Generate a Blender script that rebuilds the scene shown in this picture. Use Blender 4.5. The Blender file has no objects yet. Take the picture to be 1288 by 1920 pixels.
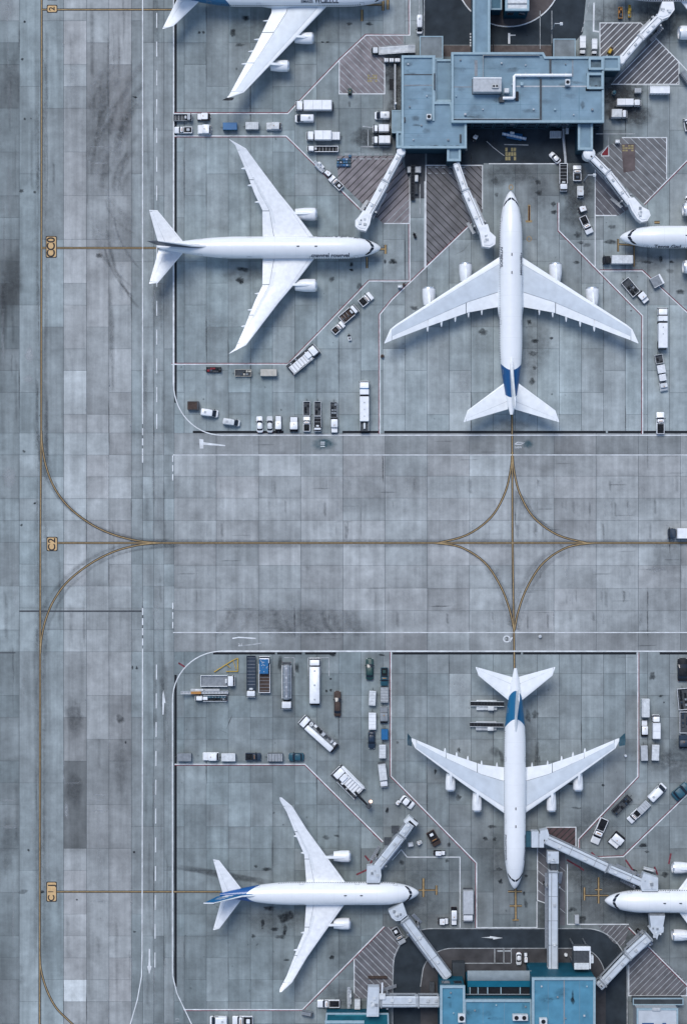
import bpy, math, random
from mathutils import Vector
random.seed(11)
RAD = math.radians
SC = bpy.context.scene
COL = SC.collection

# ---------------------------------------------------------------- camera, world, sun, exposure
CAM_H = 520.0                       # drone / helicopter height over the apron
PPM = 7.0                           # 7 photograph pixels per metre on the ground
cam = bpy.data.cameras.new("camera")
cam.sensor_fit = 'VERTICAL'
cam.sensor_height = 24.0
cam.lens = 24.0 * CAM_H / (1920.0 / PPM)
cam.clip_start = 1.0
cam.clip_end = 6000.0
cam_o = bpy.data.objects.new("camera", cam)
cam_o.location = (0, 0, CAM_H)
COL.objects.link(cam_o)
SC.camera = cam_o

SUN_EL, SUN_AZ = 58.0, 340.0        # azimuth clockwise from north (+Y)
world = bpy.data.worlds.new("World")
SC.world = world
world.use_nodes = True
wn = world.node_tree
sky = wn.nodes.new("ShaderNodeTexSky")
sky.sky_type = 'NISHITA'
sky.sun_disc = False
sky.sun_elevation = RAD(SUN_EL)
sky.sun_rotation = RAD(SUN_AZ)
sky.dust_density = 1.0
bg = wn.nodes["Background"]
bg.inputs[1].default_value = 0.12
wn.links.new(sky.outputs[0], bg.inputs[0])
sun = bpy.data.lights.new("sun", 'SUN')
sun.energy = 1.6
sun.angle = RAD(26)
sun.color = (1.0, 0.985, 0.96)
sun_o = bpy.data.objects.new("sun", sun)
d = Vector((math.sin(RAD(SUN_AZ)) * math.cos(RAD(SUN_EL)), math.cos(RAD(SUN_AZ)) * math.cos(RAD(SUN_EL)), math.sin(RAD(SUN_EL))))
sun_o.rotation_euler = d.to_track_quat('Z', 'Y').to_euler()
sun_o.location = (0, 200, 300)
COL.objects.link(sun_o)
SC.view_settings.view_transform = 'Standard'
SC.view_settings.look = 'None'
SC.view_settings.gamma = 1.0
SC.view_settings.use_curve_mapping = False
SC.view_settings.exposure = 0.42
SC.render.engine = 'CYCLES'
SC.cycles.transparent_max_bounces = 48

# ---------------------------------------------------------------- helpers
def P(px, py, z=0.0):
    """where the ray through a photograph pixel meets the height z"""
    k = (CAM_H - z) / CAM_H / PPM
    return ((px - 644.0) * k, (960.0 - py) * k)

class MB:
    def __init__(s):
        s.v, s.f = [], []
    def add(s, vs, fs):
        n = len(s.v)
        s.v += [tuple(q) for q in vs]
        s.f += [tuple(i + n for i in q) for q in fs]
    def box(s, x0, x1, y0, y1, z0, z1):
        s.add([(x0, y0, z0), (x1, y0, z0), (x1, y1, z0), (x0, y1, z0), (x0, y0, z1), (x1, y0, z1), (x1, y1, z1), (x0, y1, z1)],
              [(3, 2, 1, 0), (4, 5, 6, 7), (0, 1, 5, 4), (1, 2, 6, 5), (2, 3, 7, 6), (3, 0, 4, 7)])
    def loops(s, L, cap=True, closed=True):
        n = len(L[0]); b = len(s.v)
        for l in L:
            s.v += [tuple(q) for q in l]
        for i in range(len(L) - 1):
            for j in range(n if closed else n - 1):
                k = (j + 1) % n
                s.f.append((b + i * n + j, b + i * n + k, b + (i + 1) * n + k, b + (i + 1) * n + j))
        if cap:
            s.f.append(tuple(b + j for j in reversed(range(n))))
            s.f.append(tuple(b + (len(L) - 1) * n + j for j in range(n)))
    def rr(s, levels, r=0.2, n=2):
        """stack of rounded rectangles: levels of (z, x0, x1, y0, y1)"""
        L = []
        for z, x0, x1, y0, y1 in levels:
            q = max(0.01, min(r, (x1 - x0) * .45, (y1 - y0) * .45))
            lp = []
            for cx, cy, a0 in ((x1 - q, y1 - q, 0), (x0 + q, y1 - q, 90), (x0 + q, y0 + q, 180), (x1 - q, y0 + q, 270)):
                for k in range(n + 1):
                    a = RAD(a0 + 90.0 * k / n)
                    lp.append((cx + q * math.cos(a), cy + q * math.sin(a), z))
            L.append(lp)
        s.loops(L)
    def rbox(s, x0, x1, y0, y1, z0, z1, r=0.15, c=0.08):
        s.rr([(z0, x0, x1, y0, y1), (z1 - c, x0, x1, y0, y1), (z1, x0 + c, x1 - c, y0 + c, y1 - c)], r)
    def tube(s, pts, r, n=8):
        L = []
        pts = [Vector(p) for p in pts]
        for i, p in enumerate(pts):
            t = (pts[min(i + 1, len(pts) - 1)] - pts[max(i - 1, 0)]).normalized()
            up = Vector((0, 0, 1)) if abs(t.z) < .9 else Vector((1, 0, 0))
            a = t.cross(up).normalized(); b = a.cross(t)
            rr = r[i] if isinstance(r, (list, tuple)) else r
            L.append([p + (a * math.cos(6.28318 * k / n) + b * math.sin(6.28318 * k / n)) * rr for k in range(n)])
        s.loops(L)
    def prism(s, poly, z0, z1):
        n = len(poly)
        ar = sum(poly[i][0] * poly[(i + 1) % n][1] - poly[(i + 1) % n][0] * poly[i][1] for i in range(n))
        if ar < 0: poly = poly[::-1]
        s.loops([[(x, y, z0) for x, y in poly], [(x, y, z1) for x, y in poly]])
    def flat(s, poly, z):
        n = len(poly)
        ar = sum(poly[i][0] * poly[(i + 1) % n][1] - poly[(i + 1) % n][0] * poly[i][1] for i in range(n))
        if ar < 0: poly = poly[::-1]
        s.add([(x, y, z) for x, y in poly], [tuple(range(n))])
    def strip(s, pts, w, z):
        """ground line through world points with mitred corners"""
        n = len(pts); Lf, Rt = [], []
        for i in range(n):
            def nrm(a, b):
                dx, dy = b[0] - a[0], b[1] - a[1]; l = math.hypot(dx, dy) or 1
                return (-dy / l, dx / l)
            ns = []
            if i > 0: ns.append(nrm(pts[i - 1], pts[i]))
            if i < n - 1: ns.append(nrm(pts[i], pts[i + 1]))
            mx = sum(q[0] for q in ns) / len(ns); my = sum(q[1] for q in ns) / len(ns)
            k = 1.0 / max(.3, mx * mx + my * my)
            Lf.append((pts[i][0] + mx * k * w / 2, pts[i][1] + my * k * w / 2, z))
            Rt.append((pts[i][0] - mx * k * w / 2, pts[i][1] - my * k * w / 2, z))
        s.add(Lf + Rt, [(n + i, n + i + 1, i + 1, i) for i in range(n - 1)])
    def mesh(s, name, mat, smooth=None):
        m = bpy.data.meshes.new(name)
        m.from_pydata(s.v, [], s.f)
        if mat: m.materials.append(mat)
        if smooth is not None:
            for p in m.polygons: p.use_smooth = True
            m.set_sharp_from_angle(angle=RAD(smooth))
        m.update()
        return m

def link(name, mesh, parent=None, loc=(0, 0, 0), rz=0.0):
    o = bpy.data.objects.new(name, mesh)
    COL.objects.link(o)
    if parent: o.parent = parent
    o.location = loc; o.rotation_euler = (0, 0, rz)
    return o

def part(name, mb, mat, parent=None, smooth=None, loc=(0, 0, 0), rz=0.0):
    return link(name, mb.mesh(name, mat, smooth), parent, loc, rz)

def tag(o, label=None, cat=None, group=None, kind=None):
    if label: o['label'] = label
    if cat: o['category'] = cat
    if group: o['group'] = group
    if kind: o['kind'] = kind
    return o

def thing(name, label, cat, loc=(0, 0, 0), rz=0.0, group=None):
    return tag(link(name, None, None, loc, rz), label, cat, group)

def structure(name, mb, mat, label=None):
    return tag(part(name, mb, mat), label, None, None, 'structure')

def lerp_list(L, b):
    if b <= L[0][0]: return L[0][1]
    for (b0, a0), (b1, a1) in zip(L, L[1:]):
        if b <= b1: return a0 + (a1 - a0) * (b - b0) / ((b1 - b0) or 1)
    return L[-1][1]

# ---------------------------------------------------------------- materials
MATS = {}
def nodes_of(name):
    m = bpy.data.materials.new(name); m.use_nodes = True
    nt = m.node_tree
    return m, nt, nt.nodes["Principled BSDF"], nt.links.new

def mat(name, c, rough=0.5, var=0.12, scale=1.5, metal=0.0, coat=0.0):
    """paint / plastic / metal with blotchy wear, so no surface is one flat tone"""
    if name in MATS: return MATS[name]
    m, nt, b, ln = nodes_of(name)
    geo = nt.nodes.new("ShaderNodeNewGeometry")
    n1 = nt.nodes.new("ShaderNodeTexNoise"); n1.inputs["Scale"].default_value = scale; n1.inputs["Detail"].default_value = 5
    ln(geo.outputs["Position"], n1.inputs["Vector"])
    r = nt.nodes.new("ShaderNodeMapRange")
    r.inputs["From Min"].default_value = .3; r.inputs["From Max"].default_value = .7
    r.inputs["To Min"].default_value = 1 - var; r.inputs["To Max"].default_value = 1 + var * .6
    ln(n1.outputs["Fac"], r.inputs["Value"])
    mx = nt.nodes.new("ShaderNodeVectorMath"); mx.operation = 'SCALE'
    mx.inputs[0].default_value = c
    ln(r.outputs[0], mx.inputs["Scale"])
    ln(mx.outputs[0], b.inputs["Base Color"])
    b.inputs["Roughness"].default_value = rough
    b.inputs["Metallic"].default_value = metal
    if rough >= .5: b.inputs["Specular IOR Level"].default_value = .12
    if coat: b.inputs["Coat Weight"].default_value = coat
    MATS[name] = m
    return m

def slab_material():
    m, nt, b, ln = nodes_of("concrete")
    geo = nt.nodes.new("ShaderNodeNewGeometry")
    oi = nt.nodes.new("ShaderNodeObjectInfo")
    def noise(scale, detail, stretch=None, lo=.3, hi=.7, a=.8, z=1.2, rough=.6):
        mp = nt.nodes.new("ShaderNodeMapping")
        if stretch: mp.inputs["Scale"].default_value = stretch
        ln(geo.outputs["Position"], mp.inputs["Vector"])
        n = nt.nodes.new("ShaderNodeTexNoise")
        n.inputs["Scale"].default_value = scale; n.inputs["Detail"].default_value = detail; n.inputs["Roughness"].default_value = rough
        ln(mp.outputs[0], n.inputs["Vector"])
        r = nt.nodes.new("ShaderNodeMapRange")
        r.inputs["From Min"].default_value = lo; r.inputs["From Max"].default_value = hi
        r.inputs["To Min"].default_value = a; r.inputs["To Max"].default_value = z
        ln(n.outputs["Fac"], r.inputs["Value"])
        return r.outputs[0]
    def mul(a, c):
        k = nt.nodes.new("ShaderNodeMath"); k.operation = 'MULTIPLY'
        ln(a, k.inputs[0]); ln(c, k.inputs[1])
        return k.outputs[0]
    f = noise(.04, 7, None, .32, .68, .76, 1.16, .68)                  # broad patches of weathering
    f = mul(f, noise(.20, 8, None, .32, .68, .80, 1.14, .72))         # blotches of a few metres
    f = mul(f, noise(.55, 6, (1, .035, 1), .32, .68, .82, 1.12))       # long streaks along the taxi direction
    f = mul(f, noise(.4, 5, (.08, 1, 1), .3, .7, .95, 1.04))
    f = mul(f, noise(9, 3, None, .3, .7, .92, 1.08))               # grain
    sp = noise(1.1, 2, None, .72, .80, 1.0, .72)                   # scattered small drips
    f = mul(f, sp)
    # every slab was cast on its own: its own mottling, a slight slope of tone and paler or dirtier edges
    tc = nt.nodes.new("ShaderNodeTexCoord")
    rnd = oi.outputs["Random"]
    def M(op, a, c, d=None):
        k = nt.nodes.new("ShaderNodeMath"); k.operation = op
        for i, q in enumerate((a, c, d)):
            if q is None: continue
            if isinstance(q, (int, float)): k.inputs[i].default_value = q
            else: ln(q, k.inputs[i])
        return k.outputs[0]
    n4 = nt.nodes.new("ShaderNodeTexNoise"); n4.noise_dimensions = '4D'
    n4.inputs["Scale"].default_value = .33; n4.inputs["Detail"].default_value = 5; n4.inputs["Roughness"].default_value = .62
    ln(geo.outputs["Position"], n4.inputs["Vector"]); ln(M('MULTIPLY', rnd, 300.0), n4.inputs["W"])
    f = mul(f, M('MULTIPLY_ADD', n4.outputs["Fac"], .52, .74))
    sp_ = nt.nodes.new("ShaderNodeSeparateXYZ"); ln(tc.outputs["Generated"], sp_.inputs[0])
    r2 = M('FRACT', M('MULTIPLY', rnd, 37.13), 0.0); r3 = M('FRACT', M('MULTIPLY', rnd, 91.7), 0.0); r4 = M('FRACT', M('MULTIPLY', rnd, 173.3), 0.0)
    gx = M('MULTIPLY', M('SUBTRACT', sp_.outputs[0], .5), M('MULTIPLY', M('SUBTRACT', r2, .5), .34))
    gy = M('MULTIPLY', M('SUBTRACT', sp_.outputs[1], .5), M('MULTIPLY', M('SUBTRACT', r3, .5), .34))
    f = mul(f, M('ADD', M('ADD', gx, gy), 1.0))
    ex = M('ABSOLUTE', M('SUBTRACT', sp_.outputs[0], .5), 0.0); ey = M('ABSOLUTE', M('SUBTRACT', sp_.outputs[1], .5), 0.0)
    em = M('MULTIPLY', M('SUBTRACT', M('MAXIMUM', ex, ey), .36), 5.0)
    em.node.use_clamp = True
    f = mul(f, M('ADD', M('MULTIPLY', em, M('MULTIPLY', M('SUBTRACT', r4, .62), .30)), 1.0))
    mx = nt.nodes.new("ShaderNodeVectorMath"); mx.operation = 'SCALE'
    ln(oi.outputs["Color"], mx.inputs[0]); ln(f, mx.inputs["Scale"])
    ln(mx.outputs[0], b.inputs["Base Color"])
    b.inputs["Roughness"].default_value = .85
    b.inputs["Specular IOR Level"].default_value = .15
    return m

def stain_material(name, c):
    m, nt, b, ln = nodes_of(name)
    at = nt.nodes.new("ShaderNodeAttribute"); at.attribute_name = "soft"
    geo = nt.nodes.new("ShaderNodeNewGeometry")
    n = nt.nodes.new("ShaderNodeTexNoise"); n.inputs["Scale"].default_value = .9; n.inputs["Detail"].default_value = 6; n.inputs["Roughness"].default_value = .65
    ln(geo.outputs["Position"], n.inputs["Vector"])
    r = nt.nodes.new("ShaderNodeMapRange"); r.inputs["From Min"].default_value = .3; r.inputs["From Max"].default_value = .65
    r.inputs["To Min"].default_value = .35; r.inputs["To Max"].default_value = 1.25
    ln(n.outputs["Fac"], r.inputs["Value"])
    k = nt.nodes.new("ShaderNodeMath"); k.operation = 'MULTIPLY'; k.use_clamp = True
    ln(at.outputs["Fac"], k.inputs[0]); ln(r.outputs[0], k.inputs[1])
    ln(k.outputs[0], b.inputs["Alpha"])
    b.inputs["Base Color"].default_value = (*c, 1)
    b.inputs["Roughness"].default_value = .8
    b.inputs["Specular IOR Level"].default_value = .1
    return m

def painted_body(name, bands):
    """white aircraft skin with livery bands on the tail; bands of (a0, k0, a1, k1, colour): painted where
    a > a0 - k0 y^2 and a < a1 - k1 y^2, a metres aft of the nose"""
    m, nt, b, ln = nodes_of(name)
    tc = nt.nodes.new("ShaderNodeTexCoord")
    sx = nt.nodes.new("ShaderNodeSeparateXYZ"); ln(tc.outputs["Object"], sx.inputs[0])
    def M(op, x, y):
        k = nt.nodes.new("ShaderNodeMath"); k.operation = op
        for i, q in enumerate((x, y)):
            if isinstance(q, (int, float)): k.inputs[i].default_value = q
            else: ln(q, k.inputs[i])
        return k.outputs[0]
    a = M('MULTIPLY', sx.outputs[0], -1.0)
    y2 = M('MULTIPLY', sx.outputs[1], sx.outputs[1])
    n = nt.nodes.new("ShaderNodeTexNoise"); n.inputs["Scale"].default_value = .6; n.inputs["Detail"].default_value = 4
    ln(tc.outputs["Object"], n.inputs["Vector"])
    r = nt.nodes.new("ShaderNodeMapRange"); r.inputs["To Min"].default_value = .93; r.inputs["To Max"].default_value = 1.04
    ln(n.outputs["Fac"], r.inputs["Value"])
    # ring seams between the barrel sections
    fr = M('FRACT', M('MULTIPLY', a, 1 / 5.6), 0.0)
    seam = M('SUBTRACT', 1.0, M('MULTIPLY', M('LESS_THAN', fr, .012), .12))
    sc = M('MULTIPLY', r.outputs[0], seam)
    base = nt.nodes.new("ShaderNodeRGB"); base.outputs[0].default_value = (.80, .81, .82, 1)
    cur = base.outputs[0]
    for a0, k0, a1, k1, c in bands:
        lo = M('GREATER_THAN', a, M('SUBTRACT', a0, M('MULTIPLY', y2, k0)))
        hi = M('LESS_THAN', a, M('SUBTRACT', a1, M('MULTIPLY', y2, k1)))
        mk = M('MULTIPLY', lo, hi)
        mi = nt.nodes.new("ShaderNodeMix"); mi.data_type = 'RGBA'
        ln(mk, mi.inputs["Factor"]); ln(cur, mi.inputs["A"]); mi.inputs["B"].default_value = (*c, 1)
        cur = mi.outputs["Result"]
    mx = nt.nodes.new("ShaderNodeVectorMath"); mx.operation = 'SCALE'
    ln(cur, mx.inputs[0]); ln(sc, mx.inputs["Scale"])
    ln(mx.outputs[0], b.inputs["Base Color"])
    b.inputs["Roughness"].default_value = .32
    b.inputs["Coat Weight"].default_value = .25
    return m

CONC = slab_material()
BED = mat("joint_sealant", (.085, .10, .11), .9)
WHITE_LINE = mat("white_road_paint", (.68, .70, .71), .7, .26, .55)
GREY_LINE = mat("worn_road_paint", (.38, .40, .41), .8, .38, .7)
RED_LINE = mat("red_road_paint", (.19, .05, .065), .8, .5, 1.4)
OCHRE = mat("ochre_road_paint", (.36, .255, .13), .75, .25, 1.2)
TAN = mat("tan_road_paint", (.60, .40, .20), .7, .15, 1.2)
BLACK_LINE = mat("black_road_paint", (.045, .043, .042), .8, .3, 1.5)
DRAIN = mat("drain_iron", (.014, .017, .021), .6)
ASPHALT = mat("asphalt", (.036, .046, .056), .9, .35, .25)
ASPHALT_WORN = mat("worn_asphalt", (.075, .08, .088), .9, .35, .3)
PINK = mat("red_brown_coating", (.24, .218, .225), .85, .3, .35)
PINK_DARK = mat("dark_brown_coating", (.145, .142, .152), .85, .3, .35)
WHITE = mat("white_paint", (.80, .81, .82), .38, .10, .9, 0, .15)
OFFWHITE = mat("soiled_white_paint", (.62, .64, .65), .5, .2, 1.2)
LGREY = mat("light_grey_paint", (.45, .47, .49), .5, .15, 1.2)
GREY = mat("grey_paint", (.24, .26, .28), .55, .2, 1.2)
DGREY = mat("dark_grey_paint", (.07, .077, .085), .55, .25, 1.5)
BLACK = mat("black_paint", (.016, .018, .022), .5, .3, 1.5)
GLASS = mat("dark_glass", (.012, .017, .026), .08, .1, 1)
TYRE = mat("tyre_rubber", (.014, .014, .015), .85)
STEEL = mat("galvanised_steel", (.33, .35, .37), .4, .2, 2, .6)
TEAL = mat("teal_paint", (.02, .085, .12), .45, .2, 1.2)
BLUE = mat("blue_paint", (.01, .12, .29), .4, .15, 1.0)
NAVY = mat("navy_paint", (.018, .035, .06), .45, .2, 1.2)
GREEN = mat("dark_green_paint", (.012, .05, .045), .45, .2, 1.2)
BROWN = mat("brown_paint", (.07, .05, .042), .6, .25, 1.4)
BEIGE = mat("beige_paint", (.50, .47, .41), .55, .15, 1.2)
YELLOW = mat("yellow_paint", (.52, .34, .06), .5, .15, 1.2)
ORANGE = mat("orange_paint", (.45, .22, .07), .5, .15, 1.2)
RED = mat("red_paint", (.22, .03, .04), .5, .2, 1.2)
ROOF_A = mat("grey_blue_roof_membrane", (.205, .30, .365), .75, .20, .3)
ROOF_B = mat("blue_roof_membrane", (.088, .245, .345), .7, .2, .3)
PARAPET = mat("pale_blue_coping", (.30, .405, .455), .6, .12, 1.0)
WALL_A = mat("blue_grey_cladding", (.022, .055, .08), .6, .15, .6)
WALL_TEAL = mat("teal_cladding", (.01, .085, .13), .5, .15, .6)
BOX_GREY = mat("bridge_grey", (.53, .57, .61), .45, .10, .7)
BOX_WHITE = mat("bridge_white", (.78, .79, .80), .45, .10, .7)
DROOF = mat("dark_roof_felt", (.05, .058, .065), .85, .25, .5)
BLUE_WINDOW = mat("blue_lettering", (.02, .07, .20), .5)
PAL = dict(W=WHITE, O=OFFWHITE, L=LGREY, G=GREY, D=DGREY, K=BLACK, T=TEAL, B=BLUE, N=NAVY, E=GREEN, R=BROWN, I=BEIGE, Y=YELLOW, A=ORANGE, S=STEEL, X=RED)
# ---------------------------------------------------------------- ground, slabs, roads
g = MB(); g.flat([(-2500, -2500), (2500, -2500), (2500, 2500), (-2500, 2500)], -0.30)
go = structure("ground", g, CONC, "wide grey concrete ground around the airport")
go.color = (.27, .29, .30, 1)

def zone(name, px0, py0, px1, py1, label):
    x0, y1 = P(px0, py0); x1, y0 = P(px1, py1)
    m = MB(); m.flat([(x0, y0), (x1, y0), (x1, y1), (x0, y1)], -0.05)
    o = structure(name, m, BED, label)
    return (px0, py0, px1, py1, o)
XL, XR, YT, YB = -84, 1372, -84, 2004
ZONES = [
    zone("taxiway", XL, YT, 268, 812, "grey concrete taxiway with an ochre centreline, upper stretch"),
    zone("taxiway", XL, 812, 268, 1222, "grey concrete taxiway where the curved lead-in lines branch off"),
    zone("taxiway", XL, 1222, 268, YB, "grey concrete taxiway with an ochre centreline, lower stretch"),
    zone("service_road", 268, YT, 327, 812, "two-lane service road beside the stands, upper stretch"),
    zone("service_road", 268, 1222, 327, YB, "two-lane service road beside the stands, lower stretch"),
    zone("cross_taxiway", 268, 812, 760, 1222, "pale concrete taxiway crossing between the two piers, near the junction"),
    zone("cross_taxiway", 760, 812, XR, 1222, "pale concrete taxiway crossing between the two piers, far part"),
    zone("apron", 327, YT, 712, 812, "concrete apron with two stands beside the upper pier"),
    zone("apron", 712, YT, XR, 812, "concrete apron round the upper pier"),
    zone("apron", 327, 1222, 733, YB, "concrete apron with parking bays beside the lower pier"),
    zone("apron", 733, 1222, XR, YB, "concrete apron round the lower pier"),
]
def zone_of(px, py):
    for x0, y0, x1, y1, o in ZONES:
        if x0 <= px < x1 and y0 <= py < y1: return o
    return None

def blob(px, py, cx, cy, rx, ry):
    return math.exp(-((px - cx) / rx) ** 2 - ((py - cy) / ry) ** 2)
def tone(px, py):
    """albedo of the concrete laid at a place, and how warm it is"""
    if px < 37:
        t, w = .215, -.1
        t -= .10 * blob(px, py, 15, 545, 60, 85) + .03 * blob(px, py, 15, 180, 60, 110)
        t += .08 * blob(px, py, 10, 10, 60, 40) + .06 * blob(px, py, 15, 890, 60, 60)
    elif px < 120:
        t, w = .245, -.15
        t -= .03 * blob(px, py, 100, 330, 60, 120)
    elif px < 250:
        t, w = .285, .3
        t -= .10 * blob(px, py, 200, 240, 50, 100)
        t -= .14 * blob(px, py, 140, 1330, 25, 60) + .14 * blob(px, py, 140, 1490, 25, 50)
        t -= .05 * blob(px, py, 225, 1440, 30, 120) + .03 * blob(px, py, 190, 1450, 70, 160)
    elif px < 327:
        t, w = .235, .05
    elif 812 <= py < 1222:
        t, w = .30, .12
        if py < 852 or py > 1186: t, w = .235, 0
        t -= .05 * blob(px, py, 560, 1165, 150, 50)
        if px < 400: t += .01
    elif py < 812:
        t, w = .215, -.05
        t -= .07 * blob(px, py, 930, 270, 330, 120)
        t -= .03 * blob(px, py, 480, 80, 160, 90)
        if px > 712 and py > 560: t += .035
    else:
        t, w = .175, -.12
        t -= .035 * blob(px, py, 1000, 1720, 420, 160)
        t += .035 * blob(px, py, 1000, 1290, 260, 110)
        t += .02 * blob(px, py, 420, 1500, 140, 90)
    if py > 1222 and px < 327: t *= .90
    if 812 <= py < 1222 and px < 250: t, w = .255 if px < 120 else .285, -.2 if px < 160 else .1
    return t, w

rs = random.Random(5)
SLABM = {}
def slab_mesh(w, h):
    k = (round(w, 2), round(h, 2))
    if k not in SLABM:
        m = MB(); a, b = w / 2 - .042, h / 2 - .024
        m.rr([(-.20, -a, a, -b, b), (-.025, -a, a, -b, b), (0, -a + .03, a - .03, -b + .03, b - .03)], .03, 1)
        SLABM[k] = m.mesh("concrete_slab", CONC)
    return SLABM[k]
COLUMN = {-84: .95, -2: .92, 37: 1.02, 78: 1.0, 120: 1.05, 163: .97, 205: .93, 247: .97}
def LONG(cx, cy):
    return 1 + .10 * math.sin(cy / 97.0 + cx * .7) * math.sin(cy / 41.0 + cx * 1.9)
def lay(px0, px1, py0, py1):
    cx, cy = (px0 + px1) / 2, (py0 + py1) / 2
    z = zone_of(cx, cy)
    if z is None: return
    t, w = tone(cx, cy)
    if px0 < 268: t *= COLUMN.get(round(px0), 1) * LONG(cx, cy)
    j = .10 if cx < 250 else .09 if 812 <= cy < 1222 else .065
    t *= 1 + rs.uniform(-j, j)
    if rs.random() < .05: t *= 1.10
    if rs.random() < .04: t *= .87
    if px0 < 140 < px1 and py0 < 1846 < py1 and py1 - py0 < 60: t = .46
    if 838 < cx < 882 and (1260 < cy < 1340 or 650 < cy < 800): t, w = t * 1.15, .5
    w += rs.uniform(-.15, .2)
    x, y = P(cx, cy)
    o = link("concrete_slab", slab_mesh((px1 - px0) / PPM, (py1 - py0) / PPM), z, (x, y, rs.uniform(-.003, .003)))
    k = .6
    if cx < 37: k, t = .6, t * 1.32
    elif cx < 120: k, t = .65, t * 1.38
    elif cx < 250: k, t = .2, t * 1.42
    elif cx < 327: k, t = .55, t * 1.36
    elif 812 <= cy < 1222: k, t = .22, t * 1.25
    elif cy < 812: k, t = (.75 if cx < 700 else .6), t * 1.54
    else: k, t = (.75 if cx < 700 else .58), t * 1.54
    k += rs.uniform(-.13, .13) - .2 * w
    t *= .95
    o.color = (t * (1 - .13 * k), t * (1.016 + .036 * k), t * (1.012 + .068 * k), 1)
edges = [XL, -2, 37, 78, 120, 163, 205, 247, 268, 289, 308, 327, 346] + [346 + 41.3 * k for k in range(1, 26)]
wide = [327 + 79 * k for k in range(14)]
BANDS = [(YT, 812), (812, 1222), (1222, YB)]
for i, (a, b) in enumerate(zip(edges, edges[1:])):
    for y0, y1 in BANDS:
        if y0 == 812 and a >= 327: continue
        y = y0
        while y < y1 - 1:
            u = 41.0
            if 812 <= y < 1222: n = 1 if y < 852 or y > 1180 else rs.choice((1, 1, 1, 2)) if a < 268 else 1
            elif a < 37: n = rs.choice((1, 1, 2))
            elif a < 120: n = rs.choice((3, 4, 5, 6))
            elif a < 247: n = 1 if a == 120 and 1700 < y < 1900 else rs.choice((1, 2, 2, 3, 4))
            elif a < 327: n = rs.choice((3, 4, 5))
            elif y0 < 800: n = rs.choice((1, 2, 2, 3, 3, 4))
            else: n = rs.choice((1, 1, 1, 2)) if a > 720 else rs.choice((1, 1, 1, 1, 2))
            ny = min(y + u * n, y1)
            if y1 - ny < 22: ny = y1
            ez = [a, b]
            lay(a, b, y, ny)
            y = ny

for a, b in zip(wide, wide[1:]):
    ys = [812, 852, 893, 934, 976, 1018, 1060, 1103, 1145, 1186, 1222]
    for y, ny in zip(ys, ys[1:]): lay(a, b, y, ny)
APRON_UL, APRON_UR, APRON_LL, APRON_LR = (ZONES[k][4] for k in (7, 8, 9, 10))
TAXI, CROSS, ROAD_U, ROAD_L = ZONES[1][4], ZONES[6][4], ZONES[3][4], ZONES[4][4]

def W(pts, z=0): return [P(x, y, z) for x, y in pts]
def arc(cx, cy, rx, ry, a0, a1, n=14):
    return [(cx + rx * math.cos(RAD(a0 + (a1 - a0) * k / n)), cy - ry * math.sin(RAD(a0 + (a1 - a0) * k / n))) for k in range(n + 1)]
def sheet(name, pts, m, z, parent=None, label=None):
    q = MB(); q.flat(W(pts), z)
    if parent is None: return structure(name, q, m, label)
    return part(name, q, m, parent)
def line(name, pts, w, m, parent, z=.034):
    q = MB(); q.strip(W(pts), w / PPM, z)
    return part(name, q, m, parent)
def smooth(pts, n=5):
    if len(pts) < 5: return pts
    out = []
    for i in range(len(pts) - 1):
        p0, p1, p2, p3 = pts[max(i - 1, 0)], pts[i], pts[i + 1], pts[min(i + 2, len(pts) - 1)]
        for k in range(n):
            t = k / n
            out.append(tuple(.5 * (2 * p1[c] + (p2[c] - p0[c]) * t + (2 * p0[c] - 5 * p1[c] + 4 * p2[c] - p3[c]) * t * t + (3 * p1[c] - p0[c] - 3 * p2[c] + p3[c]) * t ** 3) for c in (0, 1)))
    return out + [pts[-1]]
def taxi_line(pts, parent, w=1.7):
    pts = smooth(pts) if len(pts) > 5 else pts
    line("line_border", pts, w + 2.6, BLACK_LINE, parent, .020 + rs.uniform(0, .004))
    line("taxi_line", pts, w, OCHRE, parent, .030 + rs.uniform(0, .006))
def boundary(pts, parent, w=2.0, red=1, z=None):
    z = .034 + rs.uniform(0, .008)
    line("boundary_line", pts, w, WHITE_LINE, parent, z)
    if red:
        off = []
        for i, p in enumerate(pts):
            q0, q1 = pts[max(i - 1, 0)], pts[min(i + 1, len(pts) - 1)]
            dx, dy = q1[0] - q0[0], q1[1] - q0[1]; l = math.hypot(dx, dy) or 1
            off.append((p[0] - dy / l * 1.9 * red, p[1] + dx / l * 1.9 * red))
        line("red_line", off, 1.5, RED_LINE, parent, z - .006)
def dashes(p0, p1, w, on, off, parent, m=None, name="lane_dash"):
    L = math.hypot(p1[0] - p0[0], p1[1] - p0[1]); t = 0
    ux, uy = (p1[0] - p0[0]) / L, (p1[1] - p0[1]) / L
    me = None
    while t < L:
        e = min(t + on, L)
        c = ((p0[0] + ux * (t + e) / 2), (p0[1] + uy * (t + e) / 2))
        if me is None:
            q = MB(); q.box(-on / 2 / PPM, on / 2 / PPM, -w / 2 / PPM, w / 2 / PPM, -.002, .002)
            me = q.mesh(name, m or WHITE_LINE)
        x, y = P(*c)
        link(name, me, parent, (x, y, .036), math.atan2(-uy, ux))
        t += on + off

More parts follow.
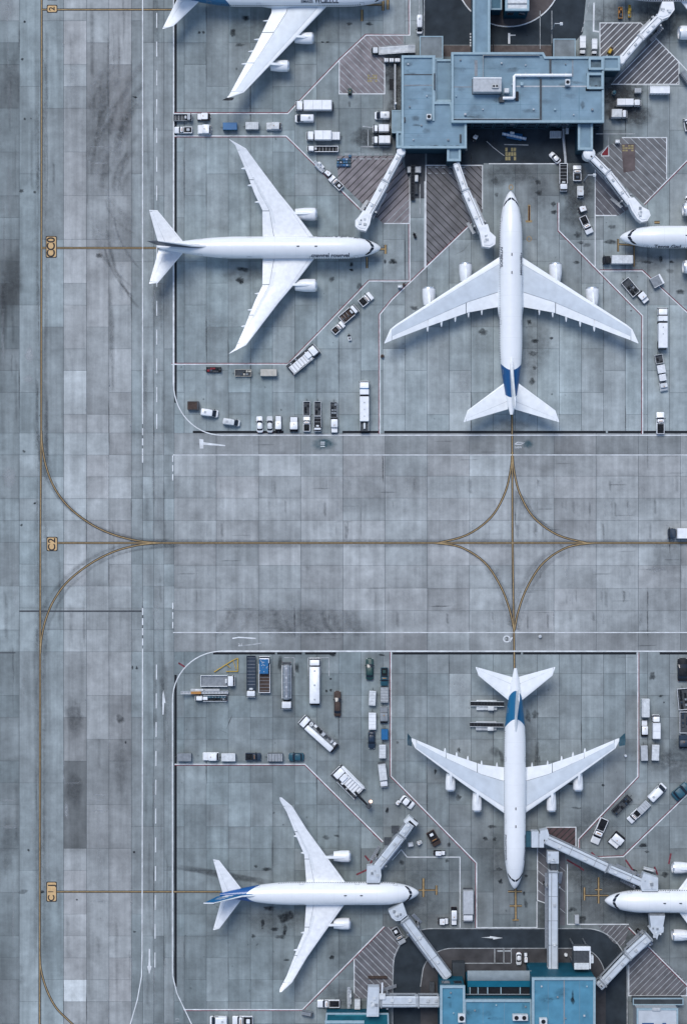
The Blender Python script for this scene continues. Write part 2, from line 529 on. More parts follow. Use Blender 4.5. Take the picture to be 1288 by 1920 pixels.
# asphalt and coated patches (their parent is the apron they lie on)
road_u = sheet("terminal_road", [(788, -80), (1105, -80), (1092, 62), (1072, 84), (795, 84)], ASPHALT, .010, None, "dark asphalt road looping behind the upper pier")
sheet("brown_verge", [(800, 85), (1070, 85), (1076, 106), (800, 106)], mat("brown_paving", (.12, .10, .095), .9, .3, .6), .012, road_u)
sheet("brown_island", [(853, -60), (1054, -60)] + arc(953, -50, 100, 100, 0, -180, 22), mat("brown_ground", (.105, .092, .092), .9, .3, .4), .016, road_u)
line("road_edge", arc(953, -50, 100, 100, 0, -180, 30), 2.2, WHITE_LINE, road_u)
yard_u = sheet("pier_yard", [(876, 232), (1130, 232), (1130, 292), (1116, 306), (1048, 306), (906, 306), (876, 300)], ASPHALT, .010, None, "dark asphalt yard in front of the upper pier")
sheet("yard_patch", [(758, 288), (797, 288), (797, 372), (764, 372)], ASPHALT_WORN, .009, yard_u)
sheet("yard_patch", [(800, 283), (906, 283), (906, 309), (800, 309)], ASPHALT, .011, yard_u)
road_l = sheet("terminal_road", [(735, 2000), (736, 1850)] + arc(808, 1812, 72, 71, 180, 90, 10) + [(1090, 1741)] + arc(1098, 1820, 78, 79, 90, 0, 10) + [(1178, 2000)], ASPHALT, .010, None, "dark asphalt road curving round the lower pier")
sheet("brown_island", [(788, 1990), (788, 1850)] + arc(848, 1830, 58, 52, 175, 90, 8) + [(1080, 1778)] + arc(1085, 1835, 50, 57, 90, 0, 8) + [(1135, 1990)], mat("brown_yard", (.072, .07, .073), .9, .35, .3), .016, road_l)
line("road_edge", [(736, 1990), (736, 1850)] + arc(808, 1812, 71, 71, 180, 90, 14) + [(1090, 1741)] + arc(1098, 1820, 77, 79, 90, 0, 14) + [(1175, 1990)], 1.8, GREY_LINE, road_l)
line("road_edge", [(788, 1850)] + arc(848, 1830, 57, 52, 165, 90, 10) + [(1080, 1778)] + arc(1085, 1835, 49, 57, 90, 10, 10), 1.5, GREY_LINE, road_l)
for xx in (927, 944, 958): line("bay_line", [(xx, 1779), (xx, 1806)], 1.5, GREY_LINE, road_l)
line("bay_line", [(850, 1806), (957, 1806)], 1.5, GREY_LINE, road_l)
line("bay_line", [(932, 1783), (958, 1783)], 3, GREY_LINE, road_l)
line("wall_mark", [(805, 1806), (816, 1784)], 1.5, GREY_LINE, road_l)

# hatched no-parking areas: a coated sheet with painted stripes clipped to it
def clip(poly, nx, ny, c):
    out = []
    for i in range(len(poly)):
        a, b = poly[i], poly[(i + 1) % len(poly)]
        da, db = a[0] * nx + a[1] * ny - c, b[0] * nx + b[1] * ny - c
        if da <= 0: out.append(a)
        if (da < 0 < db) or (db < 0 < da):
            t = da / (da - db); out.append((a[0] + (b[0] - a[0]) * t, a[1] + (b[1] - a[1]) * t))
    return out
HZ = [0.014]
def hatched(parts_, ang, step, w, stripe, base, parent, outline=None):
    HZ[0] += .0007
    h = part("hatched_area", MB(), None, parent)
    bm, sm = MB(), MB()
    nx, ny = -math.sin(RAD(ang)), math.cos(RAD(ang))
    for poly in parts_:
        bm.flat(W(poly), HZ[0])
        ds = [x * nx + y * ny for x, y in poly]
        k = math.floor(min(ds) / step) * step
        while k < max(ds):
            q = clip(clip(poly, nx, ny, k + w), -nx, -ny, -k)
            if len(q) > 2: sm.flat(W(q), HZ[0] + .007)
            k += step
    h.data = bm.mesh("hatched_area", base)
    part("hatch_stripes", sm, stripe, h)
    if outline: line("hatch_outline", outline, 1.8, WHITE_LINE, h)
    return h
HZL = -45
hatched([[(685, 67), (721, 67), (721, 176), (636, 176), (636, 114)], [(721, 67), (756, 67), (756, 86), (721, 86)]], 45, 9.2, 1.30, GREY_LINE, PINK, APRON_UL, [(636, 114), (636, 176), (721, 176), (721, 108)])
hatched([[(632, 292), (750, 292), (768, 340), (768, 419), (718, 419), (634, 338)]], -45, 9.6, 1.58, BLACK_LINE, PINK, APRON_UL, [(768, 330), (768, 419), (720, 419)])
hatched([[(745, 390), (767, 368), (767, 418), (723, 418)]], -45, 9.6, 1.30, GREY_LINE, PINK, APRON_UR)
hatched([[(798, 310), (904, 310), (904, 398), (798, 502)]], 45, 9.6, 1.58, BLACK_LINE, mat("grey_brown_coating", (.17, .165, .17), .85, .3, .35), APRON_UR, [(798, 502), (798, 310), (904, 310), (904, 390)])
hatched([[(1116, 318), (1180, 390), (1160, 404), (1116, 404)]], 48, 11, 1.10, GREY_LINE, PINK_DARK, APRON_UR, [(1116, 404), (1155, 404)])
hatched([[(1112, 292), (1165, 258), (1249, 258), (1249, 336), (1206, 383)]], 45, 10.2, 1.37, GREY_LINE, mat("grey_coating", (.17, .17, .175), .85, .3, .35), APRON_UR, [(1165, 258), (1249, 258), (1249, 336)])
hatched([[(1124, 43), (1200, 43), (1222, 64), (1165, 108), (1124, 108)]], -45, 8.6, 1.30, WHITE_LINE, PINK_DARK, APRON_UR, [(1124, 108), (1124, 43), (1200, 43), (1222, 64)])
hatched([[(1225, 68), (1272, 116), (1272, 158), (1145, 158)]], -45, 8.6, 1.30, WHITE_LINE, PINK_DARK, APRON_UR, [(1225, 68), (1272, 116), (1272, 158), (1145, 158)])
hatched([[(718, 1738), (746, 1738), (758, 1755), (740, 1795), (735, 1842), (735, 1872), (664, 1872), (664, 1798)]], 45, 9.4, 1.30, GREY_LINE, PINK_DARK, APRON_LL, [(664, 1862), (664, 1798)])
hatched([[(1178, 1796), (1213, 1770), (1287, 1842), (1287, 1867), (1178, 1867)]], -45, 8.4, 1.10, GREY_LINE, PINK_DARK, APRON_LR, [(1287, 1842), (1287, 1867), (1178, 1867), (1178, 1810)])
hatched([[(1120, 1735), (1180, 1735), (1168, 1775), (1150, 1768)]], -48, 8.4, 1.10, GREY_LINE, PINK_DARK, APRON_LR)
hatched([[(1023, 1551), (1079, 1551), (1079, 1592), (1060, 1592), (1023, 1570)]], -45, 8.5, 2.16, BLACK_LINE, mat("red_coating", (.105, .07, .072), .85, .3, .4), APRON_LR, [(1023, 1551), (1079, 1551), (1079, 1595)])
hatched([[(1007, 1590), (1026, 1590), (1026, 1690), (1007, 1690)]], 40, 14, 1.15, GREY_LINE, PINK_DARK, APRON_LR, [(1007, 1590), (1007, 1688), (1024, 1694)])
hatched([[(1049, 1600), (1059, 1600), (1059, 1735), (1049, 1735)]], 40, 30, 1.10, GREY_LINE, PINK_DARK, APRON_LR)

# painted lines
boundary([(326, -80), (326, 720)] + arc(416, 720, 90, 96, 180, 270, 14) + [(1372, 816)], CROSS, 1.9, 0)
boundary([(1372, 1221), (416, 1221)] + arc(416, 1312, 92, 91, 90, 180, 14) + [(324, 1828), (332, 1862), (362, 1925), (400, 1990)], CROSS, 1.9, 0)
line("edge_line", [(268, -80), (268, 795)], 1.9, WHITE_LINE, TAXI)
dashes((268, 803), (268, 862), 2.2, 13, 6, TAXI)
dashes((268, 1140), (268, 1212), 2.2, 13, 6, TAXI)
line("edge_line", [(268, 1216), (267, 1790), (266, 1830), (258, 1875), (245, 1920), (215, 1990)], 1.9, WHITE_LINE, TAXI)
dashes((294.5, -30), (294.5, 800), 1.8, 28, 26, ROAD_U)
dashes((294, 1246), (291, 1830), 1.8, 28, 26, ROAD_L)
line("edge_line", [(325, 853), (1372, 853)], 1.7, WHITE_LINE, CROSS)
line("edge_line", [(325, 1186), (1372, 1186)], 1.7, WHITE_LINE, CROSS)
dashes((324.5, 854), (324.5, 900), 2, 12, 6, CROSS)
dashes((324.5, 1130), (324.5, 1184), 2, 12, 6, CROSS)
boundary([(326, 213), (540, 213), (637, 112), (686, 66), (768, 66), (768, -80)], APRON_UL, 2, -1)
boundary([(326, 255), (537, 255), (676, 392)], APRON_UL, 2, 1)
boundary([(322, 683), (541, 683), (692, 527), (768, 527), (768, 420)], APRON_UL, 2, -1)
boundary([(712, 814), (712, 590), (735, 562), (884, 419)], APRON_UR, 2, -1)
boundary([(1047, 380), (1047, 432), (1204, 592), (1204, 814)], APRON_UR, 2, 1)
boundary([(1115, 318), (1115, 500)], APRON_UR, 1.6, 0)
boundary([(1124, 508), (1203, 508), (1300, 598)], APRON_UR, 1.8, -1)
boundary([(1206, 383), (1300, 288)], APRON_UR, 1.8, 1)
boundary([(916, 307), (1045, 307)], APRON_UR, 1.8, 0)
boundary([(904, 322), (904, 392)], APRON_UR, 1.8, 0)
boundary([(796, 340), (796, 505)], APRON_UR, 1.6, 0)
line("bay_line", [(787, 345), (787, 402)], 1.4, GREY_LINE, APRON_UR)
boundary([(733, 1222), (733, 1455), (893, 1618), (893, 1740)], APRON_LR, 2, 1)
boundary([(328, 1433), (572, 1433), (718, 1578)], APRON_LL, 2, 1)
boundary([(1195, 1223), (1195, 1456), (1084, 1573), (1084, 1595)], APRON_LR, 2, -1)
boundary([(1300, 1478), (1168, 1606), (1118, 1608)], APRON_LR, 2, 1)
boundary([(735, 1613), (752, 1593), (763, 1607), (862, 1607), (862, 1740)], APRON_LR, 1.6, 0)
boundary([(345, 1893), (567, 1893), (720, 1737)], APRON_LL, 2, 1)
boundary([(893, 1739), (1006, 1739), (1006, 1690)], APRON_LR, 1.6, 0)
boundary([(1063, 1620), (1063, 1733), (1178, 1733)], APRON_LR, 1.8, 0)
boundary([(1178, 1738), (1290, 1850)], APRON_LR, 1.8, 1)
boundary([(1272, 116), (1300, 146)], APRON_UR, 1.8, 0)
line("bay_line", [(676, 275), (732, 275)], 2.4, GREY_LINE, APRON_UL)
line("bay_line", [(690, 243), (690, 275)], 1.8, GREY_LINE, APRON_UL)
line("bay_line", [(730, 243), (680, 237)], 1.8, GREY_LINE, APRON_UL)
for yy in (289, 298): dashes((632, yy), (735, yy), 1.8, 9, 5, APRON_UL, GREY_LINE)
for yy in (314, 325): dashes((802, yy), (870, yy), 1.8, 6, 7, APRON_UR, GREY_LINE)
line("bay_line", [(1116, 251), (1190, 251)], 1.6, GREY_LINE, APRON_UR)
line("bay_line", [(786, -60), (786, 30)], 1.5, GREY_LINE, APRON_UR)
line("bay_line", [(795, -60), (795, 80)], 1.5, GREY_LINE, APRON_UR)
line("bay_line", [(1113, 5), (1112, 58), (1124, 60)], 3, WHITE_LINE, APRON_UR)  # flat white stripe on the ground, drawn in place of an upright light mast
line("bay_line", [(552, 1234), (552, 1268)], 1.4, GREY_LINE, APRON_LL)
line("bay_line", [(552, 1233), (533, 1233)], 1.4, GREY_LINE, APRON_LL)
for xx in (578, 601, 617): line("bay_line", [(xx, 1233), (xx, 1268)], 1.4, GREY_LINE, APRON_LL)
line("bay_line", [(578, 1233), (617, 1233)], 1.4, GREY_LINE, APRON_LL)
line("bay_line", [(945, 271), (990, 272)], 1.6, GREY_LINE, yard_u)
for xx in (1034, 1012): line("road_mark", [(xx, 20), (xx, 92)], 1.2, GREY_LINE, road_u)
line("road_mark", [(954, 62), (954, 82)], 4, WHITE_LINE, road_u, .03); line("road_mark", [(954, 66), (966, 66)], 2, WHITE_LINE, road_u, .028)
dashes((882, 62), (882, 86), 3, 3.5, 2, road_u)
dashes((1104, 4), (1090, 60), 1.6, 10, 6, road_u, GREY_LINE)

# drain channels
for a in ([(329.8, -80), (329.8, 755)], [(329.8, 1265), (329.8, 1850)], [(362, 810), (532, 810)], [(642, 810), (711, 810)], [(720, 810), (1135, 810)], [(1139, 810), (1372, 810)], [(400, 1225), (516, 1225)], [(520, 1225), (566, 1225)], [(572, 1225), (630, 1225)],
          [(736, 1225), (976, 1225)], [(980, 1225), (1192, 1225)], [(1236, 1225), (1372, 1225)]):
    line("drain_channel", a, 4.4, DRAIN, CROSS, .016 + rs.uniform(0, .003))
line("joint_band", [(37, 1146), (268, 1146)], 3, DGREY, TAXI, .014)
line("joint_band", [(0, 1224), (30, 1224)], 2, DGREY, TAXI, .014)

# ochre taxi lines
taxi_line([(79, -80), (78, 810), (76.5, 1000), (76, 1230), (75, 1990)], TAXI)
taxi_line([(78, 18), (335, 18)], TAXI)
taxi_line([(78, 465), (300, 465)], TAXI)
taxi_line([(106, 1018), (1372, 1018)], CROSS)
taxi_line([(105, 1672), (414, 1672)], TAXI)
taxi_line([(78.5, 808), (80, 835), (86, 870), (98, 905), (116, 935), (140, 960), (175, 985), (215, 1003), (260, 1014), (300, 1018)], TAXI)
taxi_line([(76.5, 1225), (79, 1195), (87, 1160), (102, 1125), (128, 1090), (170, 1057), (215, 1034), (260, 1022), (300, 1018)], TAXI)
taxi_line([(75.5, 1793), (78, 1820), (88, 1855), (105, 1888), (128, 1912), (170, 1950)], TAXI)
taxi_line([(959.5, 776), (960.5, 1018), (964, 1255)], CROSS)
for s_ in (-1, 1):
    taxi_line([(960 + s_ * .5, 848), (960 + s_ * 3, 880), (960 + s_ * 14, 925), (960 + s_ * 40, 970), (960 + s_ * 85, 1003), (960 + s_ * 140, 1018)], CROSS)
    taxi_line([(963.5 + s_ * .5, 1182), (963.5 + s_ * 8, 1145), (963.5 + s_ * 25, 1100), (963.5 + s_ * 55, 1055), (963.5 + s_ * 100, 1026), (963.5 + s_ * 150, 1018)], CROSS)
# stop bars and lead lines on the stands
def bar(pts, parent, w=2.6): taxi_line(pts, parent, w)
bar([(706, 467), (722, 467)], APRON_UL); bar([(722.5, 459), (722.5, 476)], APRON_UL, 3); bar([(688, 482), (688, 503)], APRON_UL, 2.4)
bar([(600, 9), (715, 9)], APRON_UL, 1.6); bar([(718, -6), (718, 20)], APRON_UL, 3.4); bar([(727, -6), (727, 18)], APRON_UL, 3.4); bar([(678.5, 18), (678.5, 40)], APRON_UL, 3.4)
line("stop_mark", [(991.5, 384), (991.5, 415)], 4.6, OCHRE, APRON_UR, .022); line("stop_mark", [(991.5, 386), (991.5, 414)], 2.8, mat("dark_brown_road_paint", (.06, .03, .02), .8), APRON_UR, .03)
line("stop_mark", [(985, 415), (997, 415)], 4, OCHRE, APRON_UR, .026)
line("stop_ring", arc(991.5, 448, 4.4, 4.4, 0, 360, 20), 1.4, OCHRE, APRON_UR, .026)
line("stop_ring", arc(957.5, 351, 3.6, 4.4, 0, 360, 20), 1.6, OCHRE, APRON_UR, .026)
bar([(966, 1664), (966.5, 1726)], APRON_LR, 2.6)
for yy, a, b in ((1671.5, 952, 978), (1698.5, 955, 978), (1725, 960, 972)): bar([(a, yy), (b, yy)], APRON_LR, 2)
bar([(785, 1669), (820, 1669)], APRON_LR, 1.6); bar([(793.5, 1647), (793.5, 1682)], APRON_LR, 3); bar([(818, 1660), (818, 1678)], APRON_LR, 2.4)
bar([(1094, 1679), (1140, 1679)], APRON_LR, 1.6); bar([(1095, 1664), (1095, 1688)], APRON_LR, 2.6); bar([(1121.5, 1645), (1121.5, 1694)], APRON_LR, 2.6); bar([(1115, 1668), (1128, 1668)], APRON_LR, 2)
bar([(1158, 448), (1158, 472)], APRON_UR, 1.6); bar([(1158, 458), (1190, 460)], APRON_UR, 1.4); bar([(1188, 462), (1188, 500)], APRON_UR, 1.4)
bar([(1226, 417), (1236, 417)], APRON_UR, 3)
for x0, x1, y0, y1, pr in ((689, 708, 140, 155, APRON_UL), (947, 968, 277, 302, yard_u), (1166, 1188, 272, 285, APRON_UR)):
    for k in range(4):
        for j in range(3):
            if (k * 3 + j) % 5 == 3: continue
            xa, ya = x0 + (x1 - x0) * k / 4, y0 + (y1 - y0) * j / 3
            sheet("yellow_mark", [(xa, ya), (xa + (x1 - x0) / 4 - 1.1, ya), (xa + (x1 - x0) / 4 - 1.1, ya + (y1 - y0) / 3 - 1.4), (xa, ya + (y1 - y0) / 3 - 1.4)], mat("faded_yellow_paint", (.32, .27, .14), .8, .35, 1.6), .034, pr)
sheet("brown_patch", [(1164, 270), (1190, 270), (1190, 320), (1168, 324)], mat("red_brown_patch", (.13, .105, .105), .9, .3, .5), .030, APRON_UR)
line("red_triangle_border", [(1127, 288), (1140.5, 272), (1140.5, 292.5), (1127, 292.5), (1127, 287)], 1.8, WHITE_LINE, APRON_UR)
sheet("red_triangle", [(1128, 287.5), (1139.5, 275), (1139.5, 291.5), (1128, 291.5)], RED, .030, APRON_UR)
line("bay_line", [(1120, 291), (1140, 272), (1140.5, 256)], 1.0, GREY_LINE, APRON_UR)
for a in ([(700, 1606), (690, 1630), (668, 1640)], [(684, 1604), (692, 1614)], [(1115, 1605), (1108, 1598)], [(1172, 1612), (1186, 1632)], [(1226, 1625), (1232, 1640)], [(1062, 1612), (1086, 1626), (1094, 1632)], [(700, 1563), (718, 1578)], [(1257, 1600), (1253, 1620)], [(335, 1243), (348, 1251)]):
    line("red_mark", a, 3.2, RED_LINE, APRON_LR, .030)

# lettering and symbols painted on the pavement
def flat_text(body, px, py, size_px, rot, m, parent, name="lettering", z=.046, sx=1.0, bold=0.0):
    c = bpy.data.curves.new(name, 'FONT'); c.body = body; c.size = size_px / PPM; c.offset = bold
    c.align_x = 'CENTER'; c.align_y = 'CENTER'
    o = bpy.data.objects.new(name, c)
    me = bpy.data.meshes.new_from_object(o)
    me.materials.clear(); me.materials.append(m)
    for v in me.vertices: v.co.x *= sx
    bpy.data.objects.remove(o); bpy.data.curves.remove(c)
    me.name = name
    return link(name, me, parent, (*P(px, py), z), RAD(rot))
def stand_sign(px, py, w, h, glyphs):
    def rect(i, m, z, nm):
        q = MB(); x0, y1 = P(px - w / 2 + i, py - h / 2 + i); x1, y0 = P(px + w / 2 - i, py + h / 2 - i)
        q.rr([(z - .004, x0, x1, y0, y1), (z, x0, x1, y0, y1)], .35, 3)
        return part(nm, q, m, TAXI)
    rect(0, BLACK_LINE, .036, "stand_number_border"); rect(1.6, TAN, .041, "stand_number_field")
    for gl, dx, dy, s in glyphs:
        flat_text(gl, px + dx, py + dy, s, 90, BLACK_LINE, TAXI, "stand_number", bold=.025 * s / PPM)
stand_sign(97, 463, 21, 41, [("C", 0, 12.5, 21), ("C", 0, -.5, 21), ("0", 0, -13, 21)])
stand_sign(98.5, 1020, 21, 27, [("C", 0, 6.5, 19), ("2", 0, -6.5, 19)])
stand_sign(97.5, 1672, 20, 38, [("C", 0, 12, 17), ("J", 0, -12, 17)])
line("stand_number", [(91, 1672), (101, 1672)], 1.6, BLACK_LINE, TAXI, .046)
stand_sign(98.5, 16.5, 20, 15, [("2", 0, 0, 15)]); stand_sign(98.5, -7, 20, 15, [("C", 0, 0, 15)])
flat_text("13", 333.5, 1913, 9, 90, GREY_LINE, ROAD_L)
def arrow(pts, parent, m=WHITE_LINE):
    sheet("road_arrow", pts, m, .040, parent)
arrow([(374, 823), (382, 824), (382, 829), (423, 834.5), (422, 836.5), (382, 834), (382, 841), (375, 841)], CROSS)
arrow([(305, 1340), (305, 1303), (307, 1294), (308.5, 1303), (311, 1318), (308.5, 1318), (307.5, 1340)], ROAD_L)
arrow([(279.5, 1779), (282, 1779), (282.5, 1810), (285, 1812), (280.5, 1827), (276.5, 1812), (279, 1810)], ROAD_L)
arrow([(901, 1757.5), (918, 1756.5), (918, 1755), (942, 1758.5), (924, 1761.5), (924, 1759.5)], road_l)
blue_fade = stain_material("faded_blue_paint", (.03, .10, .13)); 
line("stand_symbol", arc(949.5, 1198, 6, 5.5, 0, 360, 18), 2.2, WHITE_LINE, CROSS); flat_text("2", 950, 1198, 10, 0, BLACK_LINE, CROSS, "symbol"); line("stand_symbol", [(955, 1203), (960, 1195)], 2.5, WHITE_LINE, CROSS)
line("road_symbol", [(964, 833), (970, 829), (983, 830), (976, 833), (964, 833)], 1.4, WHITE_LINE, CROSS)
flat_text("EASW", 971, 839, 5, 0, WHITE_LINE, CROSS)
for yy in (829, 832.5, 837): line("road_symbol", [(601, yy), (609, yy)], 1.5, WHITE_LINE, CROSS)
line("road_symbol", [(436, 1197), (448, 1195), (480, 1197)], 2.2, WHITE_LINE, CROSS); line("road_symbol", [(447, 1211), (470, 1209), (490, 1206)], 2.0, GREY_LINE, CROSS)
flat_text("2:1", 451, 1209, 7, 0, WHITE_LINE, CROSS)

# stains: oil, rubber, washed and broad dark patches, soft-edged and irregular
class Stains:
    def __init__(s): s.v, s.f, s.a = [], [], []
    def blob(s, px, py, rx, ry, alpha, rot=0, n=18, z=.012, jag=.3):
        x, y = P(px, py); rx /= PPM; ry /= PPM; b = len(s.v)
        c, sn = math.cos(RAD(rot)), math.sin(RAD(rot))
        zz = z + rs.uniform(0, .0015)
        s.v.append((x, y, zz)); s.a.append(alpha)
        ph = [rs.uniform(1 - jag, 1 + jag) for _ in range(n)]
        for ring, al in ((.55, alpha * .85), (1.0, 0.0)):
            for k in range(n):
                t = 6.28318 * k / n; q = ring * (ph[k] + ph[(k + 1) % n]) / 2
                u, w = rx * q * math.cos(t), ry * q * math.sin(t)
                s.v.append((x + u * c - w * sn, y + u * sn + w * c, zz)); s.a.append(al)
        for k in range(n):
            j = (k + 1) % n
            s.f.append((b, b + 1 + k, b + 1 + j)); s.f.append((b + 1 + k, b + 1 + n + k, b + 1 + n + j, b + 1 + j))
    def streak(s, pts, w, alpha, z=.012):
        pts = W(pts); w /= PPM; n = len(pts); b = len(s.v); zz = z + rs.uniform(0, .0015)
        for i, p in enumerate(pts):
            q0, q1 = pts[max(i - 1, 0)], pts[min(i + 1, n - 1)]
            dx, dy = q1[0] - q0[0], q1[1] - q0[1]; l = math.hypot(dx, dy) or 1
            fade = 0 if i in (0, n - 1) else alpha * rs.uniform(.7, 1)
            for o, al in ((-.5, 0), (0, fade), (.5, 0)):
                s.v.append((p[0] - dy / l * w * o, p[1] + dx / l * w * o, zz)); s.a.append(al)
        for i in range(n - 1):
            for k in (0, 1):
                s.f.append((b + i * 3 + k, b + i * 3 + 3 + k, b + i * 3 + 4 + k, b + i * 3 + 1 + k))
    def done(s, name, m, parent):
        me = bpy.data.meshes.new(name); me.from_pydata(s.v, [], s.f); me.materials.append(m)
        at = me.attributes.new("soft", 'FLOAT', 'POINT')
        at.data.foreach_set("value", s.a)
        me.update()
        o = link(name, me, parent); o['kind'] = 'stuff'
OIL = stain_material("oil_stain", (.022, .026, .03)); RUBBER_DARK = stain_material("rubber_dark_patch", (.07, .075, .08)); PALE = stain_material("washed_concrete", (.42, .44, .45))
oil, rub, pal, blu = Stains(), Stains(), Stains(), Stains()
for px, py, rx, ry, a in ((437, 62, 6, 7, .8), (462, 34, 8, 5, .7), (374, 61, 3.5, 3, .7), (382, 61, 3.5, 3, .7), (450, 84, 10, 4, .5), (605, 79, 4, 2, .8), (615, 79, 5, 2.4, .8), (655, 45, 6, 4, .7), (692, 45, 8, 4, .7),
                          (450, 525, 8, 6, .75), (455, 505, 14, 5, .6), (453, 530, 5, 4, .8), (622, 524, 8, 6, .5), (675, 537, 7, 7, .45), (735, 490, 8, 6, .7), (740, 492, 5, 4, .7), (722, 491, 3, 6, .6), (659, 496, 4, 5, .85), (659, 506, 4, 3, .85),
                          (905, 622, 9, 7, .6), (777, 578, 8, 5, .6), (992, 604, 5, 6, .6), (1003, 640, 7, 6, .7), (1000, 663, 10, 5, .5), (1002, 690, 4, 4, .6), (998, 715, 6, 9, .5), (1033, 634, 4, 3, .8), (1080, 492, 8, 4, .5), (1147, 488, 5, 6, .5),
                          (1008, 342, 6, 6, .6), (1010, 361, 7, 5, .7), (930, 365, 5, 5, .4), (927, 340, 8, 8, .35), (1037, 383, 5, 6, .7), (1038, 398, 6, 5, .75), (1082, 440, 8, 7, .5), (1088, 455, 7, 4, .5), (1100, 460, 8, 5, .4),
                          (1146, 425, 8, 5, .5), (1143, 453, 14, 5, .6), (1238, 486, 4, 7, .7), (1258, 491, 5, 3, .7), (1213, 492, 12, 3, .5), (1255, 508, 9, 5, .35), (1275, 547, 11, 6, .6),
                          (500, 1630, 12, 4, .7), (480, 1624, 4, 3, .6), (505, 1703, 12, 5, .75), (532, 1722, 12, 12, .8), (545, 1715, 8, 9, .8), (493, 1730, 5, 8, .7), (535, 1745, 4, 14, .75), (515, 1742, 8, 4, .6), (525, 1757, 9, 5, .5), (475, 1755, 5, 4, .6), (537, 1800, 7, 3, .6),
                          (622, 1795, 4.5, 4.5, .85), (990, 1344, 6, 14, .5), (1003, 1340, 7, 9, .55), (860, 1407, 3.5, 6, .8), (816, 1447, 3, 6, .7), (930, 1410, 12, 12, .35), (940, 1420, 5, 20, .4), (1007, 1420, 6, 30, .35), (860, 1495, 6, 6, .6), (1130, 1472, 3, 3, .8),
                          (910, 1573, 6, 4, .7), (927, 1573, 4, 4, .7), (920, 1550, 9, 4, .5), (935, 1630, 6, 4, .6), (938, 1653, 5, 5, .8), (985, 1642, 4, 3, .7), (982, 1675, 3, 5, .6), (985, 1694, 4, 10, .5), (1075, 1470, 16, 2, .7), (1080, 1515, 12, 2.5, .45),
                          (1204, 1585, 8, 5, .8), (1212, 1597, 6, 3, .6), (1245, 1640, 8, 6, .7), (1178, 1640, 5, 5, .6), (1072, 1705, 9, 5, .6), (1091, 1724, 8, 8, .7), (1222, 1267, 7, 9, .6), (1238, 1305, 5, 2.4, .75), (1244, 1317, 2.4, 2, .7),
                          (726, 1519, 4, 5, .95), (841, 1584, 4, 5, .6), (838, 1614, 5, 4, .5), (632, 1567, 7, 3, .5), (612, 1570, 8, 5, .4), (753, 1617, 6, 5, .5), (612, 1296, 3, 3, .8), (620, 1294, 3, 3, .8), (620, 1273, 2.5, 2.5, .7), (715, 1228, 8, 2.5, .8), (745, 1392, 3, 3, .6),
                          (47, 41, 3.5, 3, .9), (43, 111, 3, 2.6, .9), (47, 223, 3, 3, .7), (59, 222, 2, 2, .6), (41, 358, 5, 4, .6), (66, 360, 3, 3, .6), (45, 846, 3.5, 3, .85), (66, 944, 3, 2.5, .9), (41, 985, 3, 3, .7), (186, 479, 9, 5, .6), (254, 182, 5, 2.4, 1), (77, 780, 3.5, 2.5, .8), (45, 1672, 9, 5, .45),
                          (54, 1594, 3, 3, .6), (80.5, 1672, 3.4, 4, .9), (145, 1687, 2.4, 2.2, .8), (252, 1598, 3, 2.5, .9), (253, 1747, 2.8, 2.4, .9), (249, 1252, 2, 4, .9), (257, 1252, 2.4, 3.6, .9), (225, 1348, 10, 8, .45), (236, 1392, 2, 3, .8),
                          (556, 1252, 6, 14, .6), (526, 1243, 6, 16, .6), (623, 1228, 6, 3, .8), (656, 172, 4.5, 7, .7), (655, 196, 3, 8, .4), (765, 150, 8, 8, .3)):
    oil.blob(px, py, rx, ry, a, rs.uniform(-8, 8), jag=.4)
for k in range(120):                                           # small drips on the stands
    px, py = rs.uniform(340, 1280), rs.choice((rs.uniform(30, 800), rs.uniform(1235, 1880)))
    oil.blob(px, py, rs.uniform(.8, 3.4), rs.uniform(.8, 2.6), rs.uniform(.15, .5), rs.uniform(0, 180), 10)
for px, py, rx, ry, a in ((500, 350, 60, 40, .12), (410, 620, 50, 30, .15), (455, 515, 45, 18, .28), (1000, 660, 30, 60, .28), (900, 640, 30, 40, .14), (960, 800, 40, 18, .3), (840, 1460, 50, 40, .18), (990, 1400, 40, 60, .18),
                          (420, 1640, 110, 8, .5), (520, 1725, 60, 30, .35), (640, 1790, 40, 40, .18), (700, 470, 40, 25, .2), (1010, 360, 30, 40, .25), (1200, 490, 60, 25, .35), (1140, 1690, 80, 60, .3), (930, 1600, 40, 60, .3), (780, 1640, 60, 50, .25),
                          (480, 60, 60, 40, .25), (620, 50, 50, 30, .2), (300, 560, 25, 60, .2), (190, 250, 50, 90, .22), (215, 440, 40, 70, .15), (560, 1160, 150, 40, .18), (20, 540, 24, 90, .35),
                          (20, 150, 20, 60, .25), (140, 1480, 18, 40, .4), (140, 1345, 18, 40, .4), (225, 1440, 16, 60, .25), (15, 1590, 20, 60, .2), (790, 250, 60, 30, .3), (690, 260, 40, 25, .3), (1250, 1050, 40, 40, .2), (1230, 1420, 40, 30, .3)):
    rub.blob(px, py, rx, ry, a, rs.uniform(-10, 10), 24, jag=.25)
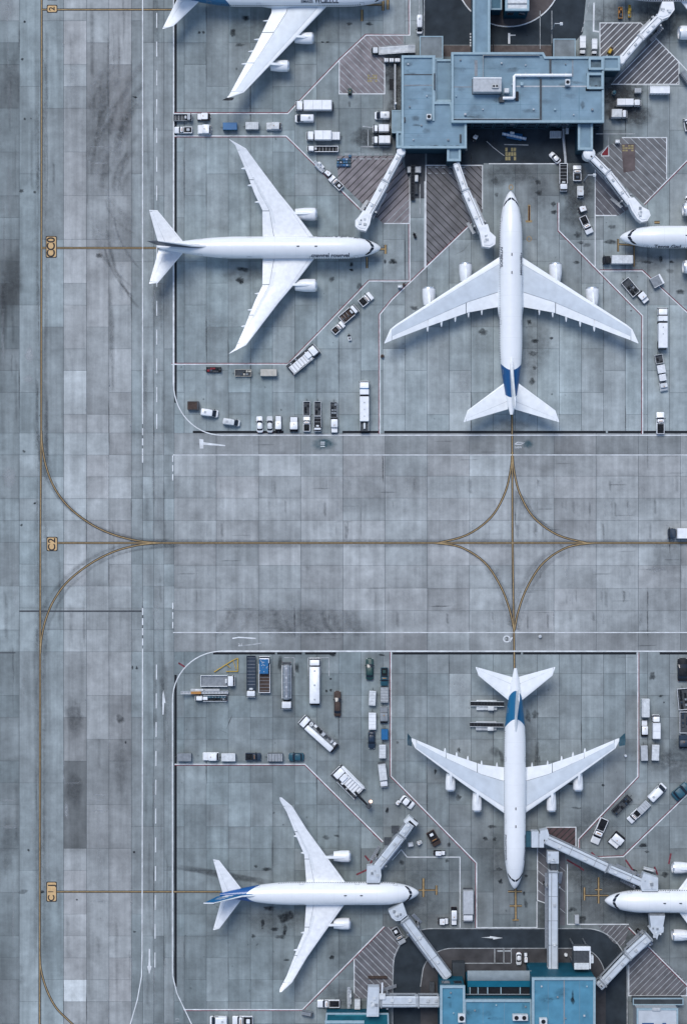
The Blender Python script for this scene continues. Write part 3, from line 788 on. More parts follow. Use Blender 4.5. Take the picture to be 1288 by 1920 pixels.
for px, py, rx, ry, a in ((1165, 195, 50, 45, .75), (1150, 165, 35, 30, .7), (1190, 215, 40, 26, .5), (738, 140, 22, 60, .8), (742, 200, 18, 40, .6), (700, 262, 45, 28, .45), (1082, 350, 34, 55, .6), (1080, 400, 30, 40, .4), (955, 325, 60, 30, .4), (850, 320, 50, 22, .5),
                          (1030, 1700, 30, 70, .5), (1100, 1640, 60, 30, .35), (1225, 1700, 60, 26, .5), (780, 1700, 60, 40, .3), (1190, 1760, 50, 40, .35), (1235, 40, 60, 50, .6), (1150, 30, 50, 30, .4), (640, 1880, 60, 40, .35), (700, 1830, 40, 40, .4), (1270, 1420, 30, 50, .4), (1110, 1550, 50, 40, .3)):
    rub.blob(px, py, rx, ry, a, rs.uniform(-10, 10), 26, jag=.3)  # broad soft dark patches on the ground round the piers and bridges
for k in range(34):                                            # sweeping tyre arcs on the taxiway
    x0 = 166 + rs.uniform(-4, 72); y0 = rs.uniform(190, 380); r = rs.uniform(40, 130)
    pts = [(x0 + r * .55 * (1 - math.cos(t * 1.25)), y0 - r * math.sin(t * 1.25)) for t in [i / 9 for i in range(10)]]
    (rub if k % 3 else pal).streak(pts, rs.uniform(9, 20), rs.uniform(.14, .30) if k % 3 else .25)
for k in range(14):
    x0 = 205 + rs.uniform(-35, 10); y0 = rs.uniform(330, 470); l = rs.uniform(60, 170)
    pts = [(x0 + 55 * (i / 9) ** 2, y0 + l * i / 9) for i in range(10)]
    (rub if k % 2 else pal).streak(pts, rs.uniform(5, 12), rs.uniform(.14, .28))
for k in range(18):
    x0 = 410 + k * 15 + rs.uniform(-6, 6); pts = [(x0 + 26 * (i / 7) ** 2 * (1 if k > 4 else -1.2), 1140 + 55 * i / 7) for i in range(8)]
    (rub if k % 3 else pal).streak(pts, rs.uniform(14, 26), rs.uniform(.16, .30))
for k in range(150):                                            # rubber and washed streaks along the taxiways
    px = rs.choice((rs.uniform(-20, 35), rs.uniform(40, 116), rs.uniform(122, 245), rs.uniform(272, 322)))
    py = rs.uniform(-40, 1900); l = rs.uniform(40, 170)
    (rub if rs.random() < .6 else pal).streak([(px + rs.uniform(-1, 1), py + l * i / 6) for i in range(7)], rs.uniform(3, 12), rs.uniform(.1, .3))
for k in range(150):
    px, py = rs.uniform(330, 1290), rs.choice((893, 934, 976, 1060, 1103, 1145)) + rs.uniform(0, 6); l = rs.uniform(15, 36)
    (pal if rs.random() < .6 else rub).streak([(px, py + l * i / 5) for i in range(6)], rs.uniform(3, 9), rs.uniform(.15, .35))
for px, py, rx, ry, a in ((55, 665, 9, 18, .7), (54, 710, 10, 9, .5), (190, 1490, 16, 2.5, .6), (183, 1500, 18, 2.2, .5), (125, 1520, 4, 18, .6), (140, 1468, 18, 3, .55), (185, 275, 20, 1.6, .6), (185, 306, 18, 1.8, .6), (140, 165, 18, 50, .25), (190, 1520, 18, 2, .5), (185, 1690, 18, 2, .45), (20, 1500, 18, 3, .35), (20, 1550, 18, 4, .35), (15, 20, 20, 30, .35),
                          (165, 1100, 30, 20, .2), (1230, 1068, 24, 5, .5), (1165, 590, 30, 20, .15), (870, 720, 18, 40, .2), (860, 1290, 18, 40, .2), (350, 340, 18, 60, .12), (395, 600, 20, 30, .12), (18, 895, 14, 25, .5)):
    pal.blob(px, py, rx, ry, a, 0, 16)
for k in range(40):                                            # pale cured edges beside joints, rubber build-up on the lead-in curves
    px = rs.choice(edges[3:12]); py = rs.uniform(0, 1900)
    pal.streak([(px + rs.choice((-1.5, 1.5)), py + i * rs.uniform(8, 16)) for i in range(5)], 3, rs.uniform(.3, .6))
for pts in ([(78.5, 808), (86, 870), (116, 935), (175, 985), (260, 1014), (330, 1018)], [(76.5, 1225), (87, 1160), (128, 1090), (215, 1034), (330, 1018)], [(960, 1010), (974, 925), (1000, 970), (1045, 1003)], [(964, 1180), (971, 1145), (988, 1100), (1018, 1055), (1063, 1026)], [(964, 1180), (955, 1145), (938, 1100), (908, 1055), (863, 1026)], [(320, 1018), (500, 1019), (700, 1018), (900, 1018), (1100, 1019), (1280, 1018)], [(78, 100), (77, 300), (78, 600), (77, 900), (76, 1200), (76, 1500), (75, 1800)]):
    for o in (-9, -5, 5, 9): rub.streak([(x + o + rs.uniform(-1.5, 1.5), y + o * .6) for x, y in smooth(pts, 6)], rs.uniform(6, 13), rs.uniform(.12, .28))
for k in range(90):
    px = rs.choice(edges[2:-1]); py = rs.uniform(0, 1900)
    rub.streak([(px, py + i * 14) for i in range(rs.choice((4, 5, 7)))], 3.4, rs.uniform(.3, .7))
for k in range(40):
    px, py = rs.uniform(330, 1270), rs.uniform(820, 1240)
    rub.streak([(px + i * 10, py) for i in range(5)], 2.6, rs.uniform(.2, .5))
rub.streak([(437, 1340), (431, 1352), (424, 1368)], 3, .8); rub.streak([(406, 1365), (420, 1372), (432, 1378)], 2, .5)
rub.streak([(850, 478), (868, 470), (884, 452)], 2.4, .6)
for pts in ([(893, 1250), (893, 1300)],): pass
blu.blob(606, 833, 26, 12, .45, 0, 20); blu.blob(988, 833, 11, 9, .5, 0, 14); blu.blob(612, 830, 10, 8, .5)
oil.done("oil_stains", OIL, APRON_UL); rub.done("rubber_and_dark_patches", RUBBER_DARK, TAXI); pal.done("pale_stains", PALE, TAXI); blu.done("faded_paint", blue_fade, CROSS)
# ---------------------------------------------------------------- aircraft
AK = (CAM_H - 5.5) / CAM_H / PPM           # photograph pixels at wing height to metres
WINGBOX = mat("wing_grey_paint", (.56, .61, .655), .4, .10, .5)
WINGEDGE = mat("wing_pale_paint", (.80, .82, .83), .4, .08, .6)
SPOIL = mat("spoiler_paint", (.70, .72, .735), .4, .08, .6)
LINE_G = mat("panel_line", (.3, .32, .34), .6)
FANM = mat("fan_titanium", (.05, .055, .06), .35, .2, 2, .7)
LIP = mat("inlet_lip_metal", (.62, .64, .66), .25, .08, 1, .7)

class Body:
    def __init__(s, L, R, Ln, a_t, end=.13, z0=5.2):
        s.L, s.R, s.Ln, s.at, s.end, s.z0 = L, R, Ln, a_t, end, z0
    def sec(s, a):
        L, R = s.L, s.R
        if a < s.Ln:
            t = max(0.0, a / s.Ln)
            q = (1 - (1 - t) ** 2.1) ** .62
            return R * q, R * q * (.93 + .07 * t), s.z0 - R * .28 * (1 - t) ** 2
        if a > s.at:
            t = (a - s.at) / (L - s.at)
            q = 1 - (1 - s.end) * t ** 1.75
            return R * q, R * q, s.z0 + R * (1 - q) * .72
        return R, R, s.z0
    def surf(s, a, th, off=0.0):
        hw, hh, zc = s.sec(a)
        return Vector((-a, (hw + off) * math.sin(th), zc + (hh + off) * math.cos(th)))

def wing_strip(st, f0, f1, side, thick=.115):
    """closed aerofoil strip between chord fractions f0..f1 over the stations (b, le, te, z, thickness scale)"""
    m = MB(); L = []
    N = 7
    for b, le, te, z, ts in st:
        c = te - le; up, lo = [], []
        for k in range(N + 1):
            f = f0 + (f1 - f0) * k / N
            yt = thick * ts * c * 5 * (.2969 * math.sqrt(max(f, 0)) - .126 * f - .3516 * f * f + .2843 * f ** 3 - .1030 * f ** 4) * .5
            up.append((-(le + c * f), side * b, z + yt * 1.25 + c * .012 * (1 - f)))
            lo.append((-(le + c * f), side * b, z - yt * .75 - .01))
        lp = up + lo[::-1]
        L.append(lp if side > 0 else lp[::-1])
    m.loops(L)
    return m

def lifting(name, st, side, parent, mats, split=(.13, .70), tip=.94, thick=.115):
    """wing or tailplane: box with a slat strip ahead and a flap strip behind, and a tip piece"""
    b0, b1 = st[0][0], st[-1][0]
    bt = b0 + (b1 - b0) * tip
    def at(b):
        for p, q in zip(st, st[1:]):
            if b <= q[0]:
                t = (b - p[0]) / ((q[0] - p[0]) or 1)
                return tuple(p[i] + (q[i] - p[i]) * t for i in range(5))
        return st[-1]
    inner = [s for s in st if s[0] < bt - .05] + [at(bt)]
    outer = [at(bt + .04)] + [s for s in st if s[0] > bt + .05]
    g = .009
    w = part(name, wing_strip(inner, split[0] + g * .6, split[1] - g * .6, side, thick), mats[1], parent, 40)
    part("slat", wing_strip(inner, 0.0, split[0], side, thick), mats[0], w, 50)
    n = len(inner)
    e0, e1 = inner[0][0], inner[-1][0]
    cuts = (0, .34, .68, 1.0) if name == "wing" else (0, 1.0)
    for k, (u, v) in enumerate(zip(cuts, cuts[1:])):
        ba, bb = e0 + (e1 - e0) * u + (.09 if k else 0), e0 + (e1 - e0) * v - .09
        seg = [at(ba)] + [q for q in inner if ba + .05 < q[0] < bb - .05] + [at(bb)]
        part("flap" if k < 2 and name == "wing" else "aileron" if name == "wing" else "elevator", wing_strip(seg, split[1] + g * .4, 1.0, side, thick), mats[2], w, 40)
    if name == "wing":
        for k in range(6):                                        # spoilers ahead of the flaps
            u, v = .20 + k * .085, .20 + (k + 1) * .085
            ba, bb = e0 + (e1 - e0) * u + .06, e0 + (e1 - e0) * v - .06
            sg = [(b_, l_, t_, z_ + .025, q_) for b_, l_, t_, z_, q_ in [at(ba)] + [q for q in inner if ba + .05 < q[0] < bb - .05] + [at(bb)]]
            part("spoiler", wing_strip(sg, split[1] - g * .6 - .10, split[1] - g * .6 - .004, side, thick), SPOIL if mats[1] is not WINGBOX else mats[1], w, 40)
    part("wing_tip", wing_strip(outer, 0.0, 1.0, side, thick), mats[0], w, 50)
    return w

def airliner(label, nose, head, spec):
    """head: direction the nose points, degrees counter-clockwise from the photograph's right"""
    x, y = P(nose[0], nose[1], 5.5)
    root = thing("airliner", label, "airplane", (x, y, 0), RAD(head), "airliners parked at the stands")
    K = AK; S = spec
    B = Body(S['L'] * K, S['R'] * K, S['Ln'] * K, S['tail'] * K, S.get('end', .13))
    skin = painted_body("airliner_skin", [(a0 * K, k0 / K, a1 * K, k1 / K, c) for a0, k0, a1, k1, c in S.get('bands', [])])
    m = MB(); L = []
    st = [B.Ln * (1 - math.cos(math.pi / 2 * i / 14)) + .002 for i in range(15)] + [B.Ln + (B.at - B.Ln) * i / 8 for i in range(1, 9)] + [B.at + (B.L - B.at) * i / 14 for i in range(1, 15)]
    N = 36
    for a in st: L.append([B.surf(a, -6.28318 * k / N) for k in range(N)])
    m.loops(L)
    fus = part("fuselage", m, skin, root, 35)
    # wing-to-body fairing under the belly
    m = MB(); L = []
    a0, a1 = S['fair']
    for i in range(11):
        t = i / 10; q = math.sin(math.pi * (.06 + .88 * t)) ** .55
        L.append([(-(a0 + (a1 - a0) * t) * K, S['fairw'] * K * q * math.sin(-6.28318 * k / 20), B.z0 - B.R * .42 + B.R * .72 * q * math.cos(6.28318 * k / 20)) for k in range(20)])
    m.loops(L); part("belly_fairing", m, WINGEDGE, root, 40)
    # cockpit glazing: four panes following the curve of the nose
    cw = S['cock']
    for th0, th1 in ((-66, -35), (-33, -2), (2, 33), (35, 66)):
        m = MB(); n = 6; A, C = [], []
        for i in range(n + 1):
            th = RAD(th0 + (th1 - th0) * i / n)
            ac = (cw[0] + cw[1] * (abs(th) / RAD(72)) ** 1.8) * K
            tk = cw[2] * K * (.75 + .25 * (abs(th) / RAD(72))) * (.65 if i in (0, n) else 1)
            A.append(B.surf(ac - tk / 2, th, .05)); C.append(B.surf(ac + tk / 2, th, .05))
        m.add(A + C, [(i, i + 1, n + 2 + i, n + 1 + i) for i in range(n)])
        part("cockpit_window", m, GLASS, fus)
    # cabin windows and doors on both sides
    m = MB()
    for s in (-1, 1):
        a = S['Ln'] * K * .62
        while a < S['tail'] * K * 1.12:
            th = s * RAD(74)
            p, q, u, v = (B.surf(a + da, th + s * dt, .02) for da, dt in ((0, 0), (.28, 0), (.28, .13), (0, .13)))
            m.add([p, q, u, v], [(0, 1, 2, 3)]); a += .62
    w = part("cabin_windows", m, GLASS, fus); w['kind'] = 'stuff'
    for s in (-1, 1):
        for a in (S['Ln'] * .55, S['L'] * .30, S['L'] * .58, S['L'] * .80):
            a *= K; m = MB()
            for (da0, da1, t0, t1) in ((0, .06, 60, 100), (1.1, 1.16, 60, 100), (0, 1.16, 58, 60), (0, 1.16, 100, 102)):
                n = 4; A = [B.surf(a + da0, s * RAD(t0 + (t1 - t0) * i / n), .015) for i in range(n + 1)]; C = [B.surf(a + da1, s * RAD(t0 + (t1 - t0) * i / n), .015) for i in range(n + 1)]
                m.add(A + C, [(i, i + 1, n + 2 + i, n + 1 + i) for i in range(n)])
            part("door_outline", m, LINE_G, fus)
    # dorsal antennas
    for a in (S['L'] * .29, S['L'] * .37):
        m = MB(); z = B.surf(a * K, 0).z
        m.rr([(z - .1, -a * K - .45, -a * K + .45, -.16, .16), (z + .3, -a * K - .35, -a * K, -.06, .06)], .1)
        part("antenna", m, DGREY, fus)
    # wings
    zr, zt = 4.1, S.get('ztip', 6.6)
    le, te = S['le'], S['te']
    b_in, b_out = S['R'] * .55, le[-1][0]
    bs = sorted(set([b_in] + [q[0] for q in le] + [q[0] for q in te] + [b_in + (b_out - b_in) * i / 8 for i in range(1, 8)]))
    st = []
    for b in bs:
        l = lerp_list(le, b) if b >= le[0][0] else le[0][1] - (le[0][0] - b) * (le[1][1] - le[0][1]) / (le[1][0] - le[0][0])
        t = lerp_list(te, b)
        u = (b - b_in) / (b_out - b_in)
        z = zr + (zt - zr) * u + S.get('curl', 0) * max(0, u - .7) ** 2 * 11
        t = max(t, l + 1.5)
        st.append((b * K, l * K, t * K, z, 1.0 - .25 * u))
    for s in (-1, 1):
        wg = lifting("wing", st, s, root, S['wmats'], S.get('split', (.13, .70)), S.get('tipf', .94))
        for b in S.get('pods', ()):                               # flap track fairings
            tb = lerp_list(te, b); lb = lerp_list(le, b); u = (b - b_in) / (b_out - b_in)
            m = MB(); L = []
            x0, x1 = tb - (tb - lb) * .36, tb + S.get('podl', 9)
            for i in range(8):
                t = i / 7; r = (.42 * math.sin(math.pi * min(.97, .06 + .9 * t)) ** .7 + .03)
                L.append([(-(x0 + (x1 - x0) * t) * K, s * b * K + r * math.sin(6.28318 * k / 8) * .85, zr + (zt - zr) * u - .45 + r * math.cos(6.28318 * k / 8)) for k in range(8)])
            m.loops(L); part("flap_fairing", m, WINGEDGE, wg, 50)
        for bx, a0, a1, wd in S['engines']:
            bb = bx[0 if s > 0 else 1] if isinstance(bx, tuple) else bx
            r = wd / 2 * K; l0, l1 = a0 * K, a1 * K; zc = S.get('ez', 2.75) + bb / b_out * .8; yb = s * bb * K
            m = MB(); L = []
            prof = [(l0 + .55, r * .80), (l0 + .18, r * .83), (l0, r * .90), (l0 + .12, r * .955), (l0 + (l1 - l0) * .18, r), (l0 + (l1 - l0) * .55, r * .99), (l1 - .1, r * .83), (l1, r * .80), (l1 - .5, r * .7)]
            for a, rr in prof: L.append([(-a, yb + rr * math.sin(6.28318 * k / 24), zc + rr * math.cos(6.28318 * k / 24)) for k in range(24)])
            m.loops(L, cap=False)
            en = part("engine", m, WHITE if S.get('white_engines', 1) else WINGEDGE, root, 50)
            m = MB(); L = []
            for a, rr in ((l0 + .5, r * .805), (l0 + .18, r * .835), (l0 - .015, r * .90), (l0 + .12, r * .962), (l0 + .42, r * .985)): L.append([(-a, yb + rr * math.sin(6.28318 * k / 24), zc + rr * math.cos(6.28318 * k / 24)) for k in range(24)])
            m.loops(L, cap=False); part("inlet_lip", m, LIP, en, 60)
            m = MB(); L = []
            for a, rr in ((l0 + .35, .04), (l0 + .75, r * .26), (l0 + .76, r * .80)): L.append([(-a, yb + rr * math.sin(6.28318 * k / 24), zc + rr * math.cos(6.28318 * k / 24)) for k in range(24)])
            m.loops(L, cap=False); part("fan", m, FANM, en, 30)
            m = MB(); L = []
            for a, rr in ((l1 - .5, r * .70), (l1 - .1, r * .5), (l1 + .9, r * .36), (l1 + 1.9, .08)): L.append([(-a, yb + rr * math.sin(6.28318 * k / 16), zc + rr * math.cos(6.28318 * k / 16)) for k in range(16)])
            m.loops(L, cap=True); part("exhaust_cone", m, STEEL, en, 40)
            lw = lerp_list(le, bb) * K
            m = MB(); zw = zr + (zt - zr) * (bb - b_in) / (b_out - b_in)
            hw = .30
            L = []
            for a, z0, z1, q in ((l0 + (l1 - l0) * .28, zc + r * .7, zc + r * 1.02, .06), (l0 + (l1 - l0) * .5, zc + r * .6, zc + r * 1.14, hw), (max(l1 - .6, lw), zc + r * .5, zw + .30, hw), (lw + 2.4, zw - .9, zw - .1, .2)):
                L.append([(-a, yb - q, z0), (-a, yb + q, z0), (-a, yb + q, z1), (-a, yb - q, z1)])
            m.loops(L); part("pylon", m, WINGEDGE, en, 40)
            if not S.get('smooth_nacelle'):
                for sy in (-1, 1):
                    m = MB(); m.box(-(l0 + (l1 - l0) * .62), -(l0 + (l1 - l0) * .58), yb - r * .7, yb + r * .7, zc + r * .72, zc + r * .735)
        if S.get('winglet'):
            wl = S['winglet']; m = MB(); L = []
            b, l, t = b_out, le[-1][1] - 10, max(te[-1][1], le[-1][1] + 1)
            for db, dl, dt, dz in ((0, 0, 0, 0), (wl[0] * .5, wl[1] * .5, wl[2] * .5, 1.2), (wl[0], wl[1], wl[2], 2.7)):
                yb = s * (b + db) * K
                L.append([(-(l + dl) * K, yb, zt + dz), (-(l + dl + (t + dt - l - dl) * .4) * K, yb + .09, zt + dz), (-(t + dt) * K, yb, zt + dz), (-(l + dl + (t + dt - l - dl) * .4) * K, yb - .09, zt + dz)])
            m.loops(L); part("winglet", m, wl[3], wg, 40)
        # tailplane
        (br, lr), (bt, lt), (bt2, tt), (br2, tr) = S['stab']
        ts = []
        for i in range(6):
            u = i / 5; b = (br2 - 2) * (1 - u) + bt2 * u
            l = lr + (lt - lr) * (b - br) / (bt - br) if b <= bt else lt + (tt - 2 - lt) * (b - bt) / (bt2 - bt)
            t = tr + (tt - tr) * (b - br2) / (bt2 - br2)
            ts.append((b * K, l * K, max(t, l + 2) * K, 6.0 + u * .9, 1 - .2 * u))
        b = bt; ts.insert(5, (b * K, lt * K, (tr + (tt - tr) * (b - br2) / (bt2 - br2)) * K, 6.0 + .85, .82))
        lifting("tailplane", ts, s, root, S['tmats'], (.10, .72), .95, .10)
    # fin
    f = S['fin']
    zb = B.surf(f[0] * K, 0).z - .4
    m = MB(); L = []; NS = 7
    for i in range(NS):
        u = i / (NS - 1); l = (f[0] + (f[2] - f[0]) * u) * K; t = (f[1] + (f[3] - f[1]) * u) * K; c = t - l
        z = zb + (f[4] - zb) * u
        if i == 0: l -= 3.2
        q = [(0, 0), (.06, .030), (.25, .048), (.55, .036), (1, .002)]
        L.append([(-(l + c * a), w * c, z) for a, w in q] + [(-(l + c * a), -w * c, z) for a, w in q[-2:0:-1]])
    m.loops(L); fin = part("fin", m, f[5], root, 40)
    m = MB(); L = []
    for i in range(NS):
        u = i / (NS - 1); l = (f[0] + (f[2] - f[0]) * u) * K; t = (f[1] + (f[3] - f[1]) * u) * K; c = t - l; z = zb + (f[4] - zb) * u
        if i == 0: l -= 3.2
        L.append([(-(l - .06), 0, z), (-(l + c * .05), .034 * c, z), (-(l + c * .05), -.034 * c, z)])
    m.loops(L); part("fin_leading_edge", m, WHITE, fin, 50)
    if len(f) > 6:
        m = MB(); l = f[2] * K; t = f[3] * K
        m.box(-t, -l, -.12, .12, f[4], f[4] + .15); part("fin_cap", m, WHITE, fin)
    if len(f) > 6:                                                # pale bird-like emblem and lines of script on the fin sides
        for sgn in (-1, 1):
            for (u, c0, c1, hh) in ((.22, .30, .62, .10), (.30, .38, .66, .08), (.40, .28, .72, .035), (.52, .25, .70, .035), (.62, .30, .66, .03)):
                l = (f[0] + (f[2] - f[0]) * u) * K; t = (f[1] + (f[3] - f[1]) * u) * K; c = t - l; z = zb + (f[4] - zb) * u; h_ = (f[4] - zb) * hh
                y = sgn * (.052 * c)
                m = MB(); m.add([(-(l + c * c0), y, z - h_ / 2), (-(l + c * c1), y * .82, z - h_ / 2), (-(l + c * (c1 + .06)), y * .78, z + h_ / 2), (-(l + c * (c0 + .08)), y * .95, z + h_ / 2)], [(0, 1, 2, 3)]); part("fin_emblem", m, WHITE, fin)
    # landing gear
    for a, bs_ in ((S['Ln'] * .75, (0,)), (lerp_list(te, 30) - 14, (-30, 30))):
        for b in bs_:
            m = MB(); m.tube([(-a * K, b * K, .6), (-a * K, b * K, 4)], .18, 8)
            gr = part("landing_gear", m, STEEL, root)
            for dx in ((-.8, .8) if b else (0,)):
                for dy in (-.45, .45):
                    m = MB(); m.loops([[(-a * K + dx + .6 * math.sin(6.28318 * k / 14), b * K + dy + o, .6 + .6 * math.cos(6.28318 * k / 14)) for k in range(14)] for o in (-.2, .2)])
                    part("wheel", m, TYRE, gr, 40)
    # titles
    for body, a0, size, thc, s, col in S.get('text', ()):
        c = bpy.data.curves.new("lettering", 'FONT'); c.body = body; c.size = 1.0; c.align_y = 'CENTER'
        c.offset = .022
        o = bpy.data.objects.new("lettering", c); me = bpy.data.meshes.new_from_object(o)
        bpy.data.objects.remove(o); bpy.data.curves.remove(c)
        import bmesh
        bm = bmesh.new(); bm.from_mesh(me)
        for q in (-.3, -.15, 0, .15, .3):
            bmesh.ops.bisect_plane(bm, geom=bm.verts[:] + bm.edges[:] + bm.faces[:], plane_co=(0, q, 0), plane_no=(0, 1, 0))
        xs = [v.co.x for v in bm.verts]; w0, w1 = min(xs), max(xs)
        for v in bm.verts:
            u = (v.co.x - w0) / (w1 - w0); vy = v.co.y * size
            a = (a0[0] + (a0[1] - a0[0]) * (u if s > 0 else 1 - u)) * K if s > 0 else (a0[0] + (a0[1] - a0[0]) * u) * K
            th = (RAD(thc) - vy / B.R)
            # s > 0: right-hand side, read with the nose to the right
            if s > 0:
                a = (a0[1] + (a0[0] - a0[1]) * u) * K
                v.co = B.surf(a, -th, .035)
            else:
                v.co = B.surf((a0[0] + (a0[1] - a0[0]) * u) * K, th, .035)
        bm.to_mesh(me); bm.free(); me.materials.clear(); me.materials.append(col); me.name = "lettering"
        link("lettering", me, fus)
    return root

TITLE = mat("dark_title_paint", (.02, .03, .055), .5)
BLUE_TAIL = (.002, .065, .20)
BLUE_TAIL2 = (.001, .11, .24)
ALLW = (WHITE, WHITE, WHITE)
FOUR = (WINGEDGE, WINGBOX, WINGEDGE)
TWIN1 = dict(L=417, R=21, Ln=78, tail=265, fair=(110, 245), fairw=22, cock=(15.5, 14, 7.5), le=[(21, 126), (62, 157), (104, 192), (145, 223), (184, 252), (200, 282)],
    te=[(21, 221.5), (71, 222), (100, 236), (147, 254), (190, 272), (200, 283.5)], engines=[((65, 69), 120, 161, 24.5)], stab=[(11, 370), (68, 417), (69, 433), (6, 416)],
    fin=(338, 412, 408, 430, 17.5, NAVY), wmats=ALLW, tmats=ALLW, pods=(86, 117, 148), podl=7, curl=1.2, ztip=6.4, split=(.09, .78), tipf=.90)
T1 = dict(TWIN1, text=[("cnavvrel rowrvel", (26, 130), 1.75, 62, 1, TITLE), ("rnnxxr  A  Ptt w of", (36, 120), 1.1, 66, -1, TITLE)])
T1['text'] = [("cnavvrel", (97, 130), 2.0, 52, 1, TITLE), ("rowrvel", (59, 93), 2.0, 52, 1, TITLE), ("of w ttP A rxxnnr", (42, 120), 1.3, 66, -1, TITLE)]
TWIN2 = dict(L=372, R=21.5, Ln=74, tail=235, fair=(115, 225), fairw=22.5, cock=(15.5, 11, 6.5), le=[(22, 139.5), (66, 171.5), (119, 209.5), (165, 237.5), (182, 257)],
    te=[(22, 211.5), (72, 215), (103, 228), (153, 247.5), (176, 260), (182, 261)], engines=[((67, 60), 128, 160, 22)], stab=[(11, 333), (64, 373.5), (66, 385), (4, 368)],
    fin=(318, 372, 378, 397, 18.0, mat("fin_blue_paint", (.002, .13, .32), .5, .2, .6), 1), wmats=ALLW, tmats=ALLW, pods=(75, 107), podl=5, curl=.8, ztip=6.2, split=(.08, .80), tipf=.90,
    bands=[(323, 40 / 441, 900, 0, (.001, .075, .27))])
FOUR1 = dict(L=421, R=21.6, Ln=92, tail=285, fair=(138, 268), fairw=25.5, cock=(15.5, 16, 5.5), le=[(21.5, 124), (100, 176), (215, 252), (226, 261), (237, 286)],
    te=[(25, 218), (80, 228.5), (157, 256), (221.5, 281), (237, 288)], engines=[((84, 85), 134, 169, 24.5), ((153, 154), 180, 214, 25)], stab=[(14, 362), (82, 413), (89, 435), (8, 411)],
    fin=(326, 402, 390, 414, 17.8, WHITE), wmats=FOUR, tmats=(WINGEDGE, WINGEDGE, WINGEDGE), pods=(54, 79, 104, 130, 156), podl=9, ztip=6.8, split=(.14, .70), tipf=.94,
    bands=[(338, 15 / 441, 389, 6 / 144, BLUE_TAIL)], text=[("rt.LESAOSBM", (124, 168), 1.35, 64, 1, TITLE), (",OORBTNE", (108, 146), 1.55, 66, -1, TITLE)])
FOUR1['text'] = [("MBSOASELt", (118, 160), 1.3, 58, 1, TITLE), ("IVTIBDOS,", (108, 147), 1.5, 60, -1, TITLE)]
FOUR2 = dict(FOUR1, L=416, R=20.4, Ln=88, tail=268, fair=(140, 240), fairw=21.5, cock=(17, 15, 5.5), le=[(21, 143), (100, 200), (187, 266), (194, 280)], te=[(20, 228), (63, 234), (131, 258), (189, 283.5), (194, 285)],
    engines=[((70, 70), 144, 180, 18.5), ((120, 120), 183, 216, 19)], stab=[(16, 358), (69, 402), (74, 418.5), (8, 399.5)], fin=(312, 372, 360, 384, 17.6, WHITE), pods=(33, 62, 88, 109, 131), podl=7,
    bands=[(321, 18 / 400, 374, 20 / 256, BLUE_TAIL2)], winglet=(8, 4, 12, TEAL), tipf=.95, text=[("PRAISTENIA", (56, 104), 1.0, 62, 1, TITLE), ("Ottrarrantt", (56, 104), 1.0, 62, -1, TITLE)])
FOUR3 = dict(FOUR1, L=420, R=22.5, le=[(23.6, 123), (100, 195), (186, 275), (196, 303)], te=[(33, 224), (100, 255), (192, 303), (196, 307)], engines=[((78, 78.5), 145, 181, 22), ((131, 131), 191, 226, 22)],
    stab=[(10, 354), (62, 406), (67.5, 427), (10, 400)], fin=(330, 405, 395, 420, 17.8, WHITE), pods=(48, 84, 107, 131), winglet=(9, 2, 8, BLACK), bands=[(315, .03, 900, 0, BLUE_TAIL2)],
    text=[("WCaLLCL", (98, 143), 2.6, 44, 1, TITLE), ("EMASS", (146, 168), 1.4, 50, 1, TITLE)])
airliner("white twin-engine airliner with dark grey fin and black title, nose toward the upper pier", (714, 464), 0, T1)
airliner("white airliner with blue tail and two jet bridges docked along its nose", (785.5, 1675.5), 0, TWIN2)
airliner("white four-engine airliner with blue tail band, nose pointing up at the upper pier", (957.5, 357), 90, FOUR1)
airliner("white four-engine airliner with teal winglets, nose pointing down at the lower pier", (965, 1668), 270, FOUR2)
airliner("four-engine airliner with large side lettering, cut off by the top edge", (733, -11), 0, FOUR3)
airliner("airliner nose with cursive title entering from the right edge below a jet bridge", (1162.5, 444), 180, dict(TWIN1, engines=[((54, 54), 120, 161, 25)], text=[("Tenna Gad", (62, 112), 1.9, 66, -1, TITLE)]))
airliner("airliner entering from the right edge between two jet bridges of the lower pier", (1134, 1690), 180, TWIN2)
airliner("airliner of which only the belly edge shows at the top right corner", (1152, -19), 180, dict(TWIN1, engines=[((76, 76), 122, 163, 26)]))
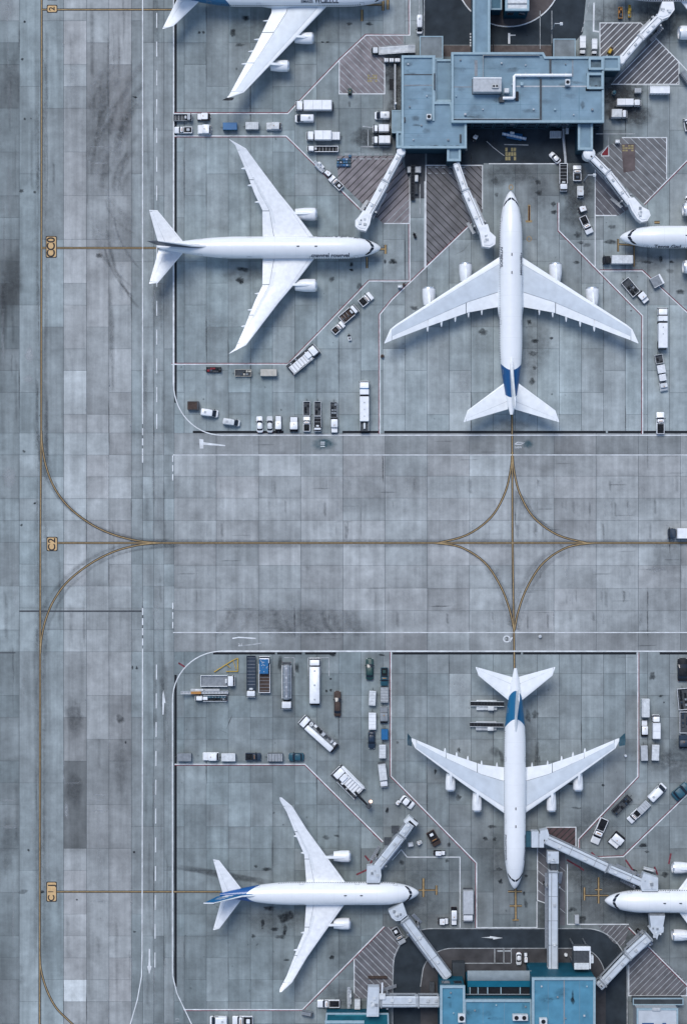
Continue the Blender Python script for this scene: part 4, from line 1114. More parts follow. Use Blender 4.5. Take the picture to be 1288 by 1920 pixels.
# ---------------------------------------------------------------- terminal buildings
def offset_poly(poly, d):
    n = len(poly)
    ar = sum(poly[i][0] * poly[(i + 1) % n][1] - poly[(i + 1) % n][0] * poly[i][1] for i in range(n))
    sgn = 1 if ar > 0 else -1
    out = []
    for i in range(n):
        a, b, c = poly[i - 1], poly[i], poly[(i + 1) % n]
        def nr(p, q):
            dx, dy = q[0] - p[0], q[1] - p[1]; l = math.hypot(dx, dy) or 1
            return (-dy / l * sgn, dx / l * sgn)
        n1, n2 = nr(a, b), nr(b, c)
        mx, my = (n1[0] + n2[0]) / 2, (n1[1] + n2[1]) / 2; k = 1 / max(.2, mx * mx + my * my)
        out.append((b[0] + mx * k * d, b[1] + my * k * d))
    return out
WINM = {}
def window_row(parent, p0, p1, z0, z1, w=2.2, gap=.35, out=.06):
    """a row of framed windows along the wall from p0 to p1 (outside is on the left of that direction)"""
    dx, dy = p1[0] - p0[0], p1[1] - p0[1]; L = math.hypot(dx, dy); n = int(L // (w + gap))
    if n < 1: return
    ux, uy = dx / L, dy / L; rz = math.atan2(dy, dx); k = (w, round(z1 - z0, 2))
    if k not in WINM:
        h = z1 - z0; m = MB(); t = .12
        m.box(-w / 2, w / 2, -.10, .04, 0, t); m.box(-w / 2, w / 2, -.10, .04, h - t, h)
        m.box(-w / 2, -w / 2 + t, -.098, .038, t, h - t); m.box(w / 2 - t, w / 2, -.098, .038, t, h - t)
        q = MB(); q.box(-w / 2 + t, w / 2 - t, -.03, .03, t, h - t)
        WINM[k] = (m.mesh("window", mat("window_frame_paint", (.05, .09, .12), .5)), q.mesh("pane", GLASS))
    for i in range(n):
        t = (i + .5) * L / n
        o = link("window", WINM[k][0], parent, (p0[0] + ux * t - uy * out, p0[1] + uy * t + ux * out, z0), rz)
        link("pane", WINM[k][1], o)
def block(root, poly_px, h, roofm, wallm, base=0.0, rim=.55, rimh=.5, windows=(), name="roof"):
    poly = [P(x, y, h) for x, y in poly_px]
    m = MB(); m.prism(offset_poly(poly, .06), base, h - .02)
    wall = part("wall", m, wallm, root)
    m = MB(); m.prism(offset_poly(poly, rim * .9), h - .3, h + .02)
    roof = part(name, m, roofm, root)
    n = len(poly); inn = offset_poly(poly, rim); out = offset_poly(poly, -.06)
    m = MB()
    for i in range(n):
        j = (i + 1) % n
        m.add([(*out[i], h - .5), (*out[j], h - .5), (*out[j], h + rimh), (*out[i], h + rimh), (*inn[i], h), (*inn[j], h), (*inn[j], h + rimh), (*inn[i], h + rimh)],
              [(0, 1, 2, 3), (3, 2, 6, 7), (7, 6, 5, 4), (1, 0, 4, 5)])
    part("parapet", m, PARAPET, root)
    for (i, z0, z1, w) in windows:
        a, b = poly[i], poly[(i + 1) % n]
        window_row(root, a, b, z0, z1, w)
    return roof
def roof_box(root, x0, y0, x1, y1, h, z, m, name, r=.2, c=.12):
    a = P(x0, y1, z + h); b = P(x1, y0, z + h); q = MB(); q.rbox(a[0], b[0], a[1], b[1], z, z + h, r, c)
    return part(name, q, m, root)
def roof_line(root, pts, w, z, h, m, name):
    q = MB(); pp = [P(x, y, z) for x, y in pts]
    for a, b in zip(pp, pp[1:]):
        dx, dy = b[0] - a[0], b[1] - a[1]; l = math.hypot(dx, dy); nx, ny = -dy / l * w / 2, dx / l * w / 2
        ex, ey = dx / l * w / 2, dy / l * w / 2
        z1 = z + h + rs.uniform(0, .004)
        base = [(a[0] - ex + nx, a[1] - ey + ny), (a[0] - ex - nx, a[1] - ey - ny), (b[0] + ex - nx, b[1] + ey - ny), (b[0] + ex + nx, b[1] + ey + ny)]
        q.prism(base, z - .02, z1)
    return part(name, q, m, root)
def hvac(label, x0, y0, x1, y1, z, fans=1, parent=None):
    cx, cy = P((x0 + x1) / 2, (y0 + y1) / 2, z); w, d = (x1 - x0) / PPM, (y1 - y0) / PPM; h = 1.7
    r = thing("air_conditioner", label, "air conditioner", (cx, cy, z))
    m = MB(); m.rbox(-w / 2, w / 2, -d / 2, d / 2, .25, h, .1, .08); part("housing", m, OFFWHITE, r)
    m = MB(); m.box(-w / 2 + .1, w / 2 - .1, -d / 2 + .1, d / 2 - .1, 0, .25); part("base", m, DGREY, r)
    for k in range(fans):
        q = MB(); fx = (k - (fans - 1) / 2) * w / fans; rr = min(d, w / fans) * .36
        q.loops([[(fx + rr * math.cos(6.28318 * i / 14), rr * math.sin(6.28318 * i / 14), zz) for i in range(14)] for zz in (h - .05, h + .06)]); fn = part("fan_grille", q, BLACK, r)
    return r

SEAM = mat("roof_seam_strip", (.16, .26, .32), .7, .2, .5)
HM, HW = 9.0, 8.0
# upper pier
cx, cy = P(940, 200, 0)
T = thing("terminal_building", "long grey-blue flat-roofed pier building near the top edge with pipes on its roof", "building", (0, 0, 0))
block(T, [(846, 230), (846, 99), (1018, 99), (1022, 107), (1131, 107), (1131, 230)], HM, ROOF_A, WALL_A, windows=((5, 5.6, 8.0, 2.4), (5, 2.2, 4.6, 2.4), (0, 5.4, 8, 2.4), (4, 5.4, 8, 2.4)))
block(T, [(753, 278), (753, 105), (815, 105), (815, 192), (846, 192), (852, 228), (874, 228), (874, 278)], HW, ROOF_A, WALL_A, windows=((6, 4.8, 7.2, 2.4), (6, 1.6, 4.0, 2.4), (0, 4.8, 7.2, 2.4)))
block(T, [(815, 191), (815, 112), (850, 112), (850, 191)], 6.6, ROOF_A, WALL_A, rim=.5)
block(T, [(815, 230), (815, 190), (849, 190), (849, 230)], 7.4, ROOF_A, WALL_A, rim=.3)
block(T, [(1129, 132), (1129, 106), (1161, 106), (1161, 132)], 8.2, ROOF_A, WALL_A)
block(T, [(1083, 281), (1083, 226), (1110, 226), (1110, 281)], 7.3, ROOF_A, WALL_A, windows=((3, 4.0, 6.4, 1.6),))
block(T, [(838, 302), (838, 276), (863, 276), (863, 302)], 7.3, ROOF_A, WALL_A)
block(T, [(743, 277), (743, 247), (755, 247), (755, 277)], 7.2, ROOF_A, WALL_A, rim=.5)
block(T, [(735, 249), (735, 207), (755, 207), (755, 249)], 5.5, mat("pale_canopy_roof", (.25, .34, .39), .7, .15, .5), WALL_A, rim=.2, rimh=.1)
block(T, [(886, 103), (886, -90), (918, -90), (918, 103)], 7.9, ROOF_A, WALL_A, rim=.6)
# ground floor sheds behind the pier
for x0, y0, x1, y1, hh in ((787, 68, 830, 110, 5.2), (1037, 73, 1078, 112, 5.2)):
    block(T, [(x0, y1), (x0, y0), (x1, y0), (x1, y1)], hh, mat("shed_roof_grey", (.20, .225, .235), .8, .25, .5), DGREY, rim=.2, rimh=.12, name="shed_roof")
roof_line(T, [(756, 140), (812, 140)], .3, HW, .05, DGREY, "roof_seam"); roof_line(T, [(756, 160), (812, 160)], .25, HW, .05, GREY, "roof_seam")
roof_line(T, [(812, 108), (812, 225)], .55, HW, .5, PARAPET, "roof_kerb"); roof_line(T, [(814, 140), (814, 168)], .3, HW, .9, DGREY, "roof_kerb")
roof_line(T, [(1013, 150), (1013, 226)], .5, HM, .35, DGREY, "expansion_joint"); roof_line(T, [(1031, 108), (1031, 136)], .5, HM, .35, DGREY, "expansion_joint")
roof_line(T, [(892, 116), (892, 140)], .8, HM, .08, GREY, "roof_walkway"); roof_line(T, [(1073, 108), (1073, 143)], .3, HM, .05, GREY, "roof_seam")
roof_line(T, [(850, 163), (885, 163)], .25, HM, .04, GREY, "roof_seam"); roof_line(T, [(965, 162), (1105, 162)], .35, HM, .06, LGREY, "cable_tray"); roof_line(T, [(1085, 165), (1085, 226)], .25, HM, .05, SEAM, "roof_seam")
for yy in (128, 196): roof_line(T, [(850, yy), (1008, yy)], .12, HM, .03, SEAM, "roof_seam")
for xx in (930, 975, 1050): roof_line(T, [(xx, 168), (xx, 226)], .12, HM, .03, SEAM, "roof_seam")
for yy in (185, 205, 250): roof_line(T, [(757, yy), (805, yy)], .12, HW, .03, SEAM, "roof_seam")
for px_, py_, e, h_ in ((863, 112, 3, .5), (872, 214, 4, .7), (905, 205, 2.5, .5), (940, 118, 3, .6), (985, 122, 2.5, .5), (1000, 205, 3, .5), (1040, 205, 3.5, .6), (1060, 120, 2.5, .5), (1075, 215, 2.5, .5), (1110, 205, 4, .7), (855, 180, 2.5, .5), (925, 146, 4, .6), (978, 157, 6, .8), (960, 158, 3.5, .6)):
    roof_box(T, px_ - e / 2, py_ - e / 2, px_ + e / 2, py_ + e / 2, h_, HM, rs.choice((LGREY, GREY, PARAPET)), "roof_vent", .1, .06)
for px_, py_, e in ((765, 120, 3), (790, 235, 3), (840, 262, 3.5), (775, 262, 2.5), (800, 180, 2.5), (768, 200, 3)):
    roof_box(T, px_ - e / 2, py_ - e / 2, px_ + e / 2, py_ + e / 2, .5, HW, rs.choice((LGREY, GREY)), "roof_vent", .1, .06)
for yy in (107, 118, 140, 152, 174, 185, 207, 218): roof_line(T, [(850, yy), (1010, yy)], .06, HM, .02, SEAM, "membrane_seam")
for yy in (115, 175, 185, 207, 218): roof_line(T, [(1016, yy), (1098, yy)], .06, HM, .02, SEAM, "membrane_seam")
for yy in (118, 130, 150, 172, 195, 215, 236, 246, 258, 268): roof_line(T, [(757, yy), (811 if yy < 230 else 868, yy)], .06, HW, .02, SEAM, "membrane_seam")
roof_line(T, [(905, 150), (905, 105), (1010, 105)], .07, HM, .9, STEEL, "roof_railing")
roof_line(T, [(850, 224), (1010, 224)], .07, HM, .8, STEEL, "roof_railing")
rst = Stains()
def rblob(ax, ay, rx, ry, al, hz):
    k = (CAM_H - hz - .06) / CAM_H; rst.blob(644 + (ax - 644) * k, 960 + (ay - 960) * k, rx, ry, al, rs.uniform(-10, 10), 18, z=hz + .045, jag=.35)
for i in range(26): rblob(rs.uniform(856, 1090), rs.uniform(108, 222), rs.uniform(4, 22), rs.uniform(2, 9), rs.uniform(.08, .28), HM)
for i in range(12): rblob(rs.uniform(762, 806), rs.uniform(112, 270), rs.uniform(3, 14), rs.uniform(2, 7), rs.uniform(.1, .32), HW)
for i in range(8): rblob(rs.uniform(760, 866), 274, rs.uniform(4, 10), 2, rs.uniform(.4, .7), HW)
rblob(1092, 197, 5, 8, .35, HM); rblob(778, 160, 24, 2, .4, HW)
rst.done("roof_stains", RUBBER_DARK, T)
# rooftop courts on the east side
for x0, y0, x1, y1 in ((1104, 111, 1128, 130), (1101, 140, 1128, 166)):
    roof_line(T, [(x0, y0), (x0, y1), (x1, y1), (x1, y0), (x0, y0)], .6, HM, .9, PARAPET, "court_wall")
    a = P(x0, y1, HM + .03); b = P(x1, y0, HM + .03); q = MB(); q.box(a[0] + .3, b[0] - .3, a[1] + .3, b[1] - .3, HM + .01, HM + .05); part("court_floor", q, mat("weathered_roof", (.13, .18, .21), .8, .4, .5), T)
roof_line(T, [(1100, 167.5), (1127, 167.5)], .8, HM, .25, BLACK, "gutter")
for p in ((1117, 162, 5), (1123, 163, 4)): roof_box(T, p[0] - p[2] / 2, p[1] - p[2] / 2, p[0] + p[2] / 2, p[1] + p[2] / 2, .6, HM, DGREY, "roof_vent")
roof_line(T, [(758, 276), (868, 276)], .3, HW, .08, DGREY, "gutter"); roof_line(T, [(863, 254), (863, 266)], .5, HW, .3, DGREY, "roof_vent")
roof_line(T, [(758, 222), (758, 228)], .5, HW, .4, DGREY, "roof_vent")
hv = thing("air_handling_unit", "large grey air handling box with a raised lid on the upper pier roof", "ventilation unit", (*P(912, 163, HM), HM + .02))
w_, d_ = 52 / PPM, 26 / PPM
m = MB(); m.rbox(-w_ / 2, w_ / 2, -d_ / 2, d_ / 2, .2, 2.6, .15, .1); part("housing", m, LGREY, hv)
m = MB(); m.box(-w_ / 2 - .15, w_ / 2 + .15, -d_ / 2 - .15, d_ / 2 + .15, 0, .2); part("base", m, DGREY, hv)
m = MB(); m.rbox(1.2, 2.9, -1.0, .2, 2.6, 3.0, .1, .06); part("hatch", m, STEEL, hv)
for k in range(2):
    m = MB(); m.loops([[(1.65 + k * .8 + .28 * math.cos(6.28318 * i / 10), -.4 + .28 * math.sin(6.28318 * i / 10), z) for i in range(10)] for z in (3.0, 3.1)]); part("fan_grille", m, BLACK, hv)
m = MB(); m.box(-w_ / 2, w_ / 2, d_ / 2 - .25, d_ / 2 + .05, 2.6, 2.75); part("lid_edge", m, WHITE, hv)
dk = thing("roof_duct", "white L-shaped duct pipe bent across the upper pier roof", "duct", (*P(965, 150, HM + 1), HM + .02))
ox, oy = P(965, 150, HM + 1)
pp = [(x - ox, y - oy, .9) for x, y in (P(942, 184, HM + 1), P(962, 184, HM + 1), P(963.5, 183, HM + 1), P(963.5, 143, HM + 1), P(965.5, 141, HM + 1), P(1071, 141, HM + 1))]
m = MB(); m.tube(pp, .42, 10); part("pipe", m, WHITE, dk, 50)
for x in (985, 1010, 1035, 1060):
    m = MB(); qx, qy = P(x, 141, HM + .5); m.box(qx - ox - .15, qx - ox + .15, qy - oy - .6, qy - oy + .6, 0, .55); part("support", m, STEEL, dk)
m = MB(); qx, qy = P(968, 180, HM + .5); m.box(qx - ox - .3, qx - ox + .5, qy - oy - 1.2, qy - oy + 1.2, 0, .5); part("duct_base", m, BLACK, dk)
m = MB(); qx, qy = P(940, 187, HM + .5); m.rbox(qx - ox - .7, qx - ox + .7, qy - oy - .7, qy - oy + .7, 0, .8); part("duct_inlet", m, DGREY, dk)
hvac("small white fan unit in the middle of the upper pier roof east of the duct", 1058, 151, 1067, 162, HM + .02)
hvac("small white fan unit at the south end of the narrow roof kerb", 799, 216, 808, 226, HW + .02)
hvac("small white unit beside the end of the white duct", 944, 168, 953, 176, HM + .02, 0)

# lower pier
T2 = thing("terminal_building", "bright blue flat-roofed pier building at the bottom edge", "building", (0, 0, 0))
block(T2, [(825, 1990), (825, 1848), (871, 1848), (871, 1990)], 14, ROOF_B, WALL_TEAL, windows=((1, 9, 12, 2.2),))
block(T2, [(869, 1990), (869, 1874), (997, 1874), (997, 1990)], 13.9, ROOF_B, WALL_TEAL)
block(T2, [(997, 1990), (997, 1833), (1115, 1833), (1115, 1990)], 17, ROOF_B, WALL_TEAL)
# glazed link with a curved grey canopy and posts
q = MB(); a0 = P(876, 1838, 10.0); b0 = P(996, 1838, 10.0); L = []
for i in range(7):
    t = i / 6; y = P(0, 1820 + 18 * t, 9.5)[1]; z = 9.2 + .9 * math.sin(math.pi * (.15 + .55 * t))
    L.append((y, z))
q.loops([[(a0[0], y, z) for y, z in L] + [(a0[0], y, z - .3) for y, z in L[::-1]], [(b0[0], y, z) for y, z in L] + [(b0[0], y, z - .3) for y, z in L[::-1]]])
part("canopy", q, mat("canopy_grey", (.22, .26, .28), .5, .15, .6), T2, 40)
q = MB(); y0 = P(0, 1874, 13.9)[1]; y1 = P(0, 1838, 9.6)[1]; q.box(a0[0], b0[0] + .1, y0, y1, 0, 9.4); part("link_wall", q, WALL_TEAL, T2)
q = MB(); ya = P(0, 1850, 9.6)[1]; q.box(a0[0] + .3, b0[0] - .2, y0 + .2, ya, 9.4, 9.52); part("link_roof", q, BLACK, T2)
q = MB(); q.box(a0[0] + .1, b0[0] - .1, ya, y1 - .1, 9.4, 9.9); part("link_fascia", q, mat("teal_fascia", (.008, .12, .19), .5, .12, .6), T2)
for x in (881, 896, 914, 939, 975):
    q = MB(); px_ = P(x, 1862, 10.5)[0]; q.box(px_ - .13, px_ + .13, y0 + .25, ya - .1, 9.52, 10.2); part("roof_beam", q, PARAPET, T2)
roof_line(T2, [(872, 1864), (995, 1864)], .25, 10.0, .3, STEEL, "handrail")
roof_line(T2, [(1057, 1836), (1057, 1990)], .3, 17, .06, GREY, "roof_seam")
roof_line(T2, [(871, 1876), (871, 1990)], .12, 14.0, .05, GREY, "roof_seam")
for x in (1027, 1086): roof_line(T2, [(x, 1837), (x, 1990)], .1, 17, .03, SEAM, "roof_seam")
for x in (905, 945): roof_line(T2, [(x, 1878), (x, 1990)], .1, 13.9, .03, SEAM, "roof_seam")
sb = Stains(); xx_, yy_ = 1073, 1876
for (ax, ay, rx, ry, al) in ((1073, 1876, 5, 7, .8), (1073, 1868, 3, 14, .5), (843, 1876, 4, 2, .5), (918, 1915, 3, 2, .4)):
    k = (CAM_H - 17.05) / CAM_H; sb.blob(644 + (ax - 644) * k, 960 + (ay - 960) * k, rx, ry, al, 0, 14, z=17.06 if ax > 997 else 14.06)
for i in range(20):
    ax, ay, hz = (rs.uniform(1004, 1108), rs.uniform(1842, 1920), 17) if i % 2 else (rs.uniform(832, 990), rs.uniform(1880, 1920), 14)
    k = (CAM_H - hz - .05) / CAM_H; sb.blob(644 + (ax - 644) * k, 960 + (ay - 960) * k, rs.uniform(3, 16), rs.uniform(3, 12), rs.uniform(.05, .16), 0, 16, z=hz + .06)
sb.done("roof_stains", OIL, T2)
for px_, py_, e, hz in ((845, 1862, 3, 14), (850, 1900, 2.5, 14), (890, 1895, 3, 13.9), (930, 1885, 3, 13.9), (985, 1888, 3, 13.9), (1015, 1850, 3, 17), (1045, 1870, 3, 17), (1100, 1850, 3, 17), (1095, 1905, 3.5, 17), (1060, 1910, 2.5, 17)):
    roof_box(T2, px_ - e / 2, py_ - e / 2, px_ + e / 2, py_ + e / 2, .5, hz, rs.choice((LGREY, GREY, PARAPET)), "roof_vent", .1, .06)
hvac("white box unit at the left on the bright blue lower roof", 858, 1899, 871, 1914, 13.95)
hvac("twin-fan unit in the middle of the bright blue lower roof", 960, 1900, 988, 1911, 13.95, 2)
hvac("white box unit on the taller lower roof beside its parapet", 1010, 1907, 1024, 1918, 17.05)
# roof plant standing on columns in front of the lower pier
pl = thing("plant_box", "large white-framed dark cooling plant standing at the north wall of the lower pier", "cooling unit", (*P(1090, 1796, 12), 0))
m = MB(); m.rbox(-2.1, 2.1, -2.9, 2.8, 8.2, 12, .2, .15); part("housing", m, DGREY, pl)
m = MB(); m.rbox(-2.2, 2.25, 1.9, 3.0, 11.6, 12.4, .2, .1); part("top_frame", m, WHITE, pl)
m = MB(); m.rbox(-2.0, 1.9, -3.0, -1.3, 11.9, 12.5, .2, .1); part("hood", m, OFFWHITE, pl)
m = MB(); m.rbox(2.0, 2.35, -2.9, 2.9, 11.2, 12.2, .1, .08); part("side_frame", m, WHITE, pl)
m = MB(); m.rbox(2.35, 3.2, -1.6, .4, 9.5, 11.4, .15, .1); part("side_unit", m, OFFWHITE, pl)
for sx in (-1.7, 1.7):
    for sy in (-2.4, 2.4):
        m = MB(); m.box(sx - .15, sx + .15, sy - .15, sy + .15, 0, 8.2); part("leg", m, STEEL, pl)
# side roofs at the bottom edge
T3 = thing("low_building", "low teal-roofed building under the bridge box at the bottom edge", "building", (0, 0, 0))
block(T3, [(604, 1990), (612, 1900), (728, 1900), (731, 1990)], 5.0, mat("teal_roof", (.01, .10, .135), .6, .2, .5), WALL_TEAL, rim=.3, rimh=.15)
roof_line(T3, [(612, 1916), (680, 1916)], .8, 5, .2, PARAPET, "roof_kerb"); roof_line(T3, [(630, 1903), (700, 1903)], .5, 5, .12, mat("teal_light", (.03, .17, .2), .6), "roof_kerb")
T4 = thing("low_building", "small white-roofed building with blue lettering blocks in the bottom right corner", "building", (0, 0, 0))
block(T4, [(1193, 1990), (1193, 1891), (1270, 1891), (1270, 1990)], 7.0, mat("pale_roof", (.50, .53, .56), .6, .12, .5), LGREY, rim=.4, rimh=.2)
for a, b in ((1203, 1225), (1241, 1248)):
    q = MB(); u = P(a, 1926, 7); v = P(b, 1918, 7); q.box(u[0], v[0], u[1], v[1], 7.02, 7.06); part("roof_lettering", q, BLUE_WINDOW, T4)
roof_box(T4, 1222, 1890, 1238, 1896, .5, 7, LGREY, "roof_vent")
for x0, y0, x1, y1 in ((1186, 1872, 1280, 1884),):
    block(T4, [(x0, y1), (x0, y0), (x1, y0), (x1, y1)], 3.2, DROOF, DGREY, rim=.2, rimh=.1)
T5 = thing("kiosk_building", "small white-roofed kiosk with a teal front beside the upper walkway", "building", (0, 0, 0))
block(T5, [(947, 20), (947, -60), (991, -60), (991, 20)], 8.5, OFFWHITE, WALL_TEAL, rim=.5, rimh=.3, windows=((3, 4, 7, 1.8),))
roof_line(T5, [(948, 7), (990, 7)], .3, 8.5, .2, GREY, "roof_seam")
T6 = thing("kiosk_building", "small blue-roofed hut between the upper walkway and the white kiosk", "building", (0, 0, 0))
block(T6, [(919, 18), (919, -60), (940, -60), (940, 18)], 6.0, mat("hut_roof", (.08, .16, .21), .7, .2, .5), WALL_TEAL, rim=.3, rimh=.2)

# small ground clutter round the pier
def low_wall(label, x0, y0, x1, y1, h, m):
    cx, cy = P((x0 + x1) / 2, (y0 + y1) / 2, h); w, d = (x1 - x0) / PPM / 2, (y1 - y0) / PPM / 2
    r = tag(part("barrier_wall", (lambda q: (q.box(-w, w, -d, d, 0, h), q)[1])(MB()), m, None, None, (cx, cy, 0)), label, "wall")
    return r
low_wall("pale kerb wall west of the upper pier beside a dark pit", 739, 120, 742, 205, 1.0, LGREY)
low_wall("thin pale wall under the south eaves of the upper pier", 990, 237, 1078, 239.5, 1.2, LGREY)
low_wall("short teal wall below the upper pier roof edge", 925, 230, 947, 238, 2.2, TEAL)
low_wall("rubble-grey low wall beside the short teal wall", 882, 231, 922, 238, 1.6, LGREY)
low_wall("dark grey kerb wall left of the blue lower pier", 805, 1842, 814, 1882, 1.2, DGREY)
low_wall("dark brown stair block left of the curved canopy", 848, 1806, 871, 1842, 3.5, DROOF)
low_wall("brown ramp frame at the end of the striped bay under the bridge box", 690, 1831, 726, 1835, .8, BROWN)
pit = MB(); a = P(730, 168); b = P(737, 148); pit.box(a[0], b[0], a[1], b[1], .0, .15); tag(part("floor_hatch", pit, BLACK), "black floor hatch west of the upper pier wall", "hatch")

# ---------------------------------------------------------------- jet bridges
def bridge(label, pts, widths, m, head=None, tops=6.9, rotunda=5.0, legs=True, ribs=True, cab=None):
    """pts: photograph pixels of the roof from the terminal end to the head; head: polygon (pixels) of the cab"""
    z1 = tops; z0 = z1 - 3.0
    ox, oy = P(*pts[0], z1)
    r = thing("jet_bridge", label, "jet bridge", (ox, oy, 0), 0, "jet bridges between the piers and the airliners")
    wp = [(x - ox, y - oy) for x, y in (P(*p, z1) for p in pts)]
    for i, (a, b) in enumerate(zip(wp, wp[1:])):
        w = widths[i] / PPM / 2; dx, dy = b[0] - a[0], b[1] - a[1]; L = math.hypot(dx, dy); ang = math.atan2(dy, dx)
        dz = -.12 * i
        q = MB(); q.rr([(z0 + dz, 0, L, -w, w), (z1 - .25 + dz, 0, L, -w, w), (z1 + dz, .05, L - .05, -w + .3, w - .3)], .08, 1)
        t = part("tunnel", q, m, r, None, (a[0], a[1], 0), ang)
        n = max(2, int(L // 3.2))
        for k in range(n + 1):                                   # roof ribs and side window bands
            q = MB(); x = .3 + (L - .6) * k / n; q.box(x - .05, x + .05, -w - .03, w + .03, z0 + dz - .03, z1 + dz + .05 - (.05 if not ribs else 0)); part("rib", q, LGREY if m is BOX_WHITE else GREY, t) if k in (0, n) or k % 2 == 0 else None
        q = MB(); q.box(L - .55, L - .15, -w - .16, w + .16, z0 + dz - .1, z1 + dz + .17); part("collar", q, LGREY if m is BOX_WHITE else GREY, t)
        q = MB(); q.tube([(.5, w * .45, z1 + dz + .1), (L * .5, w * .48, z1 + dz + .1), (L - .7, w * .4, z1 + dz + .1)], .07, 6); part("roof_cable", q, GREY, t)
        for k in range(2):
            x = L * (.25 + .4 * k) + rs.uniform(-.8, .8); q = MB(); q.rbox(x - .4, x + .4, -w * .5, w * .05, z1 + dz, z1 + dz + .35, .08, .06); part("roof_box", q, rs.choice((OFFWHITE, LGREY)), t)
        for s in (-1, 1):
            q = MB(); q.box(.6, L - .6, s * w - .02, s * w + .02, z0 + dz + .9, z0 + dz + 2.0); part("side_glazing", q, GLASS, t)
            q = MB(); q.box(.2, L - .2, s * (w + .12) - .08, s * (w + .12) + .08, z0 + dz - .25, z0 + dz + .1); part("side_rail", q, STEEL, t)
        if i == len(wp) - 2:
            q = MB(); q.box(L * .2, L * .96, w + .2, w + .75, z0 - .2, z0 + .05); part("service_walkway", q, STEEL, t)
    if rotunda:
        q = MB(); rr = rotunda / 2
        q.loops([[(rr * k_ * math.cos(6.28318 * k / 20), rr * k_ * math.sin(6.28318 * k / 20), z) for k in range(20)] for z, k_ in ((z0 - .3, 1), (z1 + .1, 1), (z1 + .35, .8))]); part("rotunda", q, m, r, 40)
        q = MB(); q.tube([(0, 0, 0), (0, 0, z0)], .55, 12); part("column", q, LGREY, r, 40)
    a, b = wp[-2], wp[-1]; dx, dy = b[0] - a[0], b[1] - a[1]; L = math.hypot(dx, dy); ux, uy = dx / L, dy / L
    if legs:
        cx, cy = b[0] - ux * min(4.5, L * .2), b[1] - uy * min(4.5, L * .2); w = widths[-1] / PPM / 2 + .5
        for s in (-1, 1):
            q = MB(); lx, ly = cx - uy * w * s, cy + ux * w * s; q.box(lx - .22, lx + .22, ly - .22, ly + .22, .7, z1 - .6); lg = part("leg", q, STEEL, r)
            q = MB(); q.loops([[(lx + .55 * math.cos(6.28318 * k / 12) * ux - uy * o, ly + .55 * math.cos(6.28318 * k / 12) * uy + ux * o, .55 + .55 * math.sin(6.28318 * k / 12)) for k in range(12)] for o in (-.3, .3)]); part("wheel", q, TYRE, lg)
        q = MB(); q.strip([(cx - uy * (w + .3), cy + ux * (w + .3)), (cx + uy * (w + .3), cy - ux * (w + .3))], .6, .9); part("axle", q, DGREY, r)
        # drive gear, stair flight at the side
        n = 9; q = MB(); w2 = widths[-1] / PPM / 2 + 1.1
        for k in range(n):
            sx = b[0] - ux * (1.0 + k * .42) + uy * w2; sy = b[1] - uy * (1.0 + k * .42) - ux * w2; zz = (z0) * (1 - k / n)
            q.prism([(sx - ux * .2 - uy * .45, sy - uy * .2 + ux * .45), (sx - ux * .2 + uy * .45, sy - uy * .2 - ux * .45), (sx + ux * .2 + uy * .45, sy + uy * .2 - ux * .45), (sx + ux * .2 - uy * .45, sy + uy * .2 + ux * .45)], max(0, zz - .12), zz)
        part("side_stair", q, STEEL, r)
    if head:
        hp = [(x - ox, y - oy) for x, y in (P(*p, z1) for p in head)]
        q = MB(); q.prism(hp, z0 - .15, z1 + .06); hd = part("cab", q, cab or m, r)
        ip = offset_poly(hp, .5); q = MB(); q.prism(ip, z1 + .06, z1 + .22); part("cab_roof", q, m, hd)
        cxm = sum(p[0] for p in hp) / len(hp); cym = sum(p[1] for p in hp) / len(hp)
        for k in range(5):
            q = MB(); x, y = cxm + rs.uniform(-1.1, 1.1), cym + rs.uniform(-1.1, 1.1); e = rs.uniform(.15, .4); q.box(x - e, x + e, y - e, y + e, z1 + .2, z1 + .2 + rs.uniform(.15, .4)); part("roof_fitting", q, rs.choice((LGREY, OFFWHITE, GREY)), hd)
    return r
def bellows(root, p0, p1, d, z1=6.9):
    """dark folding canopy against the aircraft: from p0 to p1 (pixels), d pixels deep"""
    ox, oy = root.location.x, root.location.y
    a, b = P(*p0, z1), P(*p1, z1); dx, dy = b[0] - a[0], b[1] - a[1]; L = math.hypot(dx, dy); nx, ny = -dy / L, dx / L
    for k in range(4):
        t = d / PPM / 4
        q = MB(); o0, o1 = t * k, t * (k + .75); e = .12 * (k % 2)
        q.prism([(a[0] + nx * o0 - ox, a[1] + ny * o0 - oy), (b[0] + nx * o0 - ox, b[1] + ny * o0 - oy), (b[0] + nx * o1 - ox, b[1] + ny * o1 - oy), (a[0] + nx * o1 - ox, a[1] + ny * o1 - oy)], z1 - 3.0, z1 - .1 - .05 * k - e)
        part("bellows_fold", q, GREY, root)
bridge("white jet bridge slanting down-left from the upper pier toward the black-titled twin-jet", [(752, 284), (722, 341), (688, 404)], (12.5, 15), BOX_WHITE, [(681, 394), (697, 402), (693, 420), (686, 433), (672, 430), (666, 424), (666, 413), (672, 407)], rotunda=2.4)
bridge("white jet bridge slanting down-right from the upper pier toward the blue-banded four-engine jet", [(855, 305), (873, 357), (906, 434)], (12, 14.5), BOX_WHITE, [(897, 424), (914, 420), (918, 434), (929, 444), (928, 458), (918, 464), (904, 462), (901, 446)], rotunda=0)
bridge("long white jet bridge from the east annex of the upper pier, its cab round", [(1104, 288), (1140, 324), (1183, 381)], (12.5, 13.5), BOX_WHITE, [(1174, 372), (1188, 370), (1204, 388), (1216, 394), (1219, 404), (1213, 414), (1202, 416), (1194, 410), (1184, 395)], rotunda=3.2)
